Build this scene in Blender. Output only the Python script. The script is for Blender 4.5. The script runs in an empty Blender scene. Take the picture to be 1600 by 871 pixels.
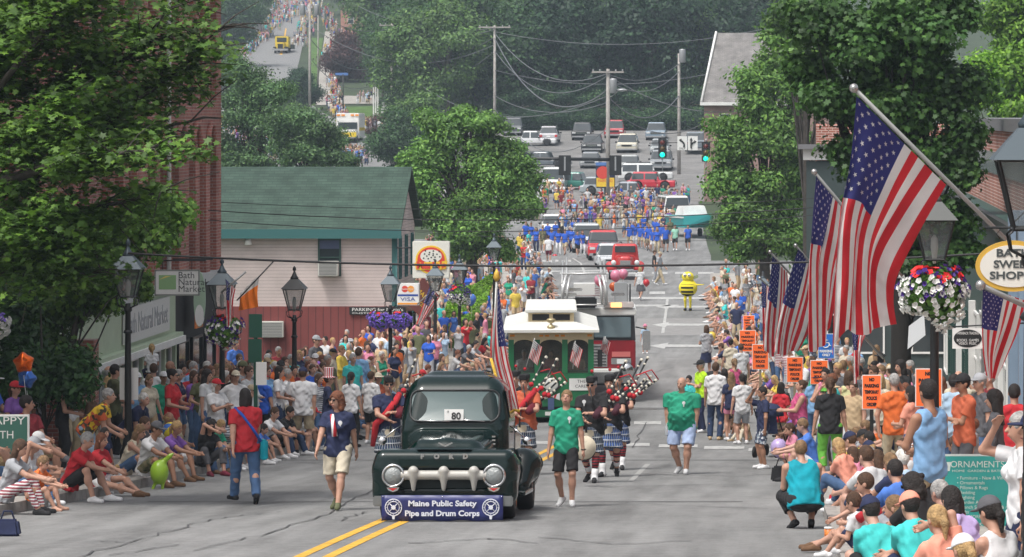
import bpy, bmesh, math, random
import numpy as np
from mathutils import Vector, Matrix
R = math.radians
sc = bpy.context.scene
col = sc.collection
# ------------------------------------------------------------------ camera
F = 6000.0      # focal length in photo pixels (photo 1600 wide)
VX, VY = 1271.0, 180.0   # where the street's direction and eye level meet in the photo
CZ = 10.0
cd = bpy.data.cameras.new('camera'); cam = bpy.data.objects.new('camera', cd); col.objects.link(cam)
cd.sensor_width = 36; cd.lens = F / 1600 * 36
cam.location = (0, 0, CZ); cam.rotation_euler = (R(90), 0, 0)
cd.shift_x = -(VX - 800) / 1600; cd.shift_y = -(435.5 - VY) / 1600
cd.clip_start = 0.5; cd.clip_end = 5000
sc.camera = cam
# ------------------------------------------------------------------ world and sun (bright overcast)
w = bpy.data.worlds.new('World'); sc.world = w; w.use_nodes = True
nt = w.node_tree; bg = nt.nodes['Background']
sky = nt.nodes.new('ShaderNodeTexSky'); sky.sky_type = 'NISHITA'; sky.sun_disc = False
SUN_EL, SUN_AZ = 62, 215
sky.sun_elevation = R(SUN_EL); sky.sun_rotation = R(SUN_AZ); sky.dust_density = 6; sky.air_density = 1.0; sky.ozone_density = .6
hs = nt.nodes.new('ShaderNodeHueSaturation'); hs.inputs['Saturation'].default_value = .35
nt.links.new(sky.outputs[0], hs.inputs['Color']); nt.links.new(hs.outputs[0], bg.inputs[0]); bg.inputs[1].default_value = 0.15
sl = bpy.data.lights.new('sun', 'SUN'); sl.energy = 1.9; sl.angle = R(12); sl.color = (1, .97, .92)
so = bpy.data.objects.new('sun', sl); col.objects.link(so)
az = R(SUN_AZ)
d = Vector((math.sin(az) * math.cos(R(SUN_EL)), math.cos(az) * math.cos(R(SUN_EL)), math.sin(R(SUN_EL))))
so.rotation_euler = d.to_track_quat('Z', 'Y').to_euler()
sc.view_settings.view_transform = 'Standard'; sc.view_settings.look = 'None'
sc.view_settings.exposure = 0.34; sc.view_settings.gamma = 1
sc.cycles.max_bounces = 6; sc.cycles.transparent_max_bounces = 8; sc.cycles.volume_bounces = 0
sc.cycles.use_denoising = True
# ------------------------------------------------------------------ ground profile and pixel maths
_hy = np.array([-60, 0, 30, 43, 51, 69, 97, 140, 176, 240, 272, 308, 353, 390, 450, 600, 750, 1000, 1400], float)
_hh = np.array([1.2, 2.6, 4.25, 4.93, 5.38, 6.46, 7.8, 8.65, 8.8, 8.8, 8.2, 6.3, 3.8, 1.6, -.6, -9.7, -22.5, -44, -60], float)
def _pchip(x):
    x = np.asarray(x, float); n = len(_hy)
    h = np.diff(_hy); dl = np.diff(_hh) / h; m = np.zeros(n); m[0] = dl[0]; m[-1] = dl[-1]
    for i in range(1, n - 1):
        if dl[i-1] * dl[i] > 0: m[i] = (h[i-1] + h[i]) / (h[i-1] / dl[i-1] + h[i] / dl[i])
    i = np.clip(np.searchsorted(_hy, x) - 1, 0, n - 2); t = np.clip((x - _hy[i]) / h[i], 0, 1)
    return ((1+2*t)*(1-t)**2*_hh[i] + t*(1-t)**2*h[i]*m[i] + t*t*(3-2*t)*_hh[i+1] + t*t*(t-1)*h[i]*m[i+1])
def GZ(Y): return float(CZ - _pchip(Y))
def W(px, py, Y): return Vector(((px - VX) * Y / F, Y, CZ - (py - VY) * Y / F))
def PX(X, Y): return VX + F * X / Y
_ys = np.linspace(20, 1200, 6000); _pys = VY + F * _pchip(_ys) / _ys
def YG(py):                              # distance at which the ground shows at photo row py
    return float(np.interp(-py, -_pys, _ys))
def G(px, py):
    Y = YG(py); return Vector(((px - VX) * Y / F, Y, GZ(Y)))
_cy = [0, 95, 140, 176, 240, 300, 340]; _cc = [-5.6, -5.6, -7.2, -9.0, -12.7, -17, -20]
def CX(Y): return float(np.interp(Y, _cy, _cc))
_wl = [0, 95, 140, 176, 200, 218, 240, 300]; _ww = [5.5, 5.4, 4.2, 3.3, 3.7, 4.5, 5.8, 8]
def KL(Y): return CX(Y) - float(np.interp(Y, _wl, _ww))
def KR(Y): return CX(Y) + float(np.interp(Y, _wl, [6.4, 5.2, 4.2, 4.6, 5.0, 5.6, 6.3, 8]))
# ------------------------------------------------------------------ materials
MATS = {}
def mat(name, color=(.5, .5, .5), rough=.7, metal=0, var=0, vscale=3, bump=0, bscale=40, coat=0, emit=None, estr=0, alpha=None, trans=0, spec=None):
    if name in MATS: return MATS[name]
    m = bpy.data.materials.new(name); m.use_nodes = True; MATS[name] = m
    nt = m.node_tree; b = nt.nodes['Principled BSDF']
    b.inputs['Base Color'].default_value = (*color, 1); b.inputs['Roughness'].default_value = rough; b.inputs['Metallic'].default_value = metal
    if coat: b.inputs['Coat Weight'].default_value = coat; b.inputs['Coat Roughness'].default_value = .05
    if spec is not None: b.inputs['Specular IOR Level'].default_value = spec
    if emit: b.inputs['Emission Color'].default_value = (*emit, 1); b.inputs['Emission Strength'].default_value = estr
    if trans: b.inputs['Transmission Weight'].default_value = trans
    if alpha is not None: b.inputs['Alpha'].default_value = alpha
    tc = None
    if var or bump:
        tc = nt.nodes.new('ShaderNodeTexCoord')
    if var:
        n = nt.nodes.new('ShaderNodeTexNoise'); n.inputs['Scale'].default_value = vscale; n.inputs['Detail'].default_value = 5
        nt.links.new(tc.outputs['Object'], n.inputs['Vector'])
        r = nt.nodes.new('ShaderNodeMapRange'); r.inputs[1].default_value = .3; r.inputs[2].default_value = .7; r.inputs[3].default_value = 1 - var; r.inputs[4].default_value = 1 + var
        nt.links.new(n.outputs['Fac'], r.inputs[0])
        mx = nt.nodes.new('ShaderNodeMix'); mx.data_type = 'RGBA'; mx.blend_type = 'MULTIPLY'; mx.inputs[0].default_value = 1
        mx.inputs[6].default_value = (*color, 1); nt.links.new(r.outputs[0], mx.inputs[7]); nt.links.new(mx.outputs[2], b.inputs['Base Color'])
    if bump:
        n2 = nt.nodes.new('ShaderNodeTexNoise'); n2.inputs['Scale'].default_value = bscale; n2.inputs['Detail'].default_value = 4
        nt.links.new(tc.outputs['Object'], n2.inputs['Vector'])
        bp = nt.nodes.new('ShaderNodeBump'); bp.inputs['Strength'].default_value = bump; bp.inputs['Distance'].default_value = .02
        nt.links.new(n2.outputs['Fac'], bp.inputs['Height']); nt.links.new(bp.outputs[0], b.inputs['Normal'])
    return m
class NT:
    "tiny node helper"
    def __init__(s, name, rough=.8, metal=0):
        s.m = bpy.data.materials.new(name); s.m.use_nodes = True; s.t = s.m.node_tree; s.b = s.t.nodes['Principled BSDF']
        s.b.inputs['Roughness'].default_value = rough; s.b.inputs['Metallic'].default_value = metal
        s.tc = s.t.nodes.new('ShaderNodeTexCoord'); MATS[name] = s.m
    def n(s, typ, **kw):
        x = s.t.nodes.new('ShaderNode' + typ)
        for k, v in kw.items():
            if k.startswith('i_'): x.inputs[int(k[2:]) if k[2:].isdigit() else k[2:].replace('_', ' ')].default_value = v
            else: setattr(x, k, v)
        return x
    def l(s, a, b): s.t.links.new(a, b)
    def noise(s, scale, detail=4, vec=None):
        x = s.n('TexNoise'); x.inputs['Scale'].default_value = scale; x.inputs['Detail'].default_value = detail
        s.l(vec or s.tc.outputs['Object'], x.inputs['Vector']); return x.outputs['Fac']
    def rng(s, v, a, b, c, d):
        x = s.n('MapRange'); s.l(v, x.inputs[0])
        for i, q in enumerate((a, b, c, d)): x.inputs[i+1].default_value = q
        return x.outputs[0]
    def mix(s, fac, a, b, mode='MIX'):
        x = s.n('Mix'); x.data_type = 'RGBA'; x.blend_type = mode
        for i, q in ((0, fac), (6, a), (7, b)):
            if isinstance(q, (int, float)): x.inputs[i].default_value = q if i == 0 else (q, q, q, 1)
            elif isinstance(q, tuple): x.inputs[i].default_value = (*q[:3], 1)
            else: s.l(q, x.inputs[i])
        return x.outputs[2]
    def math(s, op, a, b=0.0):
        x = s.n('Math', operation=op)
        for i, q in ((0, a), (1, b)):
            if isinstance(q, (int, float)): x.inputs[i].default_value = q
            else: s.l(q, x.inputs[i])
        return x.outputs[0]
    def bump(s, h, strength=.4, dist=.01):
        x = s.n('Bump'); x.inputs['Strength'].default_value = strength; x.inputs['Distance'].default_value = dist
        s.l(h, x.inputs['Height']); s.l(x.outputs[0], s.b.inputs['Normal'])
    def base(s, c): s.l(c, s.b.inputs['Base Color'])
# ------------------------------------------------------------------ objects
def root(name, label, cat, loc=(0, 0, 0), rz=0, group=None, scale=1):
    o = bpy.data.objects.new(name, None); col.objects.link(o); o.empty_display_size = .1
    o.location = loc; o.rotation_euler = (0, 0, rz); o.scale = (scale,) * 3 if isinstance(scale, (int, float)) else scale
    o['label'] = label; o['category'] = cat
    if group: o['group'] = group
    return o
def tag(o, label=None, cat=None, group=None, kind=None):
    if label: o['label'] = label
    if cat: o['category'] = cat
    if group: o['group'] = group
    if kind: o['kind'] = kind
    return o
def put(name, me, mats=None, parent=None, loc=None, rz=0):
    o = bpy.data.objects.new(name, me); col.objects.link(o)
    if parent: o.parent = parent
    if loc is not None: o.location = loc
    if rz: o.rotation_euler = (0, 0, rz)
    if mats:
        mats = mats if isinstance(mats, (list, tuple)) else [mats]
        if not me.materials:
            for m in mats: me.materials.append(m)
        else:
            for i, m in enumerate(mats):
                if i < len(me.materials) and me.materials[i] != m:
                    o.material_slots[i].link = 'OBJECT'; o.material_slots[i].material = m
    return o
def mk(name, V, Fq, N=None, mi=None, smooth=True):
    "fast mesh from arrays; Fq is (n,4) or (n,3) array"
    V = np.asarray(V, np.float32); Fq = np.asarray(Fq, np.int32); k = Fq.shape[1]
    me = bpy.data.meshes.new(name)
    me.vertices.add(len(V)); me.vertices.foreach_set('co', V.ravel())
    me.loops.add(Fq.size); me.loops.foreach_set('vertex_index', Fq.ravel())
    me.polygons.add(len(Fq)); me.polygons.foreach_set('loop_start', np.arange(0, Fq.size, k, dtype=np.int32))
    if mi is not None: me.polygons.foreach_set('material_index', np.asarray(mi, np.int32))
    me.polygons.foreach_set('use_smooth', np.full(len(Fq), smooth))
    me.update(calc_edges=True)
    if N is not None: me.normals_split_custom_set_from_vertices(np.asarray(N, np.float32).tolist())
    return me
class MB:
    def __init__(s): s.v = []; s.f = []; s.m = []; s.sm = []; s.T = Matrix()
    def add(s, vs, fs, mi=0, sm=False):
        n = len(s.v); s.v += [tuple(s.T @ Vector(v)) for v in vs]
        for f in fs: s.f.append([n + i for i in f]); s.m.append(mi); s.sm.append(sm)
        return s
    def box(s, a, b, mi=0, tx=0, ty=0):
        (x0, y0, z0), (x1, y1, z1) = a, b
        return s.add([(x0,y0,z0),(x1,y0,z0),(x1,y1,z0),(x0,y1,z0),(x0+tx,y0+ty,z1),(x1-tx,y0+ty,z1),(x1-tx,y1-ty,z1),(x0+tx,y1-ty,z1)],
            [(0,3,2,1),(4,5,6,7),(0,1,5,4),(1,2,6,5),(2,3,7,6),(3,0,4,7)], mi)
    def cbox(s, c, h, mi=0, **k): return s.box([c[i]-h[i] for i in range(3)], [c[i]+h[i] for i in range(3)], mi, **k)
    def tube(s, pts, r, n=8, mi=0, cap=True, sm=True):
        pts = [Vector(p) for p in pts]; rs = r if isinstance(r, (list, tuple)) else [r] * len(pts)
        vs = []; up = None
        for i, p in enumerate(pts):
            t = (pts[min(i+1, len(pts)-1)] - pts[max(i-1, 0)])
            t = t.normalized() if t.length > 1e-9 else Vector((0, 0, 1))
            if up is None: up = Vector((0, 0, 1)) if abs(t.z) < .9 else Vector((0, 1, 0))
            a = t.cross(up)
            if a.length < 1e-4: a = t.cross(Vector((1, 0, 0)))
            a.normalize(); b = t.cross(a); up = -b if False else up
            for k in range(n):
                an = 2 * math.pi * k / n; vs.append(p + (a * math.cos(an) + b * math.sin(an)) * rs[i])
        fs = [(i*n+k, i*n+(k+1) % n, (i+1)*n+(k+1) % n, (i+1)*n+k) for i in range(len(pts)-1) for k in range(n)]
        fs = [f[::-1] for f in fs]
        s.add(vs, fs, mi, sm)
        if cap:
            m = len(s.v) - len(vs)
            s.f.append([m+k for k in range(n)]); s.m.append(mi); s.sm.append(False)
            s.f.append([m+(len(pts)-1)*n+k for k in reversed(range(n))]); s.m.append(mi); s.sm.append(False)
        return s
    def lathe(s, prof, c=(0, 0, 0), n=16, mi=0, sm=True, axis='z'):
        vs = []
        for r, h in prof:
            for k in range(n):
                a = 2*math.pi*(k + .5)/n; x, y = r*math.cos(a), r*math.sin(a)
                p = (x, y, h) if axis == 'z' else (h, x, y) if axis == 'x' else (y, h, x)
                vs.append((c[0]+p[0], c[1]+p[1], c[2]+p[2]))
        fs = [(i*n+k, i*n+(k+1) % n, (i+1)*n+(k+1) % n, (i+1)*n+k) for i in range(len(prof)-1) for k in range(n)]
        fs.append(tuple(reversed(range(n)))); fs.append(tuple((len(prof)-1)*n+k for k in range(n)))
        return s.add(vs, fs, mi, sm)
    def prism(s, poly, y0, y1, mi=0, plane='xz'):
        n = len(poly)
        f = {'xz': lambda p, t: (p[0], t, p[1]), 'xy': lambda p, t: (p[0], p[1], t), 'yz': lambda p, t: (t, p[0], p[1])}[plane]
        vs = [f(p, y0) for p in poly] + [f(p, y1) for p in poly]
        return s.add(vs, [tuple(range(n)), tuple(reversed(range(n, 2*n)))] + [(i, i+n, (i+1) % n + n, (i+1) % n) for i in range(n)], mi)
    def ball(s, c, r, n=10, mi=0):
        r = r if isinstance(r, (list, tuple)) else (r, r, r); m = n // 2 + 1
        vs = [(c[0]+r[0]*math.sin(math.pi*i/m)*math.cos(2*math.pi*k/n), c[1]+r[1]*math.sin(math.pi*i/m)*math.sin(2*math.pi*k/n), c[2]+r[2]*math.cos(math.pi*i/m)) for i in range(m+1) for k in range(n)]
        return s.add(vs, [((i+1)*n+k, (i+1)*n+(k+1) % n, i*n+(k+1) % n, i*n+k) for i in range(m) for k in range(n)], mi, True)
    def build(s, name, mats, parent=None, loc=None, rz=0, fix=True, bevel=0):
        me = bpy.data.meshes.new(name); me.from_pydata(s.v, [], s.f)
        me.polygons.foreach_set('material_index', s.m); me.polygons.foreach_set('use_smooth', s.sm)
        if fix or bevel:
            bm = bmesh.new(); bm.from_mesh(me)
            if fix: bmesh.ops.recalc_face_normals(bm, faces=bm.faces)
            if bevel: bmesh.ops.bevel(bm, geom=bm.edges[:] , offset=bevel, segments=2, affect='EDGES', clamp_overlap=True)
            bm.to_mesh(me); bm.free()
        me.update()
        return put(name, me, mats, parent, loc, rz)
def text(s, name, m, parent, loc, size, ext=.004, align='CENTER', rot=(90, 0, 0), width=None, bold=0, space=1, hgt=None):
    cu = bpy.data.curves.new('t', 'FONT'); cu.body = s; cu.size = size; cu.extrude = ext; cu.align_x = align; cu.align_y = 'CENTER'; cu.offset = bold; cu.space_character = space; cu.resolution_u = 3
    o = bpy.data.objects.new('t', cu); col.objects.link(o)
    bpy.context.view_layer.update()
    me = bpy.data.meshes.new_from_object(o.evaluated_get(bpy.context.evaluated_depsgraph_get())); bpy.data.objects.remove(o); bpy.data.curves.remove(cu)
    if width and len(me.vertices):
        xs = [v.co.x for v in me.vertices]; k = width / (max(xs) - min(xs)); kk = 1
        if hgt: zs = [v.co.y for v in me.vertices]; kk = hgt / (max(zs) - min(zs))
        for v in me.vertices: v.co.x *= k; v.co.y *= kk
    me.name = name; me.materials.clear()
    o = put(name, me, m, parent, loc); o.rotation_euler = tuple(R(a) for a in rot); return o
# ------------------------------------------------------------------ signed-distance bodies meshed with surface nets
class Fld:
    def __init__(s, lo, hi, h):
        s.lo = np.array(lo, np.float32); s.h = h; s.n = np.maximum(np.ceil((np.array(hi) - s.lo) / h).astype(int) + 1, 3)
        s.d = np.full(s.n, 9.0, np.float32)
    def sub(s, lo, hi):
        a = np.clip(np.floor((np.array(lo) - s.lo) / s.h).astype(int), 0, s.n - 1); b = np.clip(np.ceil((np.array(hi) - s.lo) / s.h).astype(int) + 1, a + 1, s.n)
        sl = tuple(slice(a[i], b[i]) for i in range(3))
        ax = [s.lo[i] + s.h * np.arange(a[i], b[i], dtype=np.float32) for i in range(3)]
        return sl, np.meshgrid(*ax, indexing='ij')
    def mix(s, fn, lo, hi, k=.02, op='u'):
        m = k + 2.5 * s.h
        sl, (X, Y, Z) = s.sub(np.array(lo) - m, np.array(hi) + m)
        e = fn(X, Y, Z).astype(np.float32); d = s.d[sl]
        if op == 'u':
            if k > 0:
                hh = np.clip(.5 + .5 * (e - d) / k, 0, 1); s.d[sl] = e * (1 - hh) + d * hh - k * hh * (1 - hh)
            else: s.d[sl] = np.minimum(d, e)
        else:
            e = -e
            if k > 0:
                hh = np.clip(.5 - .5 * (e - d) / k, 0, 1); s.d[sl] = e * (1 - hh) + d * hh + k * hh * (1 - hh)
            else: s.d[sl] = np.maximum(d, e)
        return s
    def rc(s, a, b, r1, r2, k=.02, q=None, ax=(0, 1, 0), op='u', cut=None, inf=0):
        "tapered capsule; q flattens it along ax; cut=(point, normal) keeps the side the normal points away from"
        a = np.array(a, np.float32); b = np.array(b, np.float32); r1 += inf; r2 += inf; R0 = max(r1, r2)
        n = np.array(ax, np.float32); n = n / np.linalg.norm(n)
        def st(P): return P + (1/q - 1) * (P[0]*n[0] + P[1]*n[1] + P[2]*n[2]) * n if q else P
        ab = st(b) - st(a) if q else b - a; L = max(float(ab @ ab), 1e-9)
        def fn(X, Y, Z):
            px, py, pz = X - a[0], Y - a[1], Z - a[2]
            if q:
                dt = (1/q - 1) * (px*n[0] + py*n[1] + pz*n[2]); px = px + dt*n[0]; py = py + dt*n[1]; pz = pz + dt*n[2]
            t = np.clip((px*ab[0] + py*ab[1] + pz*ab[2]) / L, 0, 1)
            e = np.sqrt((px-t*ab[0])**2 + (py-t*ab[1])**2 + (pz-t*ab[2])**2) - (r1 + (r2-r1)*t)
            if q: e = e * (q + (1-q)*.5)
            if cut is not None:
                c, m = cut; e = np.maximum(e, (X-c[0])*m[0] + (Y-c[1])*m[1] + (Z-c[2])*m[2])
            return e
        return s.mix(fn, np.minimum(a, b) - R0, np.maximum(a, b) + R0, k, op)
    def el(s, c, r, k=.02, M=None, op='u', cut=None):
        "ellipsoid; M is a 3x3 whose rows are its axes"
        c = np.array(c, np.float32); r = np.array(r, np.float32); rm = float(r.min()); M = np.eye(3, dtype=np.float32) if M is None else np.array(M, np.float32)
        ext = np.sqrt(((M.T * r) ** 2).sum(1))
        def fn(X, Y, Z):
            x, y, z = X - c[0], Y - c[1], Z - c[2]
            u = [(M[i,0]*x + M[i,1]*y + M[i,2]*z) / r[i] for i in range(3)]
            k0 = np.sqrt(u[0]**2 + u[1]**2 + u[2]**2); k1 = np.sqrt((u[0]/r[0])**2 + (u[1]/r[1])**2 + (u[2]/r[2])**2)
            e = k0 * (k0 - 1) / np.maximum(k1, 1e-6); e = np.where(k0 < 1e-3, -rm, e)
            if cut is not None:
                q, m = cut; e = np.maximum(e, (X-q[0])*m[0] + (Y-q[1])*m[1] + (Z-q[2])*m[2])
            return e
        return s.mix(fn, c - ext, c + ext, k, op)
    def bx(s, c, hf, r=.02, k=.02, op='u', M=None, tp=None):
        "rounded box; tp=(axis, other, amount) narrows 'other' along 'axis'"
        c = np.array(c, np.float32); hf = np.array(hf, np.float32)
        M = np.eye(3, dtype=np.float32) if M is None else np.array(M, np.float32); ext = (np.abs(M.T) * hf).sum(1)
        def fn(X, Y, Z):
            x, y, z = X - c[0], Y - c[1], Z - c[2]
            u = [M[i,0]*x + M[i,1]*y + M[i,2]*z for i in range(3)]; g = [hf[0], hf[1], hf[2]]
            for t in (tp or []):
                a, o, am = t; g[o] = g[o] + am * np.clip(u[a] / hf[a], -1, 1)
            q = [np.abs(u[i]) - g[i] + r for i in range(3)]
            return np.sqrt(sum(np.maximum(v, 0)**2 for v in q)) + np.minimum(np.maximum(np.maximum(q[0], q[1]), q[2]), 0) - r
        return s.mix(fn, c - ext - .2, c + ext + .2, k, op)
    def plane(s, p, n):
        "keep the side the normal points away from"
        sl, (X, Y, Z) = s.sub(s.lo, s.lo + s.n * s.h)
        s.d = np.maximum(s.d, ((X-p[0])*n[0] + (Y-p[1])*n[1] + (Z-p[2])*n[2]).astype(np.float32)); return s
    def arrays(s):
        d = s.d; ins = d < 0
        c = sum(ins[i:ins.shape[0]-1+i, j:ins.shape[1]-1+j, k:ins.shape[2]-1+k].astype(np.int8) for i in (0,1) for j in (0,1) for k in (0,1))
        act = (c > 0) & (c < 8); I = np.argwhere(act)
        if not len(I): return np.zeros((0,3)), np.zeros((0,4), int), np.zeros((0,3))
        idx = np.full(act.shape, -1, np.int32); idx[tuple(I.T)] = np.arange(len(I))
        cr = {(i,j,k): d[I[:,0]+i, I[:,1]+j, I[:,2]+k] for i in (0,1) for j in (0,1) for k in (0,1)}
        S = np.zeros((len(I), 3)); cnt = np.zeros(len(I))
        for a in range(3):
            o = [x for x in range(3) if x != a]
            for u in (0,1):
                for v in (0,1):
                    p = [0,0,0]; p[o[0]] = u; p[o[1]] = v; q = list(p); q[a] = 1
                    A, B = cr[tuple(p)], cr[tuple(q)]; m = (A < 0) != (B < 0)
                    t = np.where(m, A / np.where(np.abs(A-B) < 1e-9, 1, A-B), 0)
                    P = np.array(p, float)[None].repeat(len(I), 0); P[:, a] = t
                    S += P * m[:, None]; cnt += m
        V = s.lo + s.h * (I + S / cnt[:, None])
        N = np.stack([sum((cr[tuple(1 if x == a else b[0] if x == [y for y in range(3) if y != a][0] else b[1] for x in range(3))]
              - cr[tuple(0 if x == a else b[0] if x == [y for y in range(3) if y != a][0] else b[1] for x in range(3))]) for b in ((0,0),(0,1),(1,0),(1,1))) for a in range(3)], 1)
        N /= np.maximum(np.linalg.norm(N, axis=1, keepdims=True), 1e-9)
        Q = []
        for a in range(3):
            u, v = (a+1) % 3, (a+2) % 3
            sl0 = [slice(None)]*3; sl1 = [slice(None)]*3; sl0[a] = slice(0, -1); sl1[a] = slice(1, None)
            A, B = ins[tuple(sl0)], ins[tuple(sl1)]
            E = np.argwhere(A != B); ok = (E[:,u] > 0) & (E[:,v] > 0) & (E[:,u] < act.shape[u]) & (E[:,v] < act.shape[v]); E = E[ok]
            if not len(E): continue
            def cell(du, dv):
                e = E.copy(); e[:,u] += du; e[:,v] += dv; return idx[tuple(e.T)]
            q = np.stack([cell(-1,-1), cell(0,-1), cell(0,0), cell(-1,0)], 1)
            fl = ~A[tuple(E.T)]; q[fl] = q[fl][:, ::-1]; Q.append(q)
        Q = np.concatenate(Q) if Q else np.zeros((0,4), int)
        return V, Q, N
    def mesh(s, name, mi=None):
        V, Q, N = s.arrays()
        return mk(name, V, Q, N, None if mi is None else mi(V[Q].mean(1)))
# ------------------------------------------------------------------ people
def v3(*a): return np.array(a, np.float64)
def unit(v): return v / max(np.linalg.norm(v), 1e-9)
def ik(a, c, l1, l2, hint):
    d = c - a; L = np.linalg.norm(d)
    if L > (l1 + l2) * .999: c = a + d / L * (l1 + l2) * .999; d = c - a; L = np.linalg.norm(d)
    if L < abs(l1-l2)+.03: c = a + d / max(L,1e-6) * (abs(l1-l2)+.03); d = c - a; L = np.linalg.norm(d)
    x = (l1*l1 - l2*l2 + L*L) / (2*L); h = math.sqrt(max(l1*l1 - x*x, 0)); u = d / L
    p = hint - (hint @ u) * u; p = unit(p); return a + u*x + p*h, c
def rotx(a):
    c, s = math.cos(a), math.sin(a); return np.array([[1,0,0],[0,c,-s],[0,s,c]])
def rotz(a):
    c, s = math.cos(a), math.sin(a); return np.array([[c,-s,0],[s,c,0],[0,0,1]])
def roty(a):
    c, s = math.cos(a), math.sin(a); return np.array([[c,0,s],[0,1,0],[-s,0,c]])
# body faces -Y.  l / r are the +x / -x sides.  wrists: l, r;  ankles: al, ar
POSES = {
 'beckon': dict(l=(.26,-.06,.84), r=(-.62,-.12,1.18), eh=(.2,0,-1)),
 'stand': dict(),
 'stand2': dict(l=(.26,-.12,.86), r=(-.24,.02,.82), al=(.13,-.02,.08), ar=(-.10,.05,.08)),
 'crossed': dict(l=(-.10,-.24,1.17), r=(.12,-.21,1.13), eh=(.5,.3,-1)),
 'clap': dict(l=(.05,-.34,1.22), r=(-.05,-.34,1.22), eh=(.6,.1,-1)),
 'camera': dict(l=(.08,-.24,1.56), r=(-.08,-.24,1.56), eh=(.7,-.1,-1)),
 'shade': dict(l=(.25,-.05,.86), r=(-.13,-.20,1.62), eh=(.6,-.2,-1)),
 'wave': dict(l=(.26,-.06,.84), r=(-.36,-.16,1.72), eh=(.5,0,-1)),
 'hips': dict(l=(.24,-.04,1.02), r=(-.24,-.04,1.02), eh=(1,.6,0)),
 'hold': dict(l=(.07,-.30,1.10), r=(-.14,-.27,1.05), eh=(.6,.2,-1)),
 'paper': dict(l=(.10,-.38,1.12), r=(-.12,-.34,1.12), hp=-.35),
 'walk': dict(al=(.09,-.30,.10), ar=(-.09,.26,.15), tr=.5, l=(.24,.14,.86), r=(-.24,-.26,.90), lean=.04),
 'walk2': dict(al=(.09,.24,.14), ar=(-.09,-.30,.10), tl=.5, l=(.25,-.26,.92), r=(-.24,.12,.86), lean=.04),
 'step': dict(al=(.10,-.10,.09), ar=(-.09,.14,.12), tr=.35, l=(.26,-.03,.83), r=(-.26,-.06,.83)),
 'pipe': dict(l=(.04,-.30,1.18), r=(-.02,-.32,1.05), eh=(1,.1,-.5), al=(.09,-.18,.09), ar=(-.09,.16,.13), tr=.4),
 'pipe2': dict(l=(.04,-.30,1.18), r=(-.02,-.32,1.05), eh=(1,.1,-.5), al=(.09,.16,.13), ar=(-.09,-.18,.09), tl=.4),
 'carry': dict(l=(.10,-.30,1.28), r=(-.16,-.22,.98), eh=(.6,.1,-1), al=(.09,-.16,.09), ar=(-.09,.16,.13), tr=.4),
 'kerb': dict(pz=.30, py=.50, al=(.13,-.02,.08), ar=(-.12,-.06,.08), lean=.35, l=(.13,-.12,.50), r=(-.12,-.14,.52), hp=.1),
 'kerb2': dict(pz=.30, py=.50, al=(.16,-.08,.08), ar=(-.14,.05,.08), lean=.45, l=(-.03,-.10,.50), r=(.03,-.12,.47), hp=.1),
 'chin': dict(pz=.30, py=.46, al=(.14,-.06,.08), ar=(-.12,.04,.08), lean=.42, l=(.15,-.10,.50), r=(-.05,-.02,.88), hp=.0),
 'legs': dict(pz=.26, py=.62, al=(.10,-.16,.08), ar=(-.06,-.24,.08), lean=.12, l=(.22,.28,.42), r=(-.10,.10,.44)),
 'chair': dict(pz=.50, py=.44, al=(.14,-.06,.08), ar=(-.13,-.02,.08), lean=-.05, l=(.16,.10,.62), r=(-.15,.10,.62)),
 'chairx': dict(pz=.50, py=.44, al=(.14,-.04,.08), ar=(.12,-.20,.42), lean=-.03, l=(.12,.08,.66), r=(-.15,.10,.64), khr=(-.3,-1,.6)),
 'chairh': dict(pz=.48, py=.44, al=(.14,-.06,.08), ar=(-.13,-.02,.08), lean=.25, l=(.16,.02,.58), r=(-.06,.10,1.18), eh=(.4,-.6,-1)),
 'crouch': dict(pz=.40, py=.16, al=(.11,0,.10), ar=(-.11,.04,.10), lean=.42, l=(.14,-.36,.55), r=(-.14,-.36,.55), tl=.35, tr=.35),
 'bend': dict(pz=.90, py=.22, lean=1.25, l=(.12,-.42,.62), r=(-.12,-.50,.70), hp=-.5, hy=.5),
 'lean': dict(pz=.92, py=.12, lean=.75, l=(.10,-.46,.88), r=(-.12,-.42,.84), hp=-.3),
 'ground': dict(pz=.16, py=.2, al=(.25,-.32,.08), ar=(-.20,-.40,.08), lean=.25, l=(.16,-.20,.35), r=(-.16,-.18,.33), hp=.2),
 'kneehug': dict(pz=.28, py=.42, al=(.09,0,.08), ar=(-.09,0,.08), lean=.5, l=(-.02,-.14,.36), r=(.06,-.16,.34), hp=.1),
 'shoulders': dict(pz=.16, py=.05, al=(.13,-.16,-.28), ar=(-.13,-.16,-.28), lean=.05, l=(.14,-.24,.38), r=(-.12,-.24,.38)),
}
def wrinkle(T, a):
    if T.h > .03: return
    ax = [T.lo[i] + T.h*np.arange(T.n[i], dtype=np.float32) for i in range(3)]; X, Y, Z = np.meshgrid(*ax, indexing='ij')
    w_ = np.sin(31*X + 17*Z + 3*np.sin(14*Z+9*Y)) * .5 + np.sin(47*Z - 22*X + 2.5*np.sin(19*X) + 12*Y) * .5 + .6*np.sin(63*Y + 30*Z + 2*np.sin(23*X+8*Z))
    T.d = T.d + (a*w_).astype(np.float32)
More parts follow.
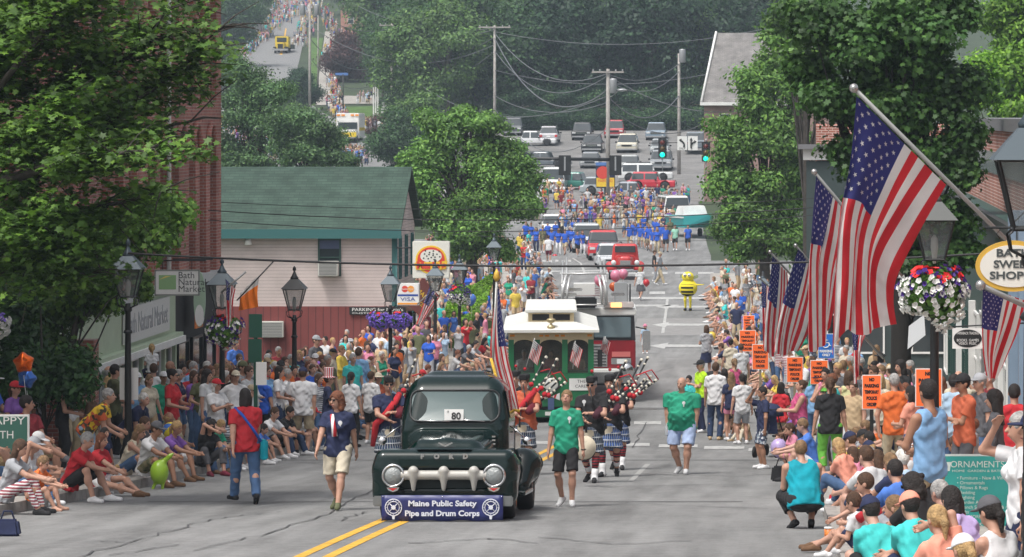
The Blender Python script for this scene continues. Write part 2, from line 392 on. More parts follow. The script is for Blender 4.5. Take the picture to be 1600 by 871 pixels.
def person_arrays(pose='stand', g='m', fat=0., sleeve='short', bottom='trousers', hair='short', hat=None, child=0, hy=0., hp=None, h=.014, fingers=True, glasses=False, long=0, parts=None):
    P = POSES[pose]; e = fat; f = g == 'f'
    sw = (.168 if f else .192) + .12*e; hw = (.095 if f else .088) + .08*e
    pel = v3(0, P.get('py', 0), P.get('pz', .93)); lean = P.get('lean', .02)
    RX = rotx(lean); up = RX @ v3(0,0,1); fr = RX @ v3(0,-1,0)
    L = lambda x, y, z: pel + RX @ v3(x, y, z)
    chest = L(0, 0, .33); neck = L(0, .01, .53)
    hyy = P.get('hy', 0) + hy; hpp = (P.get('hp', 0) if hp is None else hp)
    RH = rotz(hyy) @ rotx(lean*.35 + hpp); hc = neck + (RX @ v3(0,-.02,.03)) + RH @ v3(0,-.012,.135)
    HS = 1.0 + .22*child
    HC = lambda x, y, z: hc + RH @ (v3(x, y, z) * HS)
    J = {}
    for s, sx, al, t in (('l', 1, 'al', 'tl'), ('r', -1, 'ar', 'tr')):
        hip = pel + v3(sx*hw, 0, -.02); an = v3(*P.get(al, (sx*.11, 0, .08)))
        kh = v3(*P.get('kh'+s, (sx*.22, -1, .3)))
        kn, an = ik(hip, an, .43, .42, kh)
        fo = unit(v3(sx*.22, -1, 0)); tp = P.get(t, 0)
        fo = unit(fo*math.cos(tp) + v3(0,0,-math.sin(tp)))
        sh = L(sx*(sw-.008), .0, .445); wd = P.get(s, (sx*(sw+.08+.1*e), -.05, .84)); eh = P.get('eh', (.35, .9, -.3)); eh = v3(eh[0]*sx, eh[1], eh[2])
        el, wr = ik(sh, v3(*wd), .285, .25, eh)
        J[s] = dict(hip=hip, kn=kn, an=an, fo=fo, sh=sh, el=el, wr=wr, sx=sx)
    allp = [pel, neck, hc] + [J[s][k] for s in 'lr' for k in ('kn', 'an', 'el', 'wr', 'sh')]
    lo = np.min(allp, 0) - v3(.22, .24, .16); hi = np.max(allp, 0) + v3(.22, .22, .24)
    out = []; qt = .66 + .25*min(e, .6)
    def want(n): return parts is None or n in parts
    def torso(T, inf, k=.03):
        T.rc(pel + v3(0,0,-.02) + v3(-hw*.55,0,0), pel + v3(hw*.55,0,-.02), .112+.05*e, .112+.05*e, k, .86, fr, inf=inf)
        T.rc(L(0,-.02*e,.06), L(0,-.01,.22), (.122 if not f else .112)+.16*e, (.132 if not f else .112)+.13*e, k, qt+.05, fr, inf=inf)
        T.rc(L(-.06,0,.34), L(.06,0,.34), (.138 if not f else .122)+.08*e, (.138 if not f else .122)+.08*e, k, qt, fr, inf=inf)
        T.rc(L(-sw*.6,.01,.44), L(sw*.6,.01,.44), .060+.02*e, .060+.02*e, .05, inf=inf)
        for sx in (-1, 1): T.rc(L(sx*.02,.015,.50), L(sx*(sw-.03),.01,.455), .052, .050, .03, inf=inf)
        if e > .3: T.el(L(0,-.10,.14), (.16+.06*e+inf,.10+.1*e+inf,.15+inf), .05)
        if f:
            for sx in (-1, 1): T.el(L(sx*.065,-.085-.04*e,.325), (.062+inf,.055+inf,.062+inf), .03)
    if want('body'):
        B = Fld(lo, hi, h)
        torso(B, -.015 if sleeve != 'bare' else 0)
        B.rc(L(0,.01,.46), neck + RH @ v3(0,-.015,.06), .060 if not f else .052, .052 if not f else .046, .03)
        for s in 'lr':
            j = J[s]; sx = j['sx']
            lk = .014 if bottom in ('trousers','capri','leggings') else 0; B.rc(j['hip'], j['kn'], .074+.045*e, .054+.02*e-lk, .03-lk); B.rc(j['kn'], j['an'], .052+.02*e-lk, .037+.01*e, .02)
            cm = j['kn']*.68 + j['an']*.32; back = unit(np.cross(np.cross(j['an']-j['kn'], -j['fo']), j['an']-j['kn'])) ; B.el(cm + back*-.014*0 + v3(0,.014,0), (.056+.02*e,.058+.02*e,.10), .03)
            heel = j['an'] - j['fo']*.05 + v3(0,0,-.035); toe = j['an'] + j['fo']*.15 + v3(0,0,-.05); B.rc(heel, toe, .036, .026, .02)
            B.rc(j['sh'], j['el'], .054+.025*e, .040+.015*e, .03); B.rc(j['el'], j['wr'], .041+.012*e, .026, .02)
            # hand: palm, four fingers of unequal length, and a thumb leaving the side of the palm
            dr = unit(j['wr'] - j['el']); tmp = v3(0,-1,0) if abs(dr[1]) < .8 else v3(0,0,1)
            sd = unit(tmp - (tmp @ dr)*dr); pn = np.cross(dr, sd) * sx   # sd: thumb side, pn: palm side (inwards)
            if pn[0]*sx > 0: pn = -pn
            B.rc(j['wr'], j['wr'] + dr*.075, .029, .034, .015, .62, pn)
            if fingers:
                for i, (o, ln) in enumerate(((.030,.062),(.011,.072),(-.008,.067),(-.026,.052))):
                    b0 = j['wr'] + dr*.085 + sd*o; b1 = b0 + dr*ln*.5 + pn*.010; b2 = b1 + dr*ln*.42 + pn*.026
                    B.rc(b0, b1, .0105, .0095, .006); B.rc(b1, b2, .0095, .008, .004)
                t0 = j['wr'] + dr*.028 + sd*.026; t1 = t0 + sd*.026 + dr*.026 + pn*.008; B.rc(t0, t1, .013, .011, .01); B.rc(t1, t1 + dr*.030 + pn*.010, .011, .009, .005)
            else:
                B.rc(j['wr'] + dr*.07, j['wr'] + dr*.14 + pn*.02, .03, .022, .01, .6, pn); B.rc(j['wr']+dr*.03+sd*.02, j['wr']+dr*.08+sd*.045, .013, .011, .01)
        # head
        M = RH.T
        B.el(HC(0,.012,.02), np.array((.076,.094,.098))*HS, .02, M); B.el(HC(0,-.020,-.045), np.array((.058,.066,.075))*HS, .03, M)
        B.rc(HC(0,-.084,.002), HC(0,-.106,-.030), .010*HS, .015*HS, .012)      # nose
        for sx in (-1, 1):
            B.el(HC(sx*.078,.012,-.008), np.array((.012,.022,.032))*HS, .006, M)
            B.el(HC(sx*.032,-.098,.012), np.array((.020,.018,.013))*HS, .012, M, op='s')
            B.el(HC(sx*.031,-.078,.010), np.array((.015,.013,.011))*HS, .003, M)
        B.el(HC(0,-.088,-.066), np.array((.026,.012,.010))*HS, .006, M)
        def mi(C):
            q = (C - hc) @ RH / HS; m = np.zeros(len(C), int)
            for sx in (-1, 1):
                m[((q[:,0]-sx*.031)/.017)**2 + ((q[:,2]-.010)/.010)**2 + ((q[:,1]+.09)/.03)**2 < 1] = 1
            m[((q[:,0])/.028)**2 + ((q[:,2]+.066)/.011)**2 + ((q[:,1]+.095)/.03)**2 < 1] = 2
            return m
        V, Q, N = B.arrays(); out.append(('body', V, Q, N, mi(V[Q].mean(1)), 'skin'))
    if want('shirt') and sleeve != 'bare':
        T = Fld(lo, hi, h); torso(T, .014)
        T.rc(pel + v3(-hw*.8,0,-.07), pel + v3(hw*.8,0,-.07), .116+.07*e, .116+.07*e, .04, .98, fr)
        for sx in (-1, 1): T.rc(L(sx*(.062 if not f else .05),0,-.04), L(sx*(.075 if not f else .055),0,.32), .112+.08*e, .108+.06*e, .05, .86, fr); T.rc(L(0,0,.05), L(0,0,.1), .138+.10*e, .132+.12*e, .03, .84, fr); wrinkle(T, .0045)
        hem = L(0, 0, -(.14 if 'pz' not in P else .10) - long if pose not in ('bend',) else -.02); T.plane(hem, -up)
        if sleeve in ('tank', 'halter'):
            T.plane(L(.115 if sleeve=='tank' else .10, 0, .45), unit(RX @ v3(1, 0, .15))) if False else None
            for s in 'lr': T.el(L(J[s]['sx']*(sw+.035),0,.45), (.075,.11,.13), .01, op='s')
            T.el(neck + up*.02, (.085,.12,.11), .01, op='s')
            if sleeve == 'halter': T.plane(L(0,0,.42), up)
        else:
            T.el(neck + up*.05 + fr*.03, (.07,.075,.07), .005, op='s')
            fr_ = {'short': .62, 'cap': .35, 'long': 1}[sleeve]
            for s in 'lr':
                j = J[s]; ua = j['el'] - j['sh']; ed = j['sh'] + ua*fr_; u = unit(ua)
                if sleeve == 'long':
                    T.rc(j['sh'], j['el'], .062+.03*e, .054+.015*e, .03); wd = j['wr']-j['el']; T.rc(j['el'], j['el']+wd*.97, .053+.015*e, .038, .02, cut=(j['el']+wd*.92, unit(wd)))
                else: T.rc(j['sh'], ed + u*.04, .063+.03*e, .068+.02*e, .025, cut=(ed, u))
        V, Q, N = T.arrays(); out.append(('shirt', V, Q, N, None, 'shirt'))
    if want('bottom'):
        T = Fld(lo, hi, h); inf = .006
        T.rc(pel + v3(-hw*.55,0,-.02), pel + v3(hw*.55,0,-.02), .122+.05*e, .122+.05*e, .03, .88, fr)
        T.rc(L(0,0,.0), L(0,0,.06), .122+.12*e, .118+.12*e, .03, .78, fr)
        T.plane(L(0,0,.07 if ('pz' in P or sleeve in ('bare','halter')) else -.105 - long), up)
        if bottom in ('skirt', 'kilt'):
            km = (J['l']['kn'] + J['r']['kn'])/2; dn = unit(km - pel); sp = abs(J['l']['kn'][1]-J['r']['kn'][1])*.25
            T.rc(pel, km + dn*.04, .15+.05*e, .225+.03*e+sp, .03, .82 if sp < .05 else 1, fr, cut=(km + dn*.0, dn))
        else:
            for s in 'lr':
                j = J[s]; th = j['kn']-j['hip']; sh_ = j['an']-j['kn']
                if bottom == 'shorts': ed = j['hip']+th*.90; T.rc(j['hip'], ed+unit(th)*.05, .100+.05*e, .088+.03*e, .03, cut=(ed, unit(th)))
                elif bottom == 'shortshorts': ed = j['hip']+th*.5; T.rc(j['hip'], ed+unit(th)*.05, .100+.05*e, .092+.03*e, .03, cut=(ed, unit(th)))
                elif bottom == 'leggings': T.rc(j['hip'], j['kn'], .094+.05*e, .062+.02*e, .03); T.rc(j['kn'], j['an'], .060, .044, .02, cut=(j['kn']+sh_*.9, unit(sh_)))
                else:
                    c = .62 if bottom == 'capri' else 1.0
                    T.rc(j['hip'], j['kn'], .100+.05*e, .076+.02*e, .03); T.rc(j['kn'], j['an'], .074+.02*e, .066+.01*e, .02, cut=(j['kn']+sh_*c, unit(sh_)))
        wrinkle(T, .004)
        V, Q, N = T.arrays(); out.append((('kilt' if bottom == 'kilt' else 'skirt' if bottom == 'skirt' else 'shorts' if 'shorts' in bottom else 'trousers'), V, Q, N, None, 'bottom'))
    if want('shoe'):
        for s in 'lr':
            j = J[s]; heel = j['an'] - j['fo']*.055 + v3(0,0,-.036); toe = j['an'] + j['fo']*.165 + v3(0,0,-.046)
            T = Fld(np.minimum(heel, toe) - .1, np.maximum(heel, toe) + .12, h)
            T.rc(heel, toe, .044, .038, .02); T.rc(j['an']+v3(0,0,-.005), j['an'] + j['fo']*.07 + v3(0,0,-.03), .046, .038, .02)
            sn = unit(np.cross(np.cross(j['fo'], v3(0,0,1)), j['fo'])); T.plane(heel - sn*.036, -sn); T.plane(j['an']+v3(0,0,.03), v3(0,0,1))
            V, Q, N = T.arrays(); out.append(('shoe', V, Q, N, None, 'shoe'))
    M = RH.T
    if want('hair') and hair != 'bald':
        hl = hc - .34; hh = hc + .22
        T = Fld(hl, hh, h*.9 if h < .03 else h); big = .012 if hair in ('curly', 'big') else 0
        T.el(HC(0,.018,.028), np.array((.086+big,.104+big,.108+big))*HS, .0, M)
        if hair in ('bob', 'long', 'curly', 'big'):
            T.rc(HC(-.06,.045,-.03), HC(-.062,.035,-.12), .042+big, .038+big, .03); T.rc(HC(.06,.045,-.03), HC(.062,.035,-.12), .042+big, .038+big, .03); T.rc(HC(0,.07,0), HC(0,.07,-.11), .05+big, .045+big, .03)
        if hair in ('long', 'big'):
            nb = neck + up*-.10 - fr*.07
            for sx in (-1, 0, 1): T.rc(HC(sx*.06,.06,-.08), nb + v3(sx*.065,0,-.08), .045+big, .030+big, .03)
        if hair == 'curly':
            rs = np.random.RandomState(3)
            for i in range(26):
                a = rs.rand()*6.3; z = rs.rand()*.22-.12; T.el(HC(math.cos(a)*.09, max(-.02, math.sin(a)*.10+.02), z), (.032,.032,.032), .01)
        if hair == 'pony': T.rc(HC(0,.105,.03), HC(0,.13,-.04), .028, .036, .015); T.rc(HC(0,.13,-.04), HC(0,.115,-.17), .036, .016, .01)
        if hair == 'bun': T.el(HC(0,.10,.08), np.array((.045,.04,.045)), .01)
        if hair == 'balding': T.plane(HC(0,0,.045), RH @ v3(0,0,1))
        T.el(HC(0,-.082,-.045 if hair != 'fringe' else -.06), np.array((.074 if hair not in ('bob','long') else .064,.085,.098))*HS, .01, M, op='s')
        if hair in ('short', 'balding', 'fringe', 'buzz', 'pony', 'bun'):
            T.plane(HC(0,0,-.062), RH @ v3(0,-.35,-1)) if hair not in ('pony',) else None
            for sx in (-1,1): T.el(HC(sx*.092,-.01,-.035), np.array((.03,.05,.05))*HS, .005, M, op='s')
        V, Q, N = T.arrays(); out.append(('hair', V, Q, N, None, 'hair'))
    if hat:
        T = Fld(hc - .34, hc + .38, max(h*.75, .010) if h < .03 else h); r = np.array((.094,.112,.112))*HS
        if hat in ('cap', 'capback'):
            T.el(HC(0,.012,.030), r, 0, M, cut=(HC(0,0,.035), RH @ v3(0,.15,-1)))
            sy = -1 if hat == 'cap' else 1
            T.el(HC(0,sy*.115,.036), np.array((.075,.085,.012)), .008, M)
        elif hat == 'military': T.bx(HC(0,.02,.10), (.075,.125,.055), .03, .0, M=M)
        elif hat == 'tall':
            T.rc(HC(0,.01,.06), HC(0,.01,.30), .095, .115, .0, cut=(HC(0,.01,.27), RH @ v3(0,0,1))); T.el(HC(0,.01,.055), np.array((.155,.165,.014)), .01, M)
        else:
            br = {'straw': (.17,.19,.015), 'bucket': (.145,.16,.03), 'wide': (.20,.22,.015), 'helmet': (.10,.12,.02)}[hat]
            T.el(HC(0,.012,.035), r*np.array((1,1,1.05)), 0, M, cut=(HC(0,0,.03), RH @ v3(0,.0,-1))); T.el(HC(0,.012,.038), np.array(br), .02, M)
        V, Q, N = T.arrays(); out.append(('hat', V, Q, N, None, 'hat'))
    if glasses:
        mb = MB()
        for sx in (-1, 1):
            c = [HC(sx*.034+dx, -.1-(.004 if abs(dx) < .01 else 0), .010+dz) for dx, dz in ((-.026,.014),(.026,.016),(.024,-.012),(0,-.018),(-.022,-.012))]
            mb.add([tuple(p) for p in c] + [tuple(p + RH @ v3(0,.01,0)) for p in c], [(0,1,2,3,4),(9,8,7,6,5)] + [(i,i+5,(i+1)%5+5,(i+1)%5) for i in range(5)])
            mb.tube([HC(sx*.055,-.095,.018), HC(sx*.082,-.04,.016), HC(sx*.082,.01,.012)], .003, 4)
        V = np.array(mb.v); out.append(('glasses', V, mb.f, None, None, 'glasses'))
    return out, dict(J=J, hc=hc, pel=pel, neck=neck, RX=RX, RH=RH)
SKINS = [mat('skin_light', (.46,.255,.18), .55, var=.06, vscale=8), mat('skin_tan', (.34,.175,.11), .55, var=.06, vscale=8), mat('skin_pink', (.50,.29,.22), .55, var=.06, vscale=8), mat('skin_brown', (.22,.12,.07), .5, var=.06, vscale=8)]
M_EYE = mat('eye_dark', (.05,.035,.03), .3); M_LIP = mat('lip', (.42,.16,.14), .5)
COL = dict(white=(.64,.64,.65), black=(.015,.015,.017), navy=(.018,.025,.07), blue=(.06,.16,.50), skyblue=(.20,.37,.60), lightblue=(.33,.45,.58), red=(.46,.02,.03), darkred=(.22,.02,.03), maroon=(.16,.02,.04), pink=(.60,.22,.32), hotpink=(.50,.08,.20),
   orange=(.65,.14,.03), peach=(.68,.28,.20), yellow=(.62,.46,.07), green=(.015,.26,.155), teal=(.0,.28,.36), turquoise=(.05,.50,.48), olive=(.10,.11,.055), darkgreen=(.02,.10,.06), limegreen=(.12,.38,.05), purple=(.18,.08,.32), lavender=(.45,.35,.62),
   grey=(.30,.31,.33), darkgrey=(.09,.09,.10), lightgrey=(.52,.53,.54), khaki=(.40,.33,.22), tan=(.45,.33,.20), cream=(.55,.49,.38), brown=(.14,.075,.04), denim=(.055,.11,.22), darkdenim=(.025,.045,.10), paledenim=(.25,.36,.50), paleshort=(.36,.45,.66), royal=(.02,.09,.46), hivis=(.45,.75,.02), rust=(.48,.11,.05), paleyellow=(.55,.53,.28), mint=(.28,.55,.42))
CNAME = dict(print='speckled print', greystripes='grey stripes', stripes='red stripes', skyblue='sky blue', lightblue='light blue', darkred='dark red', hotpink='bright pink', darkgreen='dark green', limegreen='lime green', darkgrey='dark grey', lightgrey='light grey', darkdenim='dark denim', paledenim='pale denim', paleshort='pale blue', hivis='fluorescent yellow', paleyellow='pale yellow', royal='royal blue')
def cn(c): return CNAME.get(c, c)
def cloth(c): return mat('cloth_' + c, COL[c], .9, var=.2, vscale=5, bump=.35, bscale=14)
HAIRC = dict(brown=(.07,.035,.018), dark=(.015,.011,.01), blond=(.42,.27,.12), grey=(.33,.32,.31), white=(.62,.60,.57), red=(.15,.05,.022), light=(.20,.12,.06))
def hairm(c): return mat('hair_' + c, HAIRC[c], .75, var=.35, vscale=22, bump=.9, bscale=60)
def special(name):
    if name in MATS: return MATS[name]
    if name in ('tartan', 'tartan_blue'):
        n = NT(name, .95); s = n.n('SeparateXYZ'); n.l(n.tc.outputs['Object'], s.inputs[0])
        ang = n.math('MULTIPLY', n.math('ARCTAN2', s.outputs[1], s.outputs[0]), 3.2)
        def st(src, fr, lo): return n.math('GREATER_THAN', n.math('FRACT', n.math('MULTIPLY', src, fr)), lo)
        base = (.02,.035,.10) if name == 'tartan' else (.03,.08,.30)
        c = n.mix(n.math('MULTIPLY', st(ang, 2.0, .5), .8), base, (.012,.05,.045)); c = n.mix(n.math('MULTIPLY', st(s.outputs[2], 9.0, .5), .6), c, (.01,.012,.02))
        c = n.mix(n.math('MULTIPLY', st(ang, 2.0, .88), .75), c, (.7,.7,.7)); c = n.mix(n.math('MULTIPLY', st(s.outputs[2], 9.0, .86), .7), c, (.6,.62,.65)); n.base(c); return n.m
    if name in ('floral', 'camo', 'print'):
        n = NT(name, .9); v = n.n('TexVoronoi'); v.inputs['Scale'].default_value = dict(floral=14, camo=16, print=22)[name]; n.l(n.tc.outputs['Object'], v.inputs['Vector'])
        cs = dict(floral=((.75,.50,.03),(.06,.05,.03),(.55,.10,.03)), camo=((.12,.12,.06),(.05,.06,.03),(.20,.17,.10)), print=((.05,.06,.10),(.6,.62,.66),(.2,.25,.3)))[name]
        k = n.n('SeparateColor'); n.l(v.outputs['Color'], k.inputs[0])
        c = n.mix(n.math('GREATER_THAN', k.outputs[0], .55), cs[0], cs[1]); c = n.mix(n.math('GREATER_THAN', k.outputs[1], .75), c, cs[2]); n.base(c); return n.m
    if name in ('stripes', 'flagstripes', 'argyle', 'greystripes'):
        n = NT(name, .9); s = n.n('SeparateXYZ'); n.l(n.tc.outputs['Object'], s.inputs[0]); src = s.outputs[2]; fr = 22
        if name == 'flagstripes': src = n.math('ARCTAN2', s.outputs[1], s.outputs[0]); fr = 2.2
        f_ = n.math('GREATER_THAN', n.math('FRACT', n.math('MULTIPLY', src, fr)), .5)
        cs = dict(stripes=((.6,.58,.58),(.25,.03,.05)), flagstripes=((.8,.8,.8),(.6,.03,.04)), argyle=((.35,.03,.04),(.03,.03,.04)), greystripes=((.55,.56,.58),(.08,.09,.12)))[name]
        n.base(n.mix(f_, cs[0], cs[1])); return n.m
    return cloth(name)
_cache = {}; PEOPLE = []
def person(loc, heading=0, label='', scale=1.0, shirt='white', bc='denim', hairc='brown', shoe='white', hatc='navy', skin=0, group=None, tiny=False, z=None, sock=None, **k):
    "heading 0 faces the camera, 90 faces photo right, 180 away"
    h = k.pop('h', .014); key = (tuple(sorted(k.items())), h, tiny)
    if key not in _cache:
        arr, info = person_arrays(h=h, **k); L = []
        if tiny:      # far figures: one mesh, a slot for each garment
            roles = ['skin', 'shirt', 'bottom', 'hair', 'hat', 'shoe']; Vs, Qs, Ns, Ms = [], [], [], []; n = 0
            for nm, V, Q, N, mi, role in arr:
                Vs.append(V); Qs.append(Q + n); Ns.append(N); Ms.append(np.full(len(Q), roles.index(role))); n += len(V)
            me = mk('person', np.concatenate(Vs), np.concatenate(Qs), np.concatenate(Ns), np.concatenate(Ms)); L = [('person', me, None)]
        else:
            for nm, V, Q, N, mi, role in arr:
                if role == 'glasses':
                    me = bpy.data.meshes.new(nm); me.from_pydata([tuple(v) for v in V], [], Q)
                else: me = mk(nm, V, Q, N, mi)
                L.append((nm, me, role))
        _cache[key] = (L, info)
    L, info = _cache[key]
    RM = dict(skin=SKINS[skin], shirt=special(shirt), bottom=special(bc), hair=hairm(hairc), hat=special(hatc), shoe=cloth(shoe) if shoe != 'skin' else SKINS[skin], glasses=mat('sunglass', (.01,.01,.012), .15))
    if tiny:
        r = put('person', L[0][1], [RM[x] for x in ('skin','shirt','bottom','hair','hat','shoe')], None, loc, R(heading)); r.scale = (scale,)*3; tag(r, label, 'person', group)
    else:
        r = root('person', label, 'person', loc, R(heading), group, scale)
        for nm, me, role in L: put(nm, me, [RM[role], M_EYE, M_LIP] if role == 'skin' else RM[role], r)
    PEOPLE.append(r); return r, info
# ------------------------------------------------------------------ the setting
def smoothstep(a, b, x): t = min(max((x-a)/(b-a), 0), 1); return t*t*(3-2*t)
def m_asphalt():
    n = NT('asphalt', .88); o = n.tc.outputs['Object']
    mp = n.n('Mapping'); mp.inputs['Scale'].default_value = (1, .06, 1); n.l(o, mp.inputs['Vector'])
    a = n.noise(.35, 6, o); b = n.noise(120, 3, o); c_ = n.noise(2.6, 5, mp.outputs[0]); d_ = n.noise(5, 6, o)
    v = n.math('ADD', n.rng(a, .3, .7, .155, .215), n.rng(b, .3, .7, -.03, .03)); v = n.math('ADD', v, n.rng(c_, .3, .7, -.042, .042)); v = n.math('ADD', n.math('ADD', v, n.rng(d_, .35, .65, -.016, .016)), n.rng(n.noise(28, 3, o), .3, .7, -.022, .022))
    sx_ = n.n('SeparateXYZ'); n.l(o, sx_.inputs[0]); lane = None
    for x0, w0, am in ((-8.3, .55, -.020), (-2.9, .55, -.020), (-9.2, .35, .012), (-7.4, .35, .012), (-3.8, .35, .012), (-2.0, .35, .012)):
        g = n.math('MULTIPLY', n.math('POWER', 2.718, n.math('MULTIPLY', n.math('POWER', n.math('ABSOLUTE', n.math('DIVIDE', n.math('SUBTRACT', sx_.outputs[0], x0), w0)), 2.0), -1.0)), am)
        v = n.math('ADD', v, g)
    ov = n.n('TexVoronoi'); ov.inputs['Scale'].default_value = .33; n.l(o, ov.inputs['Vector']); v = n.math('SUBTRACT', v, n.rng(ov.outputs['Distance'], .04, .13, .045, 0))
    cb = n.n('CombineColor'); n.l(v, cb.inputs[0]); n.l(n.math('MULTIPLY', v, 1.0), cb.inputs[1]); n.l(n.math('MULTIPLY', v, .985), cb.inputs[2])
    n.base(cb.outputs[0]); n.bump(b, .35, .006); return n.m
def m_brick(name, c1, c2, mortar, scale=1, var=.25):
    n = NT(name, .9); br = n.n('TexBrick'); mp = n.n('Mapping'); mp.inputs['Rotation'].default_value = (R(90), 0, 0)
    s = n.n('SeparateXYZ'); n.l(n.tc.outputs['Object'], s.inputs[0]); cb = n.n('CombineXYZ')
    n.l(n.math('ADD', s.outputs[0], s.outputs[1]), cb.inputs[0]); n.l(s.outputs[2], cb.inputs[1]); n.l(cb.outputs[0], br.inputs['Vector'])
    br.inputs['Color1'].default_value = (*c1, 1); br.inputs['Color2'].default_value = (*c2, 1); br.inputs['Mortar'].default_value = (*mortar, 1)
    br.inputs['Scale'].default_value = scale; br.inputs['Brick Width'].default_value = .22; br.inputs['Row Height'].default_value = .075; br.inputs['Mortar Size'].default_value = .009
    f = n.rng(n.noise(.8, 6), .3, .7, 1-var, 1+var); n.base(n.mix(1.0, br.outputs[0], f, 'MULTIPLY')); n.bump(br.outputs['Fac'], -.3, .01) if False else None
    return n.m
def m_siding(name, c, dark, pitch=.11, axis=2, var=.1):
    n = NT(name, .7); s = n.n('SeparateXYZ'); n.l(n.tc.outputs['Object'], s.inputs[0])
    f = n.math('FRACT', n.math('DIVIDE', s.outputs[axis] if axis < 3 else n.math('ADD', s.outputs[0], s.outputs[1]), pitch))
    g = n.math('LESS_THAN', f, .10); c2 = n.mix(g, c, dark)
    v = n.rng(n.noise(1.2, 6), .3, .7, 1-var, 1+var); n.base(n.mix(1.0, c2, v, 'MULTIPLY')); n.bump(f, .5, .02); return n.m
M_ASPH = m_asphalt()
M_PAINT = mat('road_paint', (.40, .40, .39), .8, var=.35, vscale=6); M_YEL = mat('road_paint_yellow', (.62, .35, .04), .8, var=.25, vscale=6)
M_CONC = mat('concrete', (.34, .32, .29), .9, var=.15, vscale=2, bump=.3); M_GRAN = mat('kerb_granite', (.30, .28, .26), .85, var=.25, vscale=6, bump=.4)
M_GRASS = mat('grass', (.07, .14, .025), .95, var=.35, vscale=.8, bump=.6, bscale=20)
M_DIRT = mat('hillside_ground', (.035, .055, .022), .98, var=.4, vscale=.15, bump=.5, bscale=5)
M_CRACK = mat('tar_line', (.075,.075,.078), .85)
def strip(name, fl, fr, y0, y1, off, m, kind='structure', step=2.0, wid=1, skirt=0, loc0=True):
    "a sheet that follows the ground between the lateral lines fl(Y) and fr(Y)"
    ys = np.arange(y0, y1 + step*.5, step); V = []; Q = []
    for i, y in enumerate(ys):
        a, b = fl(y), fr(y); z = GZ(y) + off
        row = [(a + (b-a)*k/wid, y, z) for k in range(wid+1)]
        if skirt: row = [(a, y, z-skirt)] + row + [(b, y, z-skirt)]
        V += row
    n = len(row)
    for i in range(len(ys)-1):
        for k in range(n-1): Q.append((i*n+k, i*n+k+1, (i+1)*n+k+1, (i+1)*n+k))
    o = put(name, mk(name, V, Q, smooth=False), m)
    if kind: o['kind'] = kind
    return o
# terrain: one sheet to the horizon
gx = np.concatenate([np.arange(-420, -150, 30), np.arange(-150, 130, 7), np.arange(130, 420, 30)]); gy = np.concatenate([np.arange(-60, 420, 4), np.arange(420, 1400, 12)])
V = np.array([(x, y, GZ(y) - .02) for y in gy for x in gx]); nx_ = len(gx)
Q = np.array([(j*nx_+i, j*nx_+i+1, (j+1)*nx_+i+1, (j+1)*nx_+i) for j in range(len(gy)-1) for i in range(nx_-1)])
put('ground', mk('ground', V, Q), M_DIRT)['kind'] = 'structure'
strip('street', lambda y: KL(y) if y < 300 else CX(y)-8, lambda y: KR(y), -20, 330, .0, M_ASPH, step=1.0)
strip('cross_street', lambda y: -70, lambda y: KL(y)+.02, 232, 262, .002, M_ASPH)
strip('cross_street', lambda y: KR(y)-.02, lambda y: 40, 212, 232, .002, M_ASPH)
strip('parking_lot', lambda y: -40, lambda y: 6, 300, 398, .006, mat('lot_asphalt', (.19,.185,.18), .9, var=.2, vscale=.5))
def kerb_run(name, side, y0, y1):
    f = KL if side < 0 else KR
    strip('kerb', lambda y: f(y) + (-.15 if side < 0 else 0), lambda y: f(y) + (0 if side < 0 else .15), y0, y1, .15, M_GRAN, step=1.0, skirt=.17)
    if side < 0: strip('sidewalk', lambda y: f(y) - 6, lambda y: f(y) - .152, y0, y1, .146, M_CONC, step=1.0)
    else: strip('sidewalk', lambda y: f(y) + .152, lambda y: f(y) + 7, y0, y1, .146, M_CONC, step=1.0)
kerb_run('kerb', -1, -20, 226); kerb_run('kerb', 1, -20, 210)
# hill road at top left, built as a ribbon through ground points
def ribbon(name, pts, off, m, kind='structure', sub=6):
    L = [G(*p[:2]) for p in pts]; Rr = [G(*p[2:]) for p in pts]; V = []; Q = []
    for i in range(len(L)-1):
        for k in range(sub + (i == len(L)-2)):
            t = k/sub; a = L[i].lerp(L[i+1], t); b = Rr[i].lerp(Rr[i+1], t)
            for q in (a, b): V.append((q.x, q.y, GZ(q.y) + off))
    for i in range(len(V)//2-1): Q.append((2*i, 2*i+1, 2*i+3, 2*i+2))
    o = put(name, mk(name, V, Q, smooth=False), m); o['kind'] = kind; return o
ribbon('hill_street', [(330,290,640,290),(330,220,580,220),(330,160,482,160),(345,118,462,118),(390,84,470,84),(425,45,478,45),(438,0,490,0),(440,-60,488,-60)], .03, mat('hill_asphalt', (.20,.20,.20), .9, var=.1))
ribbon('sidewalk', [(493,165,527,165),(497,130,522,130),(502,90,520,90),(508,50,522,50)], .05, M_CONC)
ribbon('grass_verge', [(483,165,492,165),(484,110,496,110),(480,60,505,60)], .04, M_GRASS)
ribbon('grass_bank', [(540,186,600,186),(538,168,600,166)], .05, M_GRASS)
ribbon('grass_bank', [(364,95,390,80),(374,40,392,40)], .045, M_GRASS)
ribbon('driveway', [(530,163,592,163),(530,150,592,152)], .05, M_CONC)
ribbon('centre_line', [(437,86,441,86),(441,70,444,70),(446,45,448,45)], .04, M_YEL)
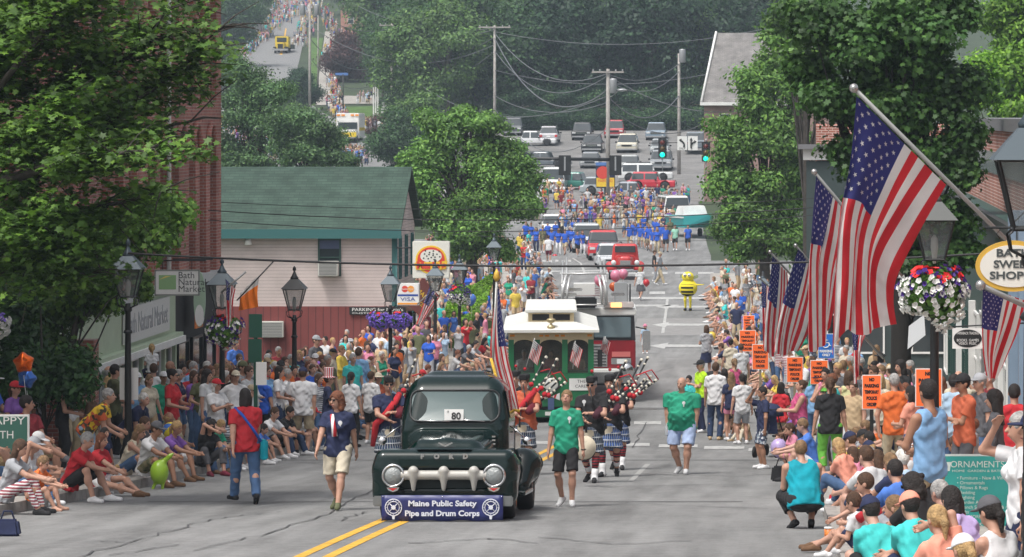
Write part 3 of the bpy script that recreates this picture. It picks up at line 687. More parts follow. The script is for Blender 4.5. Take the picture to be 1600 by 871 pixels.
# markings
def mark(pts, m=M_PAINT, off=.008, name='road_marking', sub=8):
    "polygon strip given as left/right pixel pairs down the road"
    return ribbon(name, pts, off, m, sub=sub)
for dx in (-.12, .12): strip('yellow_line', lambda y, d=dx: -5.55 + d*1.35 - .065, lambda y, d=dx: -5.55 + d*1.35 + .065, 10, 88, .006, M_YEL)
strip('lane_line', lambda y: -3.15 - (y-60)*.0065, lambda y: -3.05 - (y-60)*.0065, 66, 74, .006, mat('worn_paint', (.32,.32,.31), .85))
for (x, y, wd) in ((835,692,50),(905,693,52),(985,695,60),(1060,697,60),(1132,700,62),(1190,703,40),(830,658,40),(960,659,36),(1012,661,42),(1065,662,40)):
    a = G(x-wd/2, y-2); b = G(x+wd/2, y+2.5); s = F/a.y
    o = MB().add([(a.x, a.y, a.z+.008), (a.x+wd/s, a.y, a.z+.008), (b.x, b.y, b.z+.008), (b.x-wd/s, b.y, b.z+.008)], [(0,1,2,3)]).build('crosswalk_bar', M_PAINT); o['kind'] = 'structure'
for (x, y, wd, hh) in [(815+i*36, 427, 24, 3) for i in range(9)] + [(872,462,24,4),(915,462,26,4),(1027,458,24,4),(1072,459,22,4),(1110,460,24,4)] + [(830+i*10, 408+(i%2), 5, 3) for i in range(7)] + [(872,417,40,2),(1000,417,40,2)]:
    a = G(x-wd/2, y-hh/2); b = G(x+wd/2, y+hh/2); s = F/a.y
    o = MB().add([(a.x, a.y, a.z+.008), (a.x+wd/s, a.y, a.z+.008), (b.x, b.y, b.z+.008), (b.x-wd/s, b.y, b.z+.008)], [(0,1,2,3)]).build('crosswalk_bar', M_PAINT); o['kind'] = 'structure'
mark([(1041,466,1045,466),(1038,492,1042,492),(1033,521,1038,521)]); mark([(985,465,1115,465),(985,468,1115,468)], off=.012); mark([(822,424,960,422.5),(822,426,960,424)], off=.012)
mark([(893,404,896,404),(906,412,909,412),(911,426,915,426)], off=.016)
def arrow(x, y):
    a = G(x, y); P = [(-1.0,0),(-.35,1.0),(-.35,.42),(1.9,.30),(1.9,-.30),(-.35,-.42),(-.35,-1.0)]
    mb = MB().add([(a.x + p[0], a.y + p[1]*2.2, GZ(a.y + p[1]*2.2) + .011) for p in P], [(0,1,2,6),(2,3,4,5,6)][:1] + [(2,3,4,5)]); o = mb.build('road_arrow', M_PAINT); o['kind'] = 'structure'
for p in ((1058,480),(1056,508),(1056,541),(996,478)): arrow(*p)
def crack(pts, r=.014, m=None):
    V = []; Q = []; rs = random.Random(str(pts)); L = [G(*p) for p in pts]; P = []
    for i in range(len(L)-1):
        for k in range(8): q = L[i].lerp(L[i+1], k/8); P.append((q.x + rs.uniform(-.07,.07), q.y + rs.uniform(-.12,.12)))
    P.append((L[-1].x, L[-1].y))
    for i, (x, y) in enumerate(P):
        wv = r*rs.uniform(.5, 1.3)*(1 if abs(P[-1][0]-P[0][0]) < abs(P[-1][1]-P[0][1]) else 1.6)
        horizontal = abs(P[-1][0]-P[0][0]) > .3*abs(P[-1][1]-P[0][1])
        for sgn in (-1, 1):
            xx, yy = (x, y + sgn*wv*1.6) if horizontal else (x + sgn*wv, y); V.append((xx, yy, GZ(yy) + .012))
    for i in range(len(P)-1): Q.append((2*i, 2*i+1, 2*i+3, 2*i+2))
    put('road_crack', mk('c', V, Q, smooth=False), M_CRACK)['kind'] = 'structure'
for c in ([(300,862),(420,835),(520,800),(585,765)], [(120,872),(240,838),(330,812),(440,800)], [(525,815),(575,800)], [(0,866),(150,846),(220,850)], [(850,840),(960,852),(1080,846)], [(395,728),(480,724),(560,735)], [(985,700),(1010,660)],
          [(60,812),(200,800),(300,793)], [(880,790),(1000,788),(1200,796)], [(940,762),(1120,757)], [(1010,742),(1160,745),(1230,741)], [(640,850),(760,842),(840,850)], [(1050,575),(990,590)], [(180,868),(280,852)]): crack(c)
for (px, py, r_) in ((1005, 640, .38), (1120, 590, .36)):
    p = G(px, py); o = MB().prism([(r_*math.cos(a), r_*math.sin(a)) for a in np.linspace(0, 6.283, 24, endpoint=False)], .008, .014, plane='xy').build('manhole_cover', mat('cast_iron', (.12,.115,.11), .7, var=.3, bump=.8, bscale=60), None, p); o['kind'] = 'structure'
# patches of newer and older asphalt across the street
for (y0, y1, a, b, c_) in ((128,137,.0,.62,(.13,.13,.135)),(104,105.2,0,1,(.11,.11,.11)),(76,76.5,0,1,(.13,.13,.13)),(57,57.35,.1,.9,(.12,.12,.12)),(152,166,.55,1,(.23,.225,.22))):
    strip('asphalt_patch', lambda y: KL(y)+(KR(y)-KL(y))*a+.02, lambda y: KL(y)+(KR(y)-KL(y))*b-.02, y0, y1, .004, mat('patch%d' % y0, c_, .9, var=.15), step=.5 if y1-y0 > .5 else (y1-y0))
# ------------------------------------------------------------------ buildings
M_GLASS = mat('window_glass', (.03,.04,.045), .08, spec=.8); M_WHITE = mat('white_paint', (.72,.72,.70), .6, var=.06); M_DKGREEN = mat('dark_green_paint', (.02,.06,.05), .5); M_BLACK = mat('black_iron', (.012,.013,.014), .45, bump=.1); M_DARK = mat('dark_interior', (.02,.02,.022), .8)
M_REDBRICK = m_brick('red_brick', (.36,.125,.09), (.25,.08,.06), (.34,.25,.22)); M_BRICK2 = m_brick('tan_red_brick', (.40,.15,.10), (.32,.11,.08), (.62,.50,.44)); M_BRICK3 = m_brick('distant_brick', (.34,.20,.17), (.28,.16,.14), (.3,.25,.22))
M_PINK = m_siding('pink_clapboard', (.55,.47,.45), (.26,.21,.20), .115); M_REDBOARD = m_siding('red_boards', (.16,.035,.032), (.07,.015,.015), .26, 3, .12); M_SHINGLE = None
def m_shingle(name, c1, c2):
    n = NT(name, .95); br = n.n('TexBrick'); s = n.n('SeparateXYZ'); n.l(n.tc.outputs['Object'], s.inputs[0]); cb = n.n('CombineXYZ')
    n.l(s.outputs[0], cb.inputs[0]); n.l(s.outputs[2], cb.inputs[1]); n.l(cb.outputs[0], br.inputs['Vector'])
    br.inputs['Color1'].default_value = (*c1, 1); br.inputs['Color2'].default_value = (*c2, 1); br.inputs['Mortar'].default_value = (*[x*.5 for x in c1], 1)
    br.inputs['Scale'].default_value = 1; br.inputs['Brick Width'].default_value = .35; br.inputs['Row Height'].default_value = .09; br.inputs['Mortar Size'].default_value = .008
    n.base(n.mix(1.0, br.outputs[0], n.rng(n.noise(1.5, 6), .3, .7, .75, 1.25), 'MULTIPLY')); return n.m
M_SHINGLE = m_shingle('green_shingle', (.046,.080,.062), (.032,.060,.046)); M_GREYSH = m_shingle('grey_shingle', (.24,.23,.22), (.19,.18,.18))
def window(parent, x, z, wd, ht, y, arch=False, frame=M_DKGREEN, axis='y', sill=True, glass=M_GLASS, dep=.06, mull=True):
    "frame and pane on a wall facing -y (axis y) or +-x (axis +x/-x); (x,z) is the window's lower left, y the wall plane"
    mb = MB(); t = .06
    def P(u, v, d): return (u, y - d, v) if axis == 'y' else (y + d, u, v) if axis == '+x' else (y - d, u, v)
    def bx(u0, v0, u1, v1, d0, d1, b):
        c = [P(u, v, d) for d in (d0, d1) for u, v in ((u0,v0),(u1,v0),(u1,v1),(u0,v1))]; b.add(c, [(0,1,2,3),(7,6,5,4),(0,4,5,1),(1,5,6,2),(2,6,7,3),(3,7,4,0)])
    bx(x, z, x+t, z+ht, .0, dep, mb); bx(x+wd-t, z, x+wd, z+ht, .0, dep, mb); bx(x+t, z, x+wd-t, z+t, .0, dep, mb); bx(x+t, z+ht-t, x+wd-t, z+ht, .0, dep, mb)
    if mull: bx(x+t, z+ht*.5-.025, x+wd-t, z+ht*.5+.025, .0, dep-.01, mb)
    wn = mb.build('window', frame, parent)
    g = MB(); bx(x+t, z+t, x+wd-t, z+ht-t, -.02, .015, g); g.build('pane', glass, wn)
    if sill: s = MB(); bx(x-.08, z-.12, x+wd+.08, z-.002, .0, .12, s); s.build('sill', M_CONC, wn)
    return wn
# tall red brick building, far left: facade along the street at x=-14.5 from y=58 to 94
XL = -14.5
b = root('brick_building', 'tall red brick block at left with narrow arched windows above a pale shop front', 'building', (0,0,0))
zc = W(343, 420, 94).z; zg = GZ(94) - .6; y0, y1 = 56.0, 94.0
wall = MB(); piers = []; ztop = CZ + 9
wall.box((XL-12, y0, zc-.0), (XL-.35, y1, ztop)); wb = wall.build('wall', M_REDBRICK, b)
# piers between recessed windows
yw = []; y = y1 - 1.0
zr = [(W(343,402,94).z, W(343,225,94).z), (W(343,158,94).z, CZ + 8.6)]
pm = MB(); pm.box((XL-.36, y1-.75, zc), (XL, y1, ztop)); k = 0; y = y1 - .75
pm.box((XL-.36, y0, zr[0][1]), (XL+.001, y1, zr[1][0]))
while y > y0 + 2:
    ww = .95
    for (za, zb) in zr: window(b, y-ww+.05, za, ww-.1, (zb-za)-.08, XL-.34, frame=M_DKGREEN, axis='+x', sill=True)
    y -= ww; pw = .62 if k % 3 != 2 else 1.4
    pm.box((XL-.36, y-pw, zc), (XL, y, ztop)); y -= pw; k += 1
pm.box((XL-.36, y0, zc), (XL, y, ztop)); pm.build('pier', M_REDBRICK, b)
# downpipe, ledge
dp = MB(); dp.tube([(XL+.10, y1-8.2, zc), (XL+.10, y1-8.2, ztop)], .05, 8); dp.build('downpipe', M_WHITE, b)
am = MB()
for yy in np.arange(y0+1, y1-1, 2.2):
    am.tube([(XL+.05, yy + .5*math.cos(a), zr[0][1]-.05 + .55*math.sin(a)) for a in np.linspace(0, math.pi, 9)], .07, 6)
am.build('window_arches', M_REDBRICK, b)
# shop front below, its parts
sf = MB(); zf0 = W(343,455,94).z; sf.box((XL-.36, y0, zf0+.35), (XL+.10, y1, zc+.0-.002)); sf.build('fascia', mat('pale_fascia', (.46,.47,.47), .7, var=.1, vscale=.7), b)
M_SHOP = mat('sage_shopfront', (.42,.50,.36), .6, var=.06)
sg = MB(); ys_ = 87.4; sg.box((XL-.30, y0, zg), (XL-.12, y1, zf0+.348)); sg.build('shop_wall', M_DARK, b)
fr = MB()
fr.box((XL-.12, y0, zf0-.62), (XL-.02, ys_, zf0+.345)); fr.box((XL-.12, y0, zf0-.80), (XL+.16, ys_, zf0-.62))
for yy in np.arange(y0, ys_+.1, 1.42): fr.box((XL-.12, yy-.09, zg), (XL+.02, yy+.09, zf0-.80))
fr.box((XL-.12, y0, zg), (XL-.01, ys_, zg+1.15)); fr.build('shop_frame', M_SHOP, b)
wf = MB(); wf.box((XL-.02, y0, zf0-.84), (XL+.22, ys_, zf0-.70)); wf.build('shop_cornice', M_WHITE, b)
for yy in np.arange(y0+.2, ys_-1, 1.42): window(b, yy, zg+1.2, 1.05, zf0-.85-zg-1.25, XL-.10, frame=M_WHITE, axis='+x', sill=False, mull=False, dep=.05)
for yy, c_ in ((88.0,0),(90.0,0),(92.0,0)): window(b, yy, zg+.2, 1.5, 2.9, XL-.10, frame=M_BLACK, axis='+x', sill=False, mull=False)
# name board over the shop window
sb = MB(); sb.box((XL+.0, 80.6, zf0-.52), (XL+.05, 86.2, zf0+.24)); o = sb.build('name_board', mat('board_white', (.60,.60,.58), .6), b)
t = text('Bath Natural Market', 'lettering', mat('grey_letters', (.30,.31,.33), .6), o, (XL+.055, 83.4, zf0-.14), .62, .002, rot=(90,0,90), width=5.0)
def sign_hanging(): pass
# hanging sign
Y = 79.0; c = W(277, 442, Y); r_ = root('hanging_sign', 'white hanging shop sign with green and yellow square reading Bath Natural Market', 'sign', c)
s = F/Y; hw, hh = 33/s, 18/s
MB().box((-hw,-.03,-hh),(hw,.03,hh)).build('board', M_WHITE, r_, bevel=.006)
bd = MB(); bd.box((-hw-.02,-.035,hh-.0),(hw+.02,.035,hh+.03)); bd.box((-hw-.02,-.035,-hh-.03),(hw+.02,.035,-hh)); bd.box((-hw-.03,-.035,-hh-.03),(-hw,.035,hh+.03)); bd.box((hw,-.035,-hh-.03),(hw+.03,.035,hh+.03)); bd.build('border', mat('grey_trim', (.25,.27,.25), .6), r_)
lg = MB(); lg.box((-hw+.06,-.036,-hh+.1),(-.02,-.03,hh-.08)); e_ = lg.build('emblem', mat('sign_green', (.25,.42,.20), .6), r_)
MB().add([(-hw+.07,-.04,-hh+.3),(-.12,-.04,hh-.1),(-hw+.2,-.04,hh-.1)], [(0,1,2)]).build('emblem_light', mat('sign_yellow', (.70,.60,.15), .6), r_)
for i, tx in enumerate(('Bath', 'Natural', 'Market')): text(tx, 'lettering', mat('sign_letters', (.06,.07,.07), .6), r_, (.02,-.034,.15-i*.14), .19, .002, align='LEFT')
br_ = MB(); br_.tube([(-hw*1.9,0,hh+.22),(hw*1.35,0,hh+.22)], .018, 6); br_.tube([(-.3,0,hh+.22),(-.3,0,hh)], .008, 5); br_.tube([(.3,0,hh+.22),(.3,0,hh)], .008, 5); br_.build('bracket', M_BLACK, r_)
# oval green sign behind
c = W(312, 468, 86); r_ = root('oval_sign', 'green oval sign hanging edgeways between the market sign and the lamp', 'sign', c)
MB().prism([(.13*math.cos(a), .62*math.sin(a)) for a in np.linspace(0, 2*math.pi, 28, endpoint=False)], -.04, .04).build('board', mat('oval_green', (.33,.45,.33), .6), r_)
MB().prism([(.10*math.cos(a), -.36 + .24*math.sin(a)) for a in np.linspace(0, 2*math.pi, 20, endpoint=False)], -.05, .05).build('panel', M_WHITE, r_)
MB().tube([(-.6,0,.9),(.3,0,.9)], .02, 6).build('bracket', M_BLACK, r_)
# orange window poster
c = W(296, 476, 92); o = MB().box((-.02,-.5,-.42),(.02,.5,.42)).build('window_poster', [mat('poster_orange', (.55,.16,.03), .6, var=.6, vscale=4)], None, (XL+.16, 89.6, c.z)); tag(o, 'orange patterned poster hung above the dark shop doorway', 'poster')

# pink clapboard house with red lower storey and green roof
X0, X1, YF, YB = -14.5-8.6, -14.5, 133.0, 139.6; P = root('clapboard_house', 'pink clapboard house with a green shingle roof and red board lower storey', 'building', (0,0,0))
ze = W(0, 359, YF).z; zm = W(0, 479, YF).z; zb = GZ(YF) - .3; zr_ = W(0, 267, (YF+YB)/2).z; ym = (YF+YB)/2
MB().box((X0, YF, zm), (X1, YB, ze)).build('wall', M_PINK, P)
MB().add([(X1-.002, YF, ze),(X1-.002, YB, ze),(X1-.002, ym, zr_-.06),(X1-.3, YF, ze),(X1-.3, YB, ze),(X1-.3, ym, zr_-.06)], [(0,1,2),(5,4,3),(0,2,5,3),(2,1,4,5)]).build('gable', M_PINK, P)
MB().box((X0, YF-.06, zb), (X1+.02, YB, zm-.002)).build('lower_wall', M_REDBOARD, P)
MB().add([(X0,YF-.35,ze-.10),(X1+.25,YF-.35,ze-.10),(X1+.25,ym,zr_),(X0,ym,zr_),(X0,YB+.35,ze-.10),(X1+.25,YB+.35,ze-.10)] + [(X0,YF-.35,ze+.02),(X1+.25,YF-.35,ze+.02),(X1+.25,ym,zr_+.14),(X0,ym,zr_+.14),(X0,YB+.35,ze+.02),(X1+.25,YB+.35,ze+.02)],
   [(6,7,8,9),(9,8,11,10),(0,3,2,1),(3,4,5,2),(0,1,7,6),(1,2,8,7),(2,5,11,8),(4,10,11,5),(0,6,9,3),(3,9,10,4)]).build('roof', M_SHINGLE, P)
MB().box((X0, YF-.40, ze-.30),(X1+.27, YF-.352, ze+.02)).build('eave_board', mat('teal_trim', (.03,.12,.12), .6), P)
MB().box((X1-.10, YF-.03, zm),(X1+.03, YF+.0-.002, ze-.3)).build('corner_board', mat('teal_trim'), P)
MB().tube([(X1+.06, YF-.02, zb),(X1+.06, YF-.02, ze-.2)], .04, 6).build('downpipe', mat('teal_trim'), P)
def wx(px, Y): return (px - VX) * Y / F
wn = window(P, wx(497,YF), W(0,432,YF).z, 36*YF/F, 59*YF/F, YF, frame=M_DKGREEN, sill=False)
MB().box((wx(499,YF), YF-.03, W(0,389,YF).z),(wx(531,YF), YF-.02, W(0,373,YF).z)).build('blind', mat('blue_blind', (.06,.08,.16), .6), wn)
def aircon(px0, py0, px1, py1, Y, label, dep=.35):
    a = W(px0, py1, Y); c = W(px1, py0, Y); r = root('air_conditioner', label, 'air conditioner', ((a.x+c.x)/2, Y, a.z)); w_ = (c.x-a.x)/2; h_ = c.z-a.z
    MB().box((-w_,-dep,0),(w_,0,h_)).build('case', mat('ac_case', (.55,.54,.50), .6, var=.06), r, bevel=.015)
    g = MB()
    for i in range(9): z = .05 + (h_-.1)*i/8.5; g.box((-w_+.05,-dep-.012,z),(w_*.55 if h_ < .45 else w_-.05,-dep-.002,z+.014))
    g.build('grille', mat('ac_grille', (.10,.10,.10), .6), r)
    MB().box((-w_+.03,-dep-.004,.03),(w_-.03,-dep+.001,h_-.03)).build('front_panel', mat('ac_panel', (.36,.36,.34), .6), r)
aircon(499, 408, 530, 431, YF-.08, 'cream air conditioner sticking out of the upper window of the pink house', .4)
aircon(409, 502, 444, 527, YF-.08, 'grey box air conditioner in the red board wall at left', .22)
# louvre of the red wall light, small lamp
c = W(389, 377, YF); o = MB().lathe([(.05,.1),(.09,.06),(.13,-.12),(.04,-.13)], (0,0,0), 12).build('wall_lamp', M_WHITE, None, (c.x, YF-.16, c.z)); tag(o, 'small white wall lamp under the eave of the pink house', 'lamp')
c = W(590, 486, YF-.1); r_ = root('parking_sign', "long black wall sign with white letters about parking for Mario's", 'sign', (c.x, YF-.12, c.z)); w_ = 44*YF/F
MB().box((-w_,-.02,-.13),(w_,.02,.13)).build('board', M_BLACK, r_); text("PARKING for Mario's", 'lettering', M_WHITE, r_, (0,-.024,.04), .15, .002, width=w_*1.8, hgt=.11); text("CUSTOMERS ONLY", 'lettering', M_WHITE, r_, (0,-.024,-.08), .08, .002, width=w_*1.8, hgt=.05)
# pizza shop side: windows on the street side
for yy in (134.2, 136.2, 138.2): window(P, yy, W(0,430,YF).z-.2, .6, 1.5, X1, axis='+x', frame=mat('teal_trim'), sill=False)
for yy in (134, 136, 138): window(P, yy, zb+.9, 1.3, 1.6, X1+.02, axis='+x', frame=M_BLACK, sill=False)
aw = MB(); aw.box((X1+.02, YF, zm-.15),(X1+.7, YB, zm-.02)); aw.build('awning', mat('brown_awning', (.10,.05,.035), .7), P)
c = W(674, 406, 129); r_ = root('pizza_sign', "square pizza shop sign reading Mario's with a red oval and yellow rim", 'sign', c); s = 6000/129; hw = 29/s; hh = 29/s
MB().box((-hw,-.10,-hh),(hw,.10,hh)).build('board', mat('sign_cream', (.66,.66,.60), .5), r_, bevel=.02)
def disc(r, y0, y1, sx=1, sz=1, cx=0, cz=0, n=28): return MB().prism([(cx+r*sx*math.cos(a), cz+r*sz*math.sin(a)) for a in np.linspace(0, 2*math.pi, n, endpoint=False)], y0, y1)
disc(.52,-.115,-.10,1,.92,0,-.0).build('yellow_rim', mat('sign_gold', (.75,.50,.03), .5), r_); disc(.46,-.125,-.115,1,.92).build('red_oval', mat('sign_red', (.60,.05,.03), .5), r_)
disc(.36,-.132,-.125,1,.62,0,.12).build('pizza', mat('sign_cream'), r_)
dm = MB()
for i in range(17):
    a = i*2.4; rr = .07+.018*i; cx, cz = rr*math.cos(a), .14+rr*.6*math.sin(a); dm.prism([(cx+.028*math.cos(t), cz+.028*math.sin(t)) for t in np.linspace(0, 6.28, 8, endpoint=False)], -.137, -.132)
dm.build('olives', M_BLACK, r_)
MB().add([(-.56,-.14,-.10),(.56,-.14,-.04),(.50,-.14,-.32),(-.50,-.14,-.34)], [(0,1,2,3)]).build('ribbon', mat('sign_gold'), r_); text("Mario's", 'lettering', mat('sign_red'), r_, (0,-.145,-.19), .34, .006, bold=.02, width=.98, hgt=.27)
MB().tube([(-hw,0,.4),(-hw-.55,0,.4)], .03, 6).build('bracket', M_BLACK, r_)
c = W(638, 460, 128); r_ = root('card_sign', 'lit box sign listing charge cards below the pizza sign', 'sign', c); s = 6000/128
MB().box((-.36,-.14,-.36),(.36,.30,.36)).build('box', mat('sign_white', (.7,.7,.68), .5), r_)
MB().box((-.34,-.146,.02),(.34,-.141,.32)).build('upper_panel', mat('panel_white', (.72,.72,.72), .5), r_); disc(.11,-.152,-.146,1,1,-.1,.18,16).build('red_disc', mat('sign_red'), r_); disc(.11,-.154,-.148,1,1,.1,.18,16).build('orange_disc', mat('sign_orange', (.75,.30,.03), .5), r_)
MB().box((-.34,-.146,-.06),(.34,-.141,0)).build('blue_band', mat('sign_blue', (.02,.06,.30), .5), r_); MB().box((-.34,-.146,-.34),(.34,-.141,-.28)).build('gold_band', mat('sign_orange'), r_)
text('MasterCard', 'lettering', M_WHITE, r_, (0,-.157,.18), .10, .001, width=.5, hgt=.06); text('VISA', 'lettering', mat('sign_blue'), r_, (0,-.15,-.165), .2, .002, width=.5, hgt=.12)
c = W(662, 468, 130); r_ = root('hanging_banner', 'brown diamond shaped banner with gold letters beside the card sign', 'banner', c)
MB().prism([(-.05,.75),(.55,.1),(.02,-.75),(-.5,-.2)], -.02, .02).build('cloth', mat('banner_brown', (.13,.035,.03), .8), r_); text('MARIO', 'lettering', mat('sign_gold'), r_, (.03,-.03,.1), .22, .002, rot=(90,45,0)); text('PIZZA', 'lettering', mat('sign_gold'), r_, (-.1,-.03,-.15), .16, .002, rot=(90,45,0))
# right side: brick shops
XR = 4.2
b = root('brick_shops', 'low brick shop row at right with a grey parapet and green and blue shop fronts', 'building', (0,0,0))
zt = W(0,190,60).z; zb = GZ(118)-.8
MB().box((XR, 20, zb-0),(XR+9, 112, zt-.25)).build('wall', M_BRICK2, b)
MB().box((XR-.12, 19.8, zt-.25),(XR+9, 112.2, zt+.02)).build('parapet', mat('grey_cap', (.17,.17,.18), .6), b)
MB().box((XR-.04, 44, zt-1.25),(XR-.002, 111, zt-.75)).build('strip_window', mat('dusty_glass', (.18,.22,.22), .2), b)
zs = W(0,392,70).z
MB().box((XR-.35, 60, zs-3.9-.6),(XR-.002, 112, zs+.35)).build('shop_front', mat('shop_green', (.02,.06,.05), .5), b)
MB().box((XR-.5, 60, zs+.0),(XR-.36, 112, zs+.35)).build('fascia', mat('dark_fascia', (.03,.035,.035), .5), b)
for yy in np.arange(62, 110, 3.4): window(b, yy, GZ(yy)+.7, 2.2, 2.2, XR-.35, axis='-x', frame=M_WHITE if int(yy) % 2 else M_DKGREEN, sill=False, mull=True)
for yy in (70.2, 66.8):
    MB().box((XR-.62, yy, GZ(yy)-.3),(XR-.36, yy+.5, W(0,330,yy).z)).build('pilaster', mat('blue_grey_trim', (.22,.30,.40), .55, var=.06), b)
for yy in (84, 91, 99): MB().box((XR-.52, yy, GZ(yy)-.3),(XR-.36, yy+.22, GZ(yy)+3.2)).build('pilaster', M_WHITE, b)
# farther right brick block with white cornice
b = root('cornice_building', 'brick corner building with a white cornice behind the maple at right', 'building', (0,0,0)); Y = 118; c = W(1255, 232, Y)
MB().box((c.x+.4, Y, GZ(Y)-1),(c.x+9, Y+18, W(0,196,Y).z)).build('wall', M_BRICK2, b)
MB().box((c.x, Y-.5, W(0,250,Y).z),(c.x+9, Y-.002, W(0,232,Y).z)).build('cornice', M_WHITE, b); MB().box((c.x-.15, Y-.7, W(0,233,Y).z),(c.x+9.1, Y-.0-.01, W(0,226,Y).z)).build('cornice_cap', mat('grey_cap'), b)
MB().box((c.x+.1, Y-.4, GZ(Y)),(c.x+8.8, Y-.01, W(0,252,Y).z)).build('lower_front', mat('shop_teal', (.04,.06,.06), .6), b)
for k in range(3): window(b, c.x+.7+k*2.6, GZ(Y)+1, 1.8, 2.4, Y-.4, frame=M_WHITE, sill=False)
# distant brick house with grey gable roof
Y = 300; k = Y/F; b = root('gabled_brick_house', 'distant brick house with a steep grey gable roof above the parking lot', 'building', (0,0,0))
a = W(1100,160,Y); t_ = W(1117,50,Y); e_ = W(1215,160,Y)
MB().box((a.x, Y, GZ(Y)-2),(e_.x+4, Y+8, a.z)).build('wall', M_BRICK3, b)
MB().add([(a.x-.2,Y-.4,a.z),(t_.x,Y+4,t_.z),(e_.x+4,Y+4,t_.z),(e_.x+4,Y-.4,a.z),(a.x-.2,Y+8.4,a.z),(e_.x+4,Y+8.4,a.z)], [(0,3,2,1),(1,2,5,4),(0,1,4),(3,5,2),(0,4,5,3)]).build('roof', M_GREYSH, b)
MB().tube([(a.x-.2,Y-.45,a.z+.03),(t_.x,Y+3.9,t_.z+.08)], .1, 6).build('rake_board', M_WHITE, b); MB().box((a.x-.3,Y-.5,a.z-.25),(e_.x+4,Y-.05,a.z)).build('eave_board', M_WHITE, b)
for dx in (1.2, 3.6): window(b, a.x+dx, a.z-2.6, .9, 1.7, Y, frame=M_WHITE)
# houses showing through the trees
for i, (px, py, Y, wd, c_) in enumerate(((650,60,520,9,(.62,.62,.60)),(900,20,560,9,(.6,.6,.58)),(368,30,640,7,(.62,.6,.58)),(560,10,650,6,(.5,.25,.2)))):
    a = W(px, py, Y); b = root('hill_house', ['white hill house glimpsed through leaves above the purple tree','pale hill house hidden high in the woods above the lot','small white hill house at the top left corner of the hill','brick red hill house beside the street at the top of the hill'][i], 'house', (a.x, Y, a.z), group='houses on the far hill')
    MB().box((-wd/2,0,-9),(wd/2,8,0)).build('wall', m_siding('siding%d' % i, c_, tuple(x*.6 for x in c_), .2), b)
    MB().prism([(-wd/2-.3,0),(wd/2+.3,0),(0,3)], -.3, 8.3).build('roof', M_GREYSH, b)
    for dx in (-.3, .15): window(b, dx*wd, -3, 1, 1.6, 0, frame=M_WHITE, sill=False)
# white steps at the hill corner
c = G(588, 200); b = root('porch_steps', 'white wooden steps and boards beside the utility pole on the hill', 'steps', c); k = c.y/F
for i in range(3): MB().box((-.35+i*.22,-.1,0),(-.22+i*.22,0,64*k)).build('board', M_WHITE, b)
st = MB()
for i in range(9): st.box((.35,i*.25,i*.3),(1.7,i*.25+.3,i*.3+.22))
st.build('steps', M_WHITE, b)
# ------------------------------------------------------------------ street lamps, signs, poles, wires
M_LGLASS = mat('lamp_glass', (.16,.18,.18), .1, alpha=.42); M_CAP = mat('lamp_cap', (.05,.07,.085), .4, metal=.3)
def street_lamp(x, Y, label, H=3.95, cap=M_CAP, base=None, sc_=1.0):
    z = GZ(Y) + .14 if base is None else base; r = root('street_lamp', label, 'street lamp', (x, Y, z), group='old style lantern street lamps')
    b = MB(); b.lathe([(.14,0),(.14,.35),(.11,.42),(.075,.6),(.062,.9),(.055,2.0),(.047,H-1.05),(.07,H-1.03),(.07,H-.98),(.045,H-.95),(.045,H-.9)], n=12); b.lathe([(.062,H-1.42),(.085,H-1.40),(.062,H-1.36)], n=10); b.build('post', M_BLACK, r)
    y0 = H-.98; t = .12; T = .235; z0, z1 = H-.78, H-.30
    fr = MB()
    for sx in (-1, 1):
        for sy in (-1, 1): fr.tube([(sx*t,sy*t,z0),(sx*T,sy*T,z1)], .013, 4, sm=False); fr.tube([(0,0,H-1.0),(sx*.14,sy*.14,H-.93),(sx*.16,sy*.16,H-.82),(sx*t,sy*t,z0)], .012, 4)
    for (q, zz) in ((t,z0),(T,z1)):
        for a, c in (((-q,-q),(q,-q)),((q,-q),(q,q)),((q,q),(-q,q)),((-q,q),(-q,-q))): fr.tube([(*a,zz),(*c,zz)], .016, 4, sm=False)
    fr.build('lantern_frame', M_BLACK, r)
    g = MB(); g.add([(sx*t*.97,sy*t*.97,z0) for sx, sy in ((-1,-1),(1,-1),(1,1),(-1,1))] + [(sx*T*.97,sy*T*.97,z1) for sx, sy in ((-1,-1),(1,-1),(1,1),(-1,1))], [(0,1,5,4),(1,2,6,5),(2,3,7,6),(3,0,4,7)]); g.build('lantern_glass', M_LGLASS, r)
    MB().lathe([(.02,z0-.05),(.035,z0+.05),(.05,z0+.15),(.045,z0+.25),(.01,z0+.30)], n=8).build('bulb', mat('bulb', (.6,.6,.55), .3), r)
    c = MB(); q = T+.045; c.add([(-q,-q,z1),(q,-q,z1),(q,q,z1),(-q,q,z1),(-.09,-.09,z1+.22),(.09,-.09,z1+.22),(.09,.09,z1+.22),(-.09,.09,z1+.22)], [(0,3,2,1),(4,5,6,7),(0,1,5,4),(1,2,6,5),(2,3,7,6),(3,0,4,7)])
    c.lathe([(.09,z1+.21),(.10,z1+.25),(.06,z1+.30),(.035,z1+.36),(.02,z1+.40),(.045,z1+.44),(.03,z1+.49),(.008,z1+.52)], n=8); c.build('lantern_roof', cap, r)
    return r
LAMPS = []
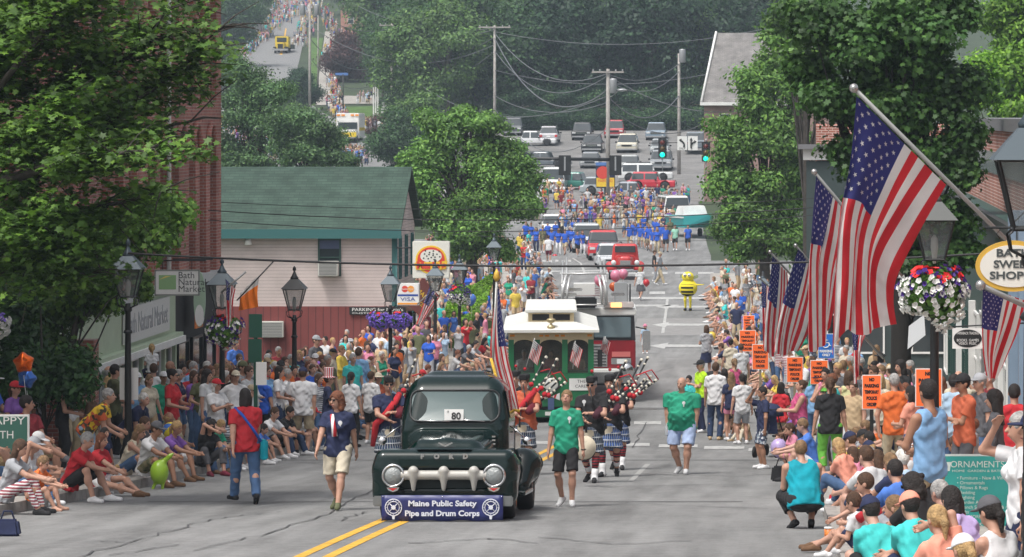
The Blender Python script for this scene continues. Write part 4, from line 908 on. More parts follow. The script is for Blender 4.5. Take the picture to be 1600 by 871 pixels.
for px, top, lab in ((200, 393, 'tall black lantern lamp in front of the sage green market shop front'), (347, 421, 'black lantern lamp carrying a white and purple flower basket by the brick building'), (460, 431, 'all black lantern lamp in front of the red board wall of the pink house'),
    (610, 431, "grey capped lantern lamp with a purple flower basket near the corner of the pink house"), (680, 419, 'lantern lamp directly below the pizza sign'), (718, 408, 'lantern lamp with a white flower basket by the green hedge'), (772, 374, 'small distant lantern lamp above the crowd left of the parade')):
    s = (VX - px) / 11.85; Y = F/s; X = (px-VX)*Y/F
    Hh = W(px, top, Y).z - GZ(Y) - .14
    LAMPS.append((street_lamp(X, Y, lab, H=min(max(Hh, 3.5), 4.4), cap=M_BLACK if px == 460 else M_CAP), X, Y, GZ(Y)+.14))
def lamp_at(px, top, s, lab, cap=M_CAP):
    Y = F/s; X = (px-VX)*Y/F; H = 3.95; return street_lamp(X, Y, lab, H=W(px,top,Y).z - GZ(Y) - .14, cap=cap), X, Y
RL = [lamp_at(1460, 305, 129, 'big black lantern lamp with a red and white flower basket right of the largest flag', mat('lamp_cap_light', (.07,.075,.072), .5)), lamp_at(1611, 182, 225, 'large lantern lamp cut off by the right edge of the photo'),
      lamp_at(1192, 432, 37, 'small grey lantern lamp left of the far group of flags'), lamp_at(1299, 430, 52, 'lantern lamp hidden between the flags at right')]
# flower baskets
def basket(loc, r_, colors, label, seed=1, drop=.9, n=420):
    rs = np.random.RandomState(seed); wob = lambda d: 1 + .16*math.sin(3*d[0]+seed)*math.cos(2.5*d[2]+seed*2) + .10*math.sin(7*d[0]+5*d[2]) + (.18*max(0,-d[2])*(1+math.sin(6*d[0])) )
    g = root('flower_basket', label, 'flower basket', loc, group='hanging flower baskets on lamps')
    MB().lathe([(.02,-r_*.9),(r_*.45,-r_*.7),(r_*.6,-r_*.2),(r_*.6,-r_*.1)], n=12).build('pot', mat('basket_moss', (.06,.06,.03), .95, var=.3), g)
    V = []; Q = []
    for i in range(int(n*2.4)):
        d = rs.normal(size=3); d /= np.linalg.norm(d); p = d * r_ * (.75 + .3*rs.rand()) * wob(d) * np.array((1,1,.75)); t = rs.normal(size=3); t /= np.linalg.norm(t); u = np.cross(d, t)*.05; v = np.cross(d, u/.05)*.035 + d*.01
        V += [p-u, p-v, p+u, p+v]; Q.append([4*i, 4*i+1, 4*i+2, 4*i+3])
    put('leaves', mk('leaves', V, Q, smooth=False), leafmat('basket_leaf', (.07,.16,.03)), g)
    for nm, cc, share, lo_, hi_ in colors:
        V = []; Q = []; k = 0
        for i in range(int(n*share)):
            while True:
                d = rs.normal(size=3); d /= np.linalg.norm(d)
                if lo_ <= d[2] <= hi_: break
            p = d * r_ * (.98 + .22*rs.rand()) * wob(d) * np.array((1,1,.78)); q = .034 * (.7 + .6*rs.rand()) * (1.7 if nm == 'geranium' else 1); e1 = np.cross(d, (0.3,.2,1.)); e1 /= np.linalg.norm(e1); e2 = np.cross(d, e1)
            ring = [p + (e1*math.cos(a) + e2*math.sin(a))*q*(1 if j % 2 else .8) + d*.018 for j, a in enumerate(np.linspace(0, 2*math.pi, 10, endpoint=False))]
            V += [p - d*.02] + ring; Q += [[k, k+1+j, k+1+(j+1) % 10] for j in range(10)]; k += 11
        put(nm, mk(nm, V, Q, smooth=False), mat('petal_' + nm + '%d' % int(cc[0]*100), cc, .7, var=.08, vscale=20), g)
    return g
def leafmat(name, c, var=.45, tr=.25, rough=.55):
    if name in MATS: return MATS[name]
    n = NT(name, rough); n.b.inputs['Specular IOR Level'].default_value = .35
    gi = n.n('NewGeometry'); a = n.rng(gi.outputs['Random Per Island'], 0, 1, 1-var, 1+var)
    nz = n.rng(n.noise(.55, 3), .35, .65, .62, 1.4)
    k = n.mix(1.0, n.mix(n.rng(gi.outputs['Random Per Island'], .6, 1, 0, .35), c, (c[0]*1.9, c[1]*1.35, c[2]*.8)), a, 'MULTIPLY'); k = n.mix(1.0, k, nz, 'MULTIPLY'); n.base(k)
    t = n.n('BsdfTranslucent'); n.l(n.mix(1.0, k, (1.3,1.5,.6), 'MULTIPLY'), t.inputs[0]); mx = n.n('MixShader'); mx.inputs[0].default_value = tr
    n.l(n.b.outputs[0], mx.inputs[1]); n.l(t.outputs[0], mx.inputs[2]); out = [x for x in n.t.nodes if x.type == 'OUTPUT_MATERIAL'][0]; n.l(mx.outputs[0], out.inputs[0]); return n.m
WHT = ('petunia', (.75,.75,.72)); PUR = ('petunia_purple', (.06,.02,.20)); VIO = ('petunia_violet', (.26,.17,.62)); RED = ('geranium', (.65,.02,.02))
basket(W(1459, 457, F/132), .36, [(*WHT, .42, -1, .55), (*WHT, .10, -1, .2), (*PUR, .16, -.2, .9), (*RED, .05, .55, 1)], 'big basket of white petunias and red geraniums on the nearest right lamp', 3, n=620)
basket(W(350, 516, LAMPS[1][2]-.2), .34, [(*WHT, .28, -1, .5), (*PUR, .28, -.9, .9), (*RED, .02, .7, 1)], 'basket of white and dark purple petunias on the lamp by the brick building', 5)
basket(W(592, 500, LAMPS[3][2]-.2), .26, [(*VIO, .9, -1, .8), (*RED, .03, .6, 1)], 'left half basket of violet petunias on the lamp by the pink house', 7)
basket(W(624, 501, LAMPS[3][2]-.2), .26, [(*VIO, .9, -1, .8), (*RED, .03, .6, 1)], 'right half basket of violet petunias on the lamp by the pink house', 8)
basket(W(718, 461, LAMPS[5][2]-.2), .34, [(*WHT, .45, -1, .2), (*PUR, .4, -.3, 1), (*RED, .05, .5, 1)], 'basket of white and dark petunias above the hedge', 9)
basket(W(-6, 508, 66), .22, [(*WHT, .9, -1, .6), (*VIO, .15, .4, 1)], 'white flower basket cut off by the left edge', 11)
basket(W(1178, 502, 150), .42, [(*VIO, .6, -1, .9), (*WHT, .1, -1, 1)], 'pale violet flower basket left of the far flags', 12)
basket(W(1191, 505, 148), .36, [(*WHT, .7, -1, .9), (*VIO, .1, -1, 1)], 'white flower basket beside the pale violet one', 13)
MB().tube([(0,0,-3),(0,0,.2)], .04, 8).build('basket_post', M_BLACK, None, W(1178, 500, 150)); tag(bpy.data.objects['basket_post'], 'thin black post under the violet flower basket', 'post')
# US flags
def us_flag(name_label, hoist, L, contr=.35, amp=.10, seed=0, drop=(.98, .62), group='american flags hung along the right sidewalk', poleb=None, polet=None, swing=(0, 0), stripes_only=False, ball=True, shape=None, pr=.022):
    "hoist=(top,bottom) points; the cloth falls from the hoist with folds"
    A, B_ = Vector(hoist[0]), Vector(hoist[1]); nu, nv = 78, 52; rs = random.Random(seed); ph = rs.uniform(0, 6)
    r = root('flag', name_label, 'flag', polet or A, group=group); o0 = r.location.copy()
    def P(u, v):
        h = A.lerp(B_, v); hd = (B_ - A)
        dz = L * u * (drop[0] + (drop[1]-drop[0])*v)
        if shape: q = shape(u, v)
        else:
            tgt = A + hd*.28; x = h.x + (tgt.x - h.x) * (1-math.exp(-u*2.2)) * contr / .35 * .8; y = h.y + (tgt.y - h.y) * (1-math.exp(-u*2.2)) * .6
            q = Vector((x + swing[0]*u, y + swing[1]*u, h.z - dz))
        f = amp * min(1, u*2.2 + .08); w1 = math.sin(v*17 + ph + u*1.2); w2 = math.sin(v*9.5 + ph*2 - u*2)
        return q + Vector((.35*f*math.cos(v*17+ph+u*1.2) , f*(w1 + .5*w2), .02*w2*u)) + Vector((0, .10*f*math.sin(v*41+u*19+ph) + .07*f*math.sin(u*47-v*13), 0)) - o0
    V = [P(i/nu, j/nv) for i in range(nu+1) for j in range(nv+1)]; Q = []; M = []
    for i in range(nu):
        for j in range(nv):
            Q.append((i*(nv+1)+j, (i+1)*(nv+1)+j, (i+1)*(nv+1)+j+1, i*(nv+1)+j+1)); st = j // (nv//13)
            M.append(2 if (i < nu*.4 and j < nv*7/13 - .01) else (0 if st % 2 == 0 else 1))
    o = put('cloth', mk('cloth', V, Q, None, M), [FLR, FLW, FLB], r)
    Vs = []; Qs = []; n = 0
    for row in range(9):
        for cc in range(6 if row % 2 == 0 else 5):
            u = (.4/12) * (1 + 2*cc + (0 if row % 2 == 0 else 1)); v = (7/13/10) * (row + 1)
            c = P(u, v); du = (P(u+.01, v) - P(u-.01, v)); dv = (P(u, v+.01) - P(u, v-.01)); su = .021*.0308*50; 
            nn = du.cross(dv); nn.normalize() if nn.length > 0 else None
            for sg in (1, -1):
                ring = []
                for t in range(10):
                    a = t*math.pi/5; q = (.0195 if t % 2 == 0 else .0080); ring.append(c + dv.normalized()*0 + (du/.02)*q*math.cos(a)*.62 + (dv/.02)*q*math.sin(a)*1.15 + nn*sg*.006)
                Vs += ring + [c + nn*sg*.006]; Qs += [[n+t, n+(t+1) % 10, n+10] for t in range(10)]; n += 11
    put('stars', mk('stars', Vs, Qs, smooth=False), FLW, o)
    if poleb is not None:
        a = Vector(poleb) - o0; t_ = Vector(polet) - o0; MB().tube([a, t_], pr, 8).build('pole', mat('flag_pole', (.30,.30,.29), .4, metal=.4), r)
        if ball: MB().ball(t_, pr*1.9, 10).build('finial', mat('pole_ball', (.38,.37,.36), .25, metal=.7), r)
    return r
def fabric(name, c):
    n = NT(name, .75); t = n.n('BsdfTranslucent'); n.l(n.mix(1.0, c, n.rng(n.noise(3, 4), .3, .7, .88, 1.1), 'MULTIPLY'), t.inputs[0]); n.base(n.mix(1.0, c, n.rng(n.noise(3, 4), .3, .7, .88, 1.1), 'MULTIPLY'))
    mx = n.n('MixShader'); mx.inputs[0].default_value = .3; n.l(n.b.outputs[0], mx.inputs[1]); n.l(t.outputs[0], mx.inputs[2]); n.l(mx.outputs[0], [x for x in n.t.nodes if x.type == 'OUTPUT_MATERIAL'][0].inputs[0]); return n.m
FLR = fabric('flag_red', (.54,.02,.03)); FLW = fabric('flag_white', (.68,.66,.64)); FLB = fabric('flag_blue', (.025,.028,.15))
def px_shape(Y, ctl, dy=.9):
    "bilinear-ish interpolation over control photo points ctl[v][u] -> world, given depth Y at v=0 and Y+dy at v=1"
    C = np.array(ctl, float)                      # (nv, nu, 2)
    def sh(u, v):
        a = v*(C.shape[0]-1); i = min(int(a), C.shape[0]-2); fa = a-i; b_ = u*(C.shape[1]-1); j = min(int(b_), C.shape[1]-2); fb = b_-j
        def cat(P0, P1, P2, P3, t): return .5*((2*P1) + (-P0+P2)*t + (2*P0-5*P1+4*P2-P3)*t*t + (-P0+3*P1-3*P2+P3)*t**3)
        def row(k): R_ = C[k]; g = lambda q: R_[min(max(q, 0), len(R_)-1)]; return cat(g(j-1), g(j), g(j+1), g(j+2), fb)
        g = lambda q: row(min(max(q, 0), len(C)-1)); p = cat(g(i-1), g(i), g(i+1), g(i+2), fa)
        return W(p[0], p[1], Y + dy*(1-v) * -1 + dy)
    return sh
RG = 'american flags hung along the right sidewalk'
Y = 37; us_flag('largest american flag on the nearest long pole at right', (W(1340,152,Y), W(1476,288,Y)), 2.5, seed=1, amp=.075, polet=W(1334,138,Y), poleb=W(1690,492,Y+1.4), pr=.024,
    shape=px_shape(Y, [[(1338,150),(1328,250),(1312,345),(1306,450),(1303,555)], [(1372,184),(1352,262),(1330,345),(1324,445),(1318,520)], [(1408,220),(1380,285),(1352,360),(1344,445),(1345,520)], [(1442,254),(1400,322),(1366,392),(1360,455),(1366,518)], [(1478,289),(1434,362),(1399,428),(1392,468),(1397,508)]]))
Y = 50; us_flag('second american flag partly hidden behind the largest flag', (W(1275,275,Y), W(1322,330,Y)), 2.3, seed=2, amp=.07, polet=W(1272,269,Y), poleb=W(1420,445,Y+1.2), group=RG,
    shape=px_shape(Y, [[(1275,275),(1268,340),(1263,400),(1262,470),(1262,545)], [(1292,295),(1284,350),(1275,405),(1274,470),(1275,548)], [(1308,314),(1300,362),(1290,415),(1287,475),(1286,540)], [(1324,334),(1322,385),(1312,430),(1303,480),(1296,512)]]))
Y = 74; us_flag('far american flag, right one of the far pair', (W(1246,388,Y), W(1270,410,Y)), 2.2, seed=3, amp=.06, polet=W(1243,384,Y), poleb=W(1300,450,Y+1.5), group=RG,
    shape=px_shape(Y, [[(1247,390),(1232,440),(1220,490),(1212,530),(1210,552)], [(1256,398),(1240,450),(1228,495),(1222,530),(1220,555)], [(1266,408),(1256,455),(1244,500),(1236,530),(1232,552)], [(1274,418),(1272,462),(1264,510),(1256,530),(1246,548)]]))
Y = 80; us_flag('far american flag, left one of the far pair', (W(1206,398,Y), W(1228,424,Y)), 2.2, seed=4, amp=.06, polet=W(1203,394,Y), poleb=W(1262,458,Y+1.5), group=RG,
    shape=px_shape(Y, [[(1207,400),(1203,440),(1198,480),(1195,520),(1194,548)], [(1214,408),(1210,450),(1206,490),(1203,525),(1203,555)], [(1222,418),(1220,460),(1216,500),(1213,530),(1212,556)], [(1230,426),(1232,470),(1230,505),(1226,530),(1222,550)]]))
Y = 92; us_flag('farthest american flag at the left end of the row', (W(1190,440,Y), W(1204,452,Y)), 1.6, seed=5, amp=.05, polet=W(1187,435,Y), poleb=W(1230,474,Y+1.5), group=RG, contr=.3)
Y = 60; us_flag('american flag hanging low behind the largest flag near the parking sign', (W(1330,505,Y), W(1352,524,Y)), 1.0, seed=6, amp=.05, polet=W(1326,500,Y), poleb=W(1380,560,Y+1), group=RG, contr=.3)
Y = 30; us_flag('american flag hanging below the oval sweet shop sign at the right edge', (W(1540,452,Y), W(1612,482,Y)), .8, seed=7, amp=.035, polet=W(1532,446,Y), poleb=W(1660,505,Y+.6), group=RG,
    shape=px_shape(Y, [[(1536,452),(1536,500),(1538,550),(1543,590)], [(1556,456),(1550,505),(1545,552),(1546,592)], [(1578,462),(1566,510),(1554,556),(1550,592)], [(1602,470),(1590,515),(1570,560),(1556,588)]]))
Y = 75.5; us_flag('american flag on a short pole behind the lamp by the brick building', (W(352,436,Y), W(368,452,Y)), 1.0, seed=8, amp=.05, polet=W(384,425,Y), poleb=W(345,458,Y), group='flags on the left side', contr=.3, ball=False)
Y = 124; us_flag("american flag below the brown banner of the pizza shop", (W(672,446,Y), W(686,466,Y)), 1.4, seed=9, amp=.06, polet=W(690,440,Y), poleb=W(652,476,Y), group='flags on the left side', contr=.2, swing=(-.5,0), ball=False)
# Irish tricolour
Y = 77; a = W(428,408,Y); b_ = W(370,470,Y); r_ = root('flag', 'orange white and green flag on a slanting pole left of the red board wall', 'flag', a, group='flags on the left side'); o0 = a.copy()
MB().tube([(0,0,0), b_-o0], .015, 6).build('pole', M_BLACK, r_)
V = []; Q = []; M = []; nu = 24; nv = 16
C = np.array([[(402,432),(400,452),(403,478)], [(388,446),(384,462),(385,484)], [(372,462),(370,475),(371,487)]], float)
shp = px_shape(Y, [[(405,430),(402,455),(404,480)], [(396,438),(392,460),(392,482)], [(386,448),(383,465),(382,484)], [(376,458),(374,472),(373,486)]], .3)
for i in range(nu+1):
    for j in range(nv+1): q = shp(i/nu, j/nv) - o0; q.y += .04*math.sin(j*1.1+i*.2); V.append(q)
for i in range(nu):
    for j in range(nv): Q.append((i*(nv+1)+j, (i+1)*(nv+1)+j, (i+1)*(nv+1)+j+1, i*(nv+1)+j+1)); M.append(0 if i > nu*.32 else 1)
put('cloth', mk('cloth', V, Q, None, M), [fabric('flag_orange', (.90,.22,.02)), FLW], r_)
# no parking signs on stakes
NPS = [(1168,533,13,17,115,'orange no parking sign nearest to the crowd by the violet basket'),(1170,505,9,12,135,'small orange no parking sign farthest up the right sidewalk'),(1188,558,13,20,98,'orange no parking sign cut by the flag group, third from the left'),(1242,578,13,20,84,'orange no parking sign just left of the framed pair by the parking sign'),(1280,582,14,19,80,'orange no parking sign below the blue wheelchair sign'),(1362,613,15,27,60,'tall orange no parking sign on the dark post in the middle of the right crowd'),(1451,606,21,30,54,'largest orange no parking sign behind the man in the blue vest')]
for (px, py, hw, hh, Y, lab) in NPS:
    c = W(px, py, Y); k = Y/F; hw *= k; hh *= k; r_ = root('no_parking_sign', lab, 'sign', c, group='orange no parking signs')
    MB().box((-hw,-.008,-hh),(hw,.008,hh)).build('board', M_WHITE, r_); MB().box((-hw*.93,-.013,-hh*.95),(hw*.93,-.009,hh*.95)).build('panel', mat('sign_orange_fluo', (.95,.16,.03), .6), r_)
    for i, tx in enumerate(('NO', 'PARKING', 'TEMPORARY', 'POLICE', 'ORDER')): text(tx, 'lettering', M_BLACK, r_, (0,-.015,hh*(.72-.36*i)), hh*.34, .001, bold=.006, width=hw*(.55 if i == 0 else 1.5 if i < 3 else 1.1), hgt=hh*.22)
    MB().box((-.03,.01,-(c.z-GZ(Y))),(.03,.06,hh*.6)).build('stake', mat('stake', (.25,.20,.13), .9) if px < 1350 else M_BLACK, r_)
# wheelchair parking sign
Y = 80.5; c = W(1291, 541, Y); k = Y/F; r_ = root('parking_sign', 'blue wheelchair parking sign above an orange no parking sign', 'sign', c); hw, hh = 13*k, 19.5*k
MB().box((-hw,-.01,-hh),(hw,.01,hh)).build('board', M_WHITE, r_); MB().box((-hw*.93,-.014,-hh*.95),(hw*.93,-.010,hh*.95)).build('panel', mat('sign_blue2', (.02,.16,.55), .5), r_)
wc = MB(); q = .009
wc.prism([(-.03+.026*math.cos(a), hh*.76+.026*math.sin(a)) for a in np.linspace(0,6.28,12)], -.018, -.015)
wc.tube([(-.03,-.018,hh*.62),(-.02,-.018,hh*.28),(.05,-.018,hh*.26),(.075,-.018,hh*.02),(.10,-.018,hh*.04)], .012, 5); wc.tube([(-.03,-.018,hh*.5),(.04,-.018,hh*.46)], .010, 5)
wc.tube([(-.01+.075*math.cos(a),-.018,hh*.16+.075*math.sin(a)) for a in np.linspace(2.2,6.1,14)], .011, 5); wc.build('wheelchair_symbol', M_WHITE, r_)
for i, tx in enumerate(('PARKING', 'ONLY')): text(tx, 'lettering', M_WHITE, r_, (0,-.016,-hh*(.42+.3*i)), .07, .001, bold=.004, width=hw*(1.6 if i == 0 else 1.0), hgt=hh*.22)
MB().box((-.03,.011,-(c.z-GZ(Y))),(.03,.05,hh*.8)).build('post', M_DKGREEN, r_)
# green backed traffic sign pair at left
Y = 74; c = W(399, 531, Y); k = Y/F; r_ = root('sign_back', 'two dark green sign backs stacked on a green post at left', 'sign', (c.x, c.y, GZ(Y)+.14)); dz = c.z - GZ(Y) - .14
MB().box((-10*k,-.01,dz+3*k),(10.5*k,.01,dz+40*k)).build('upper_board', mat('sign_back_green', (.015,.075,.05), .5), r_); MB().box((-11*k,-.012,dz-36*k),(10*k,.008,dz+1*k)).build('lower_board', mat('sign_back_green'), r_)
MB().box((-.035,.0141,0),(.035,.08,dz+38*k)).build('post', mat('sign_back_green'), r_)
c = W(408, 584, Y-.3); r_ = MB().box((-8*k,-.006,-18*k),(8.5*k,.006,18*k)).build('paper_sign', mat('paper', (.68,.67,.65), .9), None, c); tag(r_, 'blank white paper sheet under the green sign backs', 'paper')
c = W(202, 600, 66.5); o = MB().box((-15*66.5/F,-.006,-25*66.5/F),(14*66.5/F,.006,25*66.5/F)).build('paper_board', mat('paper'), None, c); tag(o, 'blank pale board behind the tall lamp in front of the market', 'board')
# sweet shop oval sign
Y = 33; c = W(1583, 416, Y); k = Y/F; r_ = root('oval_sign', 'oval sweet shop sign with a gold rim at the right edge', 'sign', c)
ov = lambda a, b, y0, y1: MB().prism([(a*k*math.cos(t), b*k*math.sin(t)) for t in np.linspace(0, 2*math.pi, 40, endpoint=False)], y0, y1)
ov(59,40,-.02,.02).build('rim', mat('gold_paint', (.62,.38,.06), .5, metal=.2), r_); ov(52,33,-.028,-.02).build('board', mat('sign_cream2', (.68,.66,.60), .6), r_)
for i, (tx, wd) in enumerate((('BATH', 52), ('SWEET', 62), ('SHOPPE', 74))): text(tx, 'lettering', mat('sign_letters'), r_, (0,-.032,(20-17.5*i)*k), .1, .002, bold=.003, width=wd*k, hgt=12.5*k)
MB().tube([(-45*k,0,60*k),(120*k,0,60*k)], .012, 6).build('bracket', M_BLACK, r_); MB().tube([(-20*k,0,57*k),(-26*k,0,50*k),(-20*k,0,42*k)], .006, 5).build('hook', M_BLACK, r_)
MB().tube([(-5*k,0,62*k),(60*k,0,125*k)], .006, 5).build('stay', M_BLACK, r_)
# paperback sign
Y = 50; c = W(1512, 529, Y); k = Y/F; r_ = root('bookshop_sign', 'white sign with a black oval of white letters under the flower basket', 'sign', c)
MB().box((-24*k,-.015,-16*k),(24*k,.015,16*k)).build('board', M_WHITE, r_); ov2 = MB().prism([(22*k*math.cos(t), 14*k*math.sin(t)) for t in np.linspace(0, 2*math.pi, 30, endpoint=False)], -.02, -.015); ov2.build('oval', M_BLACK, r_)
for tx, z, wd in (('PAPERBACK TRADING', 8, 34), ('BOOKS  GAMES', -3, 34), ('VIDEOS  MUSIC', -8, 28)): text(tx, 'lettering', M_WHITE, r_, (0,-.022,z*k), .1, .001, width=wd*k, hgt=4*k)
MB().tube([(-24*k,0,18*k),(90*k,0,24*k)], .01, 5).build('bracket', M_BLACK, r_)
# white hanging pennants behind the maple trunk
for px, py, pts, lab in ((1432,520,[(-12,10),(12,28),(14,-4),(-14,-26)],'blank white pointed board right of the maple trunk'),):
    Y = 58; c = W(px, py, Y); k = Y/F; o = MB().prism([(a*k, b*k) for a, b in pts], -.01, .01).build('white_board', mat('white_board', (.60,.64,.66), .6), None, c); tag(o, lab, 'board')
# teal sandwich board
Y = 46.5; k = Y/F; c = W(1524, 862, Y); z0 = -14*k; r_ = root('sandwich_board', 'teal sandwich board listing furniture, rugs and gifts, behind the seated crowd', 'sign board', c)
MB().box((-54*k,-.015,z0),(54*k,.015,152*k)).build('frame', mat('board_frame', (.62,.66,.64), .6), r_); MB().box((-51.5*k,-.021,z0+.02),(51.5*k,-.0155,149*k)).build('panel', mat('teal_panel', (.03,.34,.31), .5, var=.12, vscale=2.5), r_)
ml = mat('pale_letters', (.62,.72,.68), .6)
text('ORNAMENTS', 'lettering', ml, r_, (3*k,-.024,136*k), .1, .001, width=84*k, hgt=10*k); text('HOME  GARDEN & BATH', 'lettering', ml, r_, (3*k,-.024,126*k), .1, .001, width=78*k, hgt=3.5*k)
for i, tx in enumerate(('\u2022 Furniture - New & Vintage','\u2022 Ornamentals','\u2022 Pillows & Rugs','\u2022 Bedding','\u2022 Lighting','\u2022 Garden Accessories','\u2022 French Soaps, Linens & more','\u2022 Gifts','(207) 443-2007'[:0] or 'AND MORE')): text(tx, 'lettering', ml, r_, (-29*k,-.024,(115-7.6*i)*k), 7.4*k, .001, align='LEFT')
text('CENTRE STREET', 'lettering', ml, r_, (2*k,-.024,41*k), .1, .001, width=86*k, hgt=7.5*k)
o = MB().prism([(-46*k,140*k),(-38*k,140*k),(-40*k,126*k),(-44*k,126*k)], -.025, -.022).build('emblem', ml, r_)
MB().box((-50*k,.3,z0),(50*k,.33,120*k)).build('rear_panel', mat('board_frame'), r_)
# HAPPY board at left edge
Y = 58; k = Y/F; c = W(8, 730, Y); r_ = root('chalk_board', 'dark green board reading HAPPY at the left edge behind the seated people', 'sign board', c)
MB().box((-40*k,-.02,-10*k),(38*k,.02,82*k)).build('frame', M_WHITE, r_); MB().box((-37*k,-.026,-8*k),(35*k,-.021,79*k)).build('panel', mat('board_green', (.04,.13,.10), .7), r_)
text('HAPPY', 'lettering', M_WHITE, r_, (-1*k,-.03,72*k), .1, .001, width=64*k, hgt=12*k); text('4TH', 'lettering', M_WHITE, r_, (-1*k,-.03,50*k), .1, .001, width=30*k, hgt=12*k)
# utility poles
M_POLE = mat('weathered_pole', (.33,.31,.29), .95, var=.2, vscale=3); M_WIRE = mat('wire', (.02,.02,.022), .6); M_GREYM = mat('grey_metal', (.35,.36,.37), .45, metal=.4)
def pole(px, top, base, Y, label, arm=None, xf=None, lampd=None, r=.15):
    a = W(px, base, Y); z0 = min(GZ(Y), a.z); H = W(px, top, Y).z - z0; o = root('utility_pole', label, 'utility pole', (a.x, Y, z0), group='wooden utility poles')
    MB().tube([(0,0,0),(0,0,H)], [r*1.15, r*.8], 10).build('shaft', M_POLE, o)
    for (zz, hw) in (arm or []):
        z = W(px, zz, Y).z - z0; m = MB(); m.box((-hw,-.28,z-.07),(hw,-.16,z+.07)); m.build('crossarm', M_POLE, o)
        for t in (-.92,-.5,.5,.92): MB().lathe([(.05,z+.07),(.06,z+.12),(.03,z+.22)], (t*hw,-.22,0), 8).build('insulator', M_GREYM, o)
    for (dx, zz) in (xf or []):
        z = W(px, zz, Y).z - z0; MB().lathe([(.02,.62),(.26,.58),(.28,.5),(.28,-.5),(.24,-.56)], (dx,-.3,z), 14).build('transformer', M_GREYM, o)
    for (dx, zz) in (lampd or []):
        z = W(px, zz, Y).z - z0; ar = MB(); ar.tube([(0,0,z-.6),(dx*.5,-.2,z-.35),(dx,-.3,z)], .035, 6); ar.build('lamp_arm', M_GREYM, o); MB().ball((dx+.25*np.sign(dx),-.3,z+.05), (.42,.2,.12), 10).build('lamp_head', M_GREYM, o)
    return o
pole(773, 40, 245, 385, 'tall weathered pole in front of the dark trees, left of the parking lot', [(43,1.6)]); pole(950, 108, 310, 300, 'grey pole with crossarm and lamp at the front of the parking lot', [(113,1.25)], [(.42,135)], [(.85,142)], r=.17)
pole(1061, 84, 275, 330, 'pale pole beside the white lane sign', None, [(.3,88)], None, r=.14); pole(484, 5, 168, 400, 'pole with two transformers beside the hill sidewalk', None, [(-.7,16),(.75,16)], r=.14)
pole(612, 36, 212, 410, 'pole with one transformer beside the white steps', [(40,1.3)], [(.45,52)], r=.14); pole(497, 0, 120, 470, 'thin dark pole right of the transformer pole on the hill', None, r=.09)
def wire(a, b, sag, r=.012, label='overhead wire', steps=20):
    pts = []
    for i in range(steps+1):
        t = i/steps; p = a.lerp(b, t); p.z -= sag*4*t*(1-t); pts.append(p)
    o = MB().tube(pts, r*1.1 if a.y > 200 else r, 5).build('overhead_wire', mat('old_wire', (.13,.14,.15), .6) if a.y > 200 else M_WIRE); tag(o, label, 'wire', 'overhead wires')
WL = [((200,396,60),(1700,386,60),.25,.018,'thick black cable low across the street in front of the far marchers'),((180,317,92),(1400,313,92),.45,.012,'thin wire across the green roof'),((180,330,92),(1400,322,92),.55,.010,'lower thin wire across the green roof'),((180,305,95),(1400,300,95),.4,.008,'upper thin wire across the green roof'),
    ((640,362,130),(1260,372,130),.2,.008,'thin wire from the pink house gable across the street'),((773,52,385),(950,115,300),2.2,.04,'wire sagging between the two crossarm poles'),((773,60,385),(950,140,300),3.6,.05,'heavy cable sagging between the two crossarm poles'),((773,150,385),(950,160,300),1.2,.035,'low cable between the pole tops over the lot'),
    ((950,116,300),(1061,100,330),.9,.03,'wire from the lamp pole to the pale pole'),((950,150,300),(1061,150,330),1.8,.04,'sagging cable from the lamp pole to the pale pole'),((950,165,300),(1150,150,310),2.6,.03,'low sagging cable toward the brick house'),((612,44,410),(773,46,385),1.0,.035,'wire between the steps pole and the tall pole'),((612,80,410),(773,80,385),2.5,.04,'sagging cable between the steps pole and the tall pole'),
    ((612,95,410),(950,150,300),3.5,.035,'long cable from the steps pole toward the lamp pole'),((484,12,400),(612,44,410),1.2,.035,'wire between the two transformer poles'),((484,60,400),(612,90,410),2.2,.035,'cable between the two transformer poles'),((773,50,385),(1220,40,350),1.5,.03,'high wire across the dark trees'),((773,110,385),(1160,104,340),1.5,.03,'mid wire across the dark trees'),((560,10,420),(773,44,385),1.2,.03,'wire coming in from the top of the hill'),((484,40,400),(773,70,385),2.8,.03,'long sagging wire across the plum trees'),((612,60,410),(773,58,385),1.8,.03,'second wire between the steps pole and the tall pole'),((773,80,385),(950,118,300),2.6,.035,'third wire sagging toward the lamp pole'),((773,170,385),(950,200,300),3.0,.03,'lowest cable over the back row of cars'),((950,125,300),(1061,112,330),1.3,.03,'second wire from the lamp pole to the pale pole'),((950,118,300),(1240,150,300),2.0,.03,'wire from the lamp pole past the brick house'),((484,90,400),(612,110,410),2.6,.03,'lower cable above the hill sidewalk')]
for a, b, sg, r, lab in WL: wire(W(*a), W(*b), sg, r, lab)
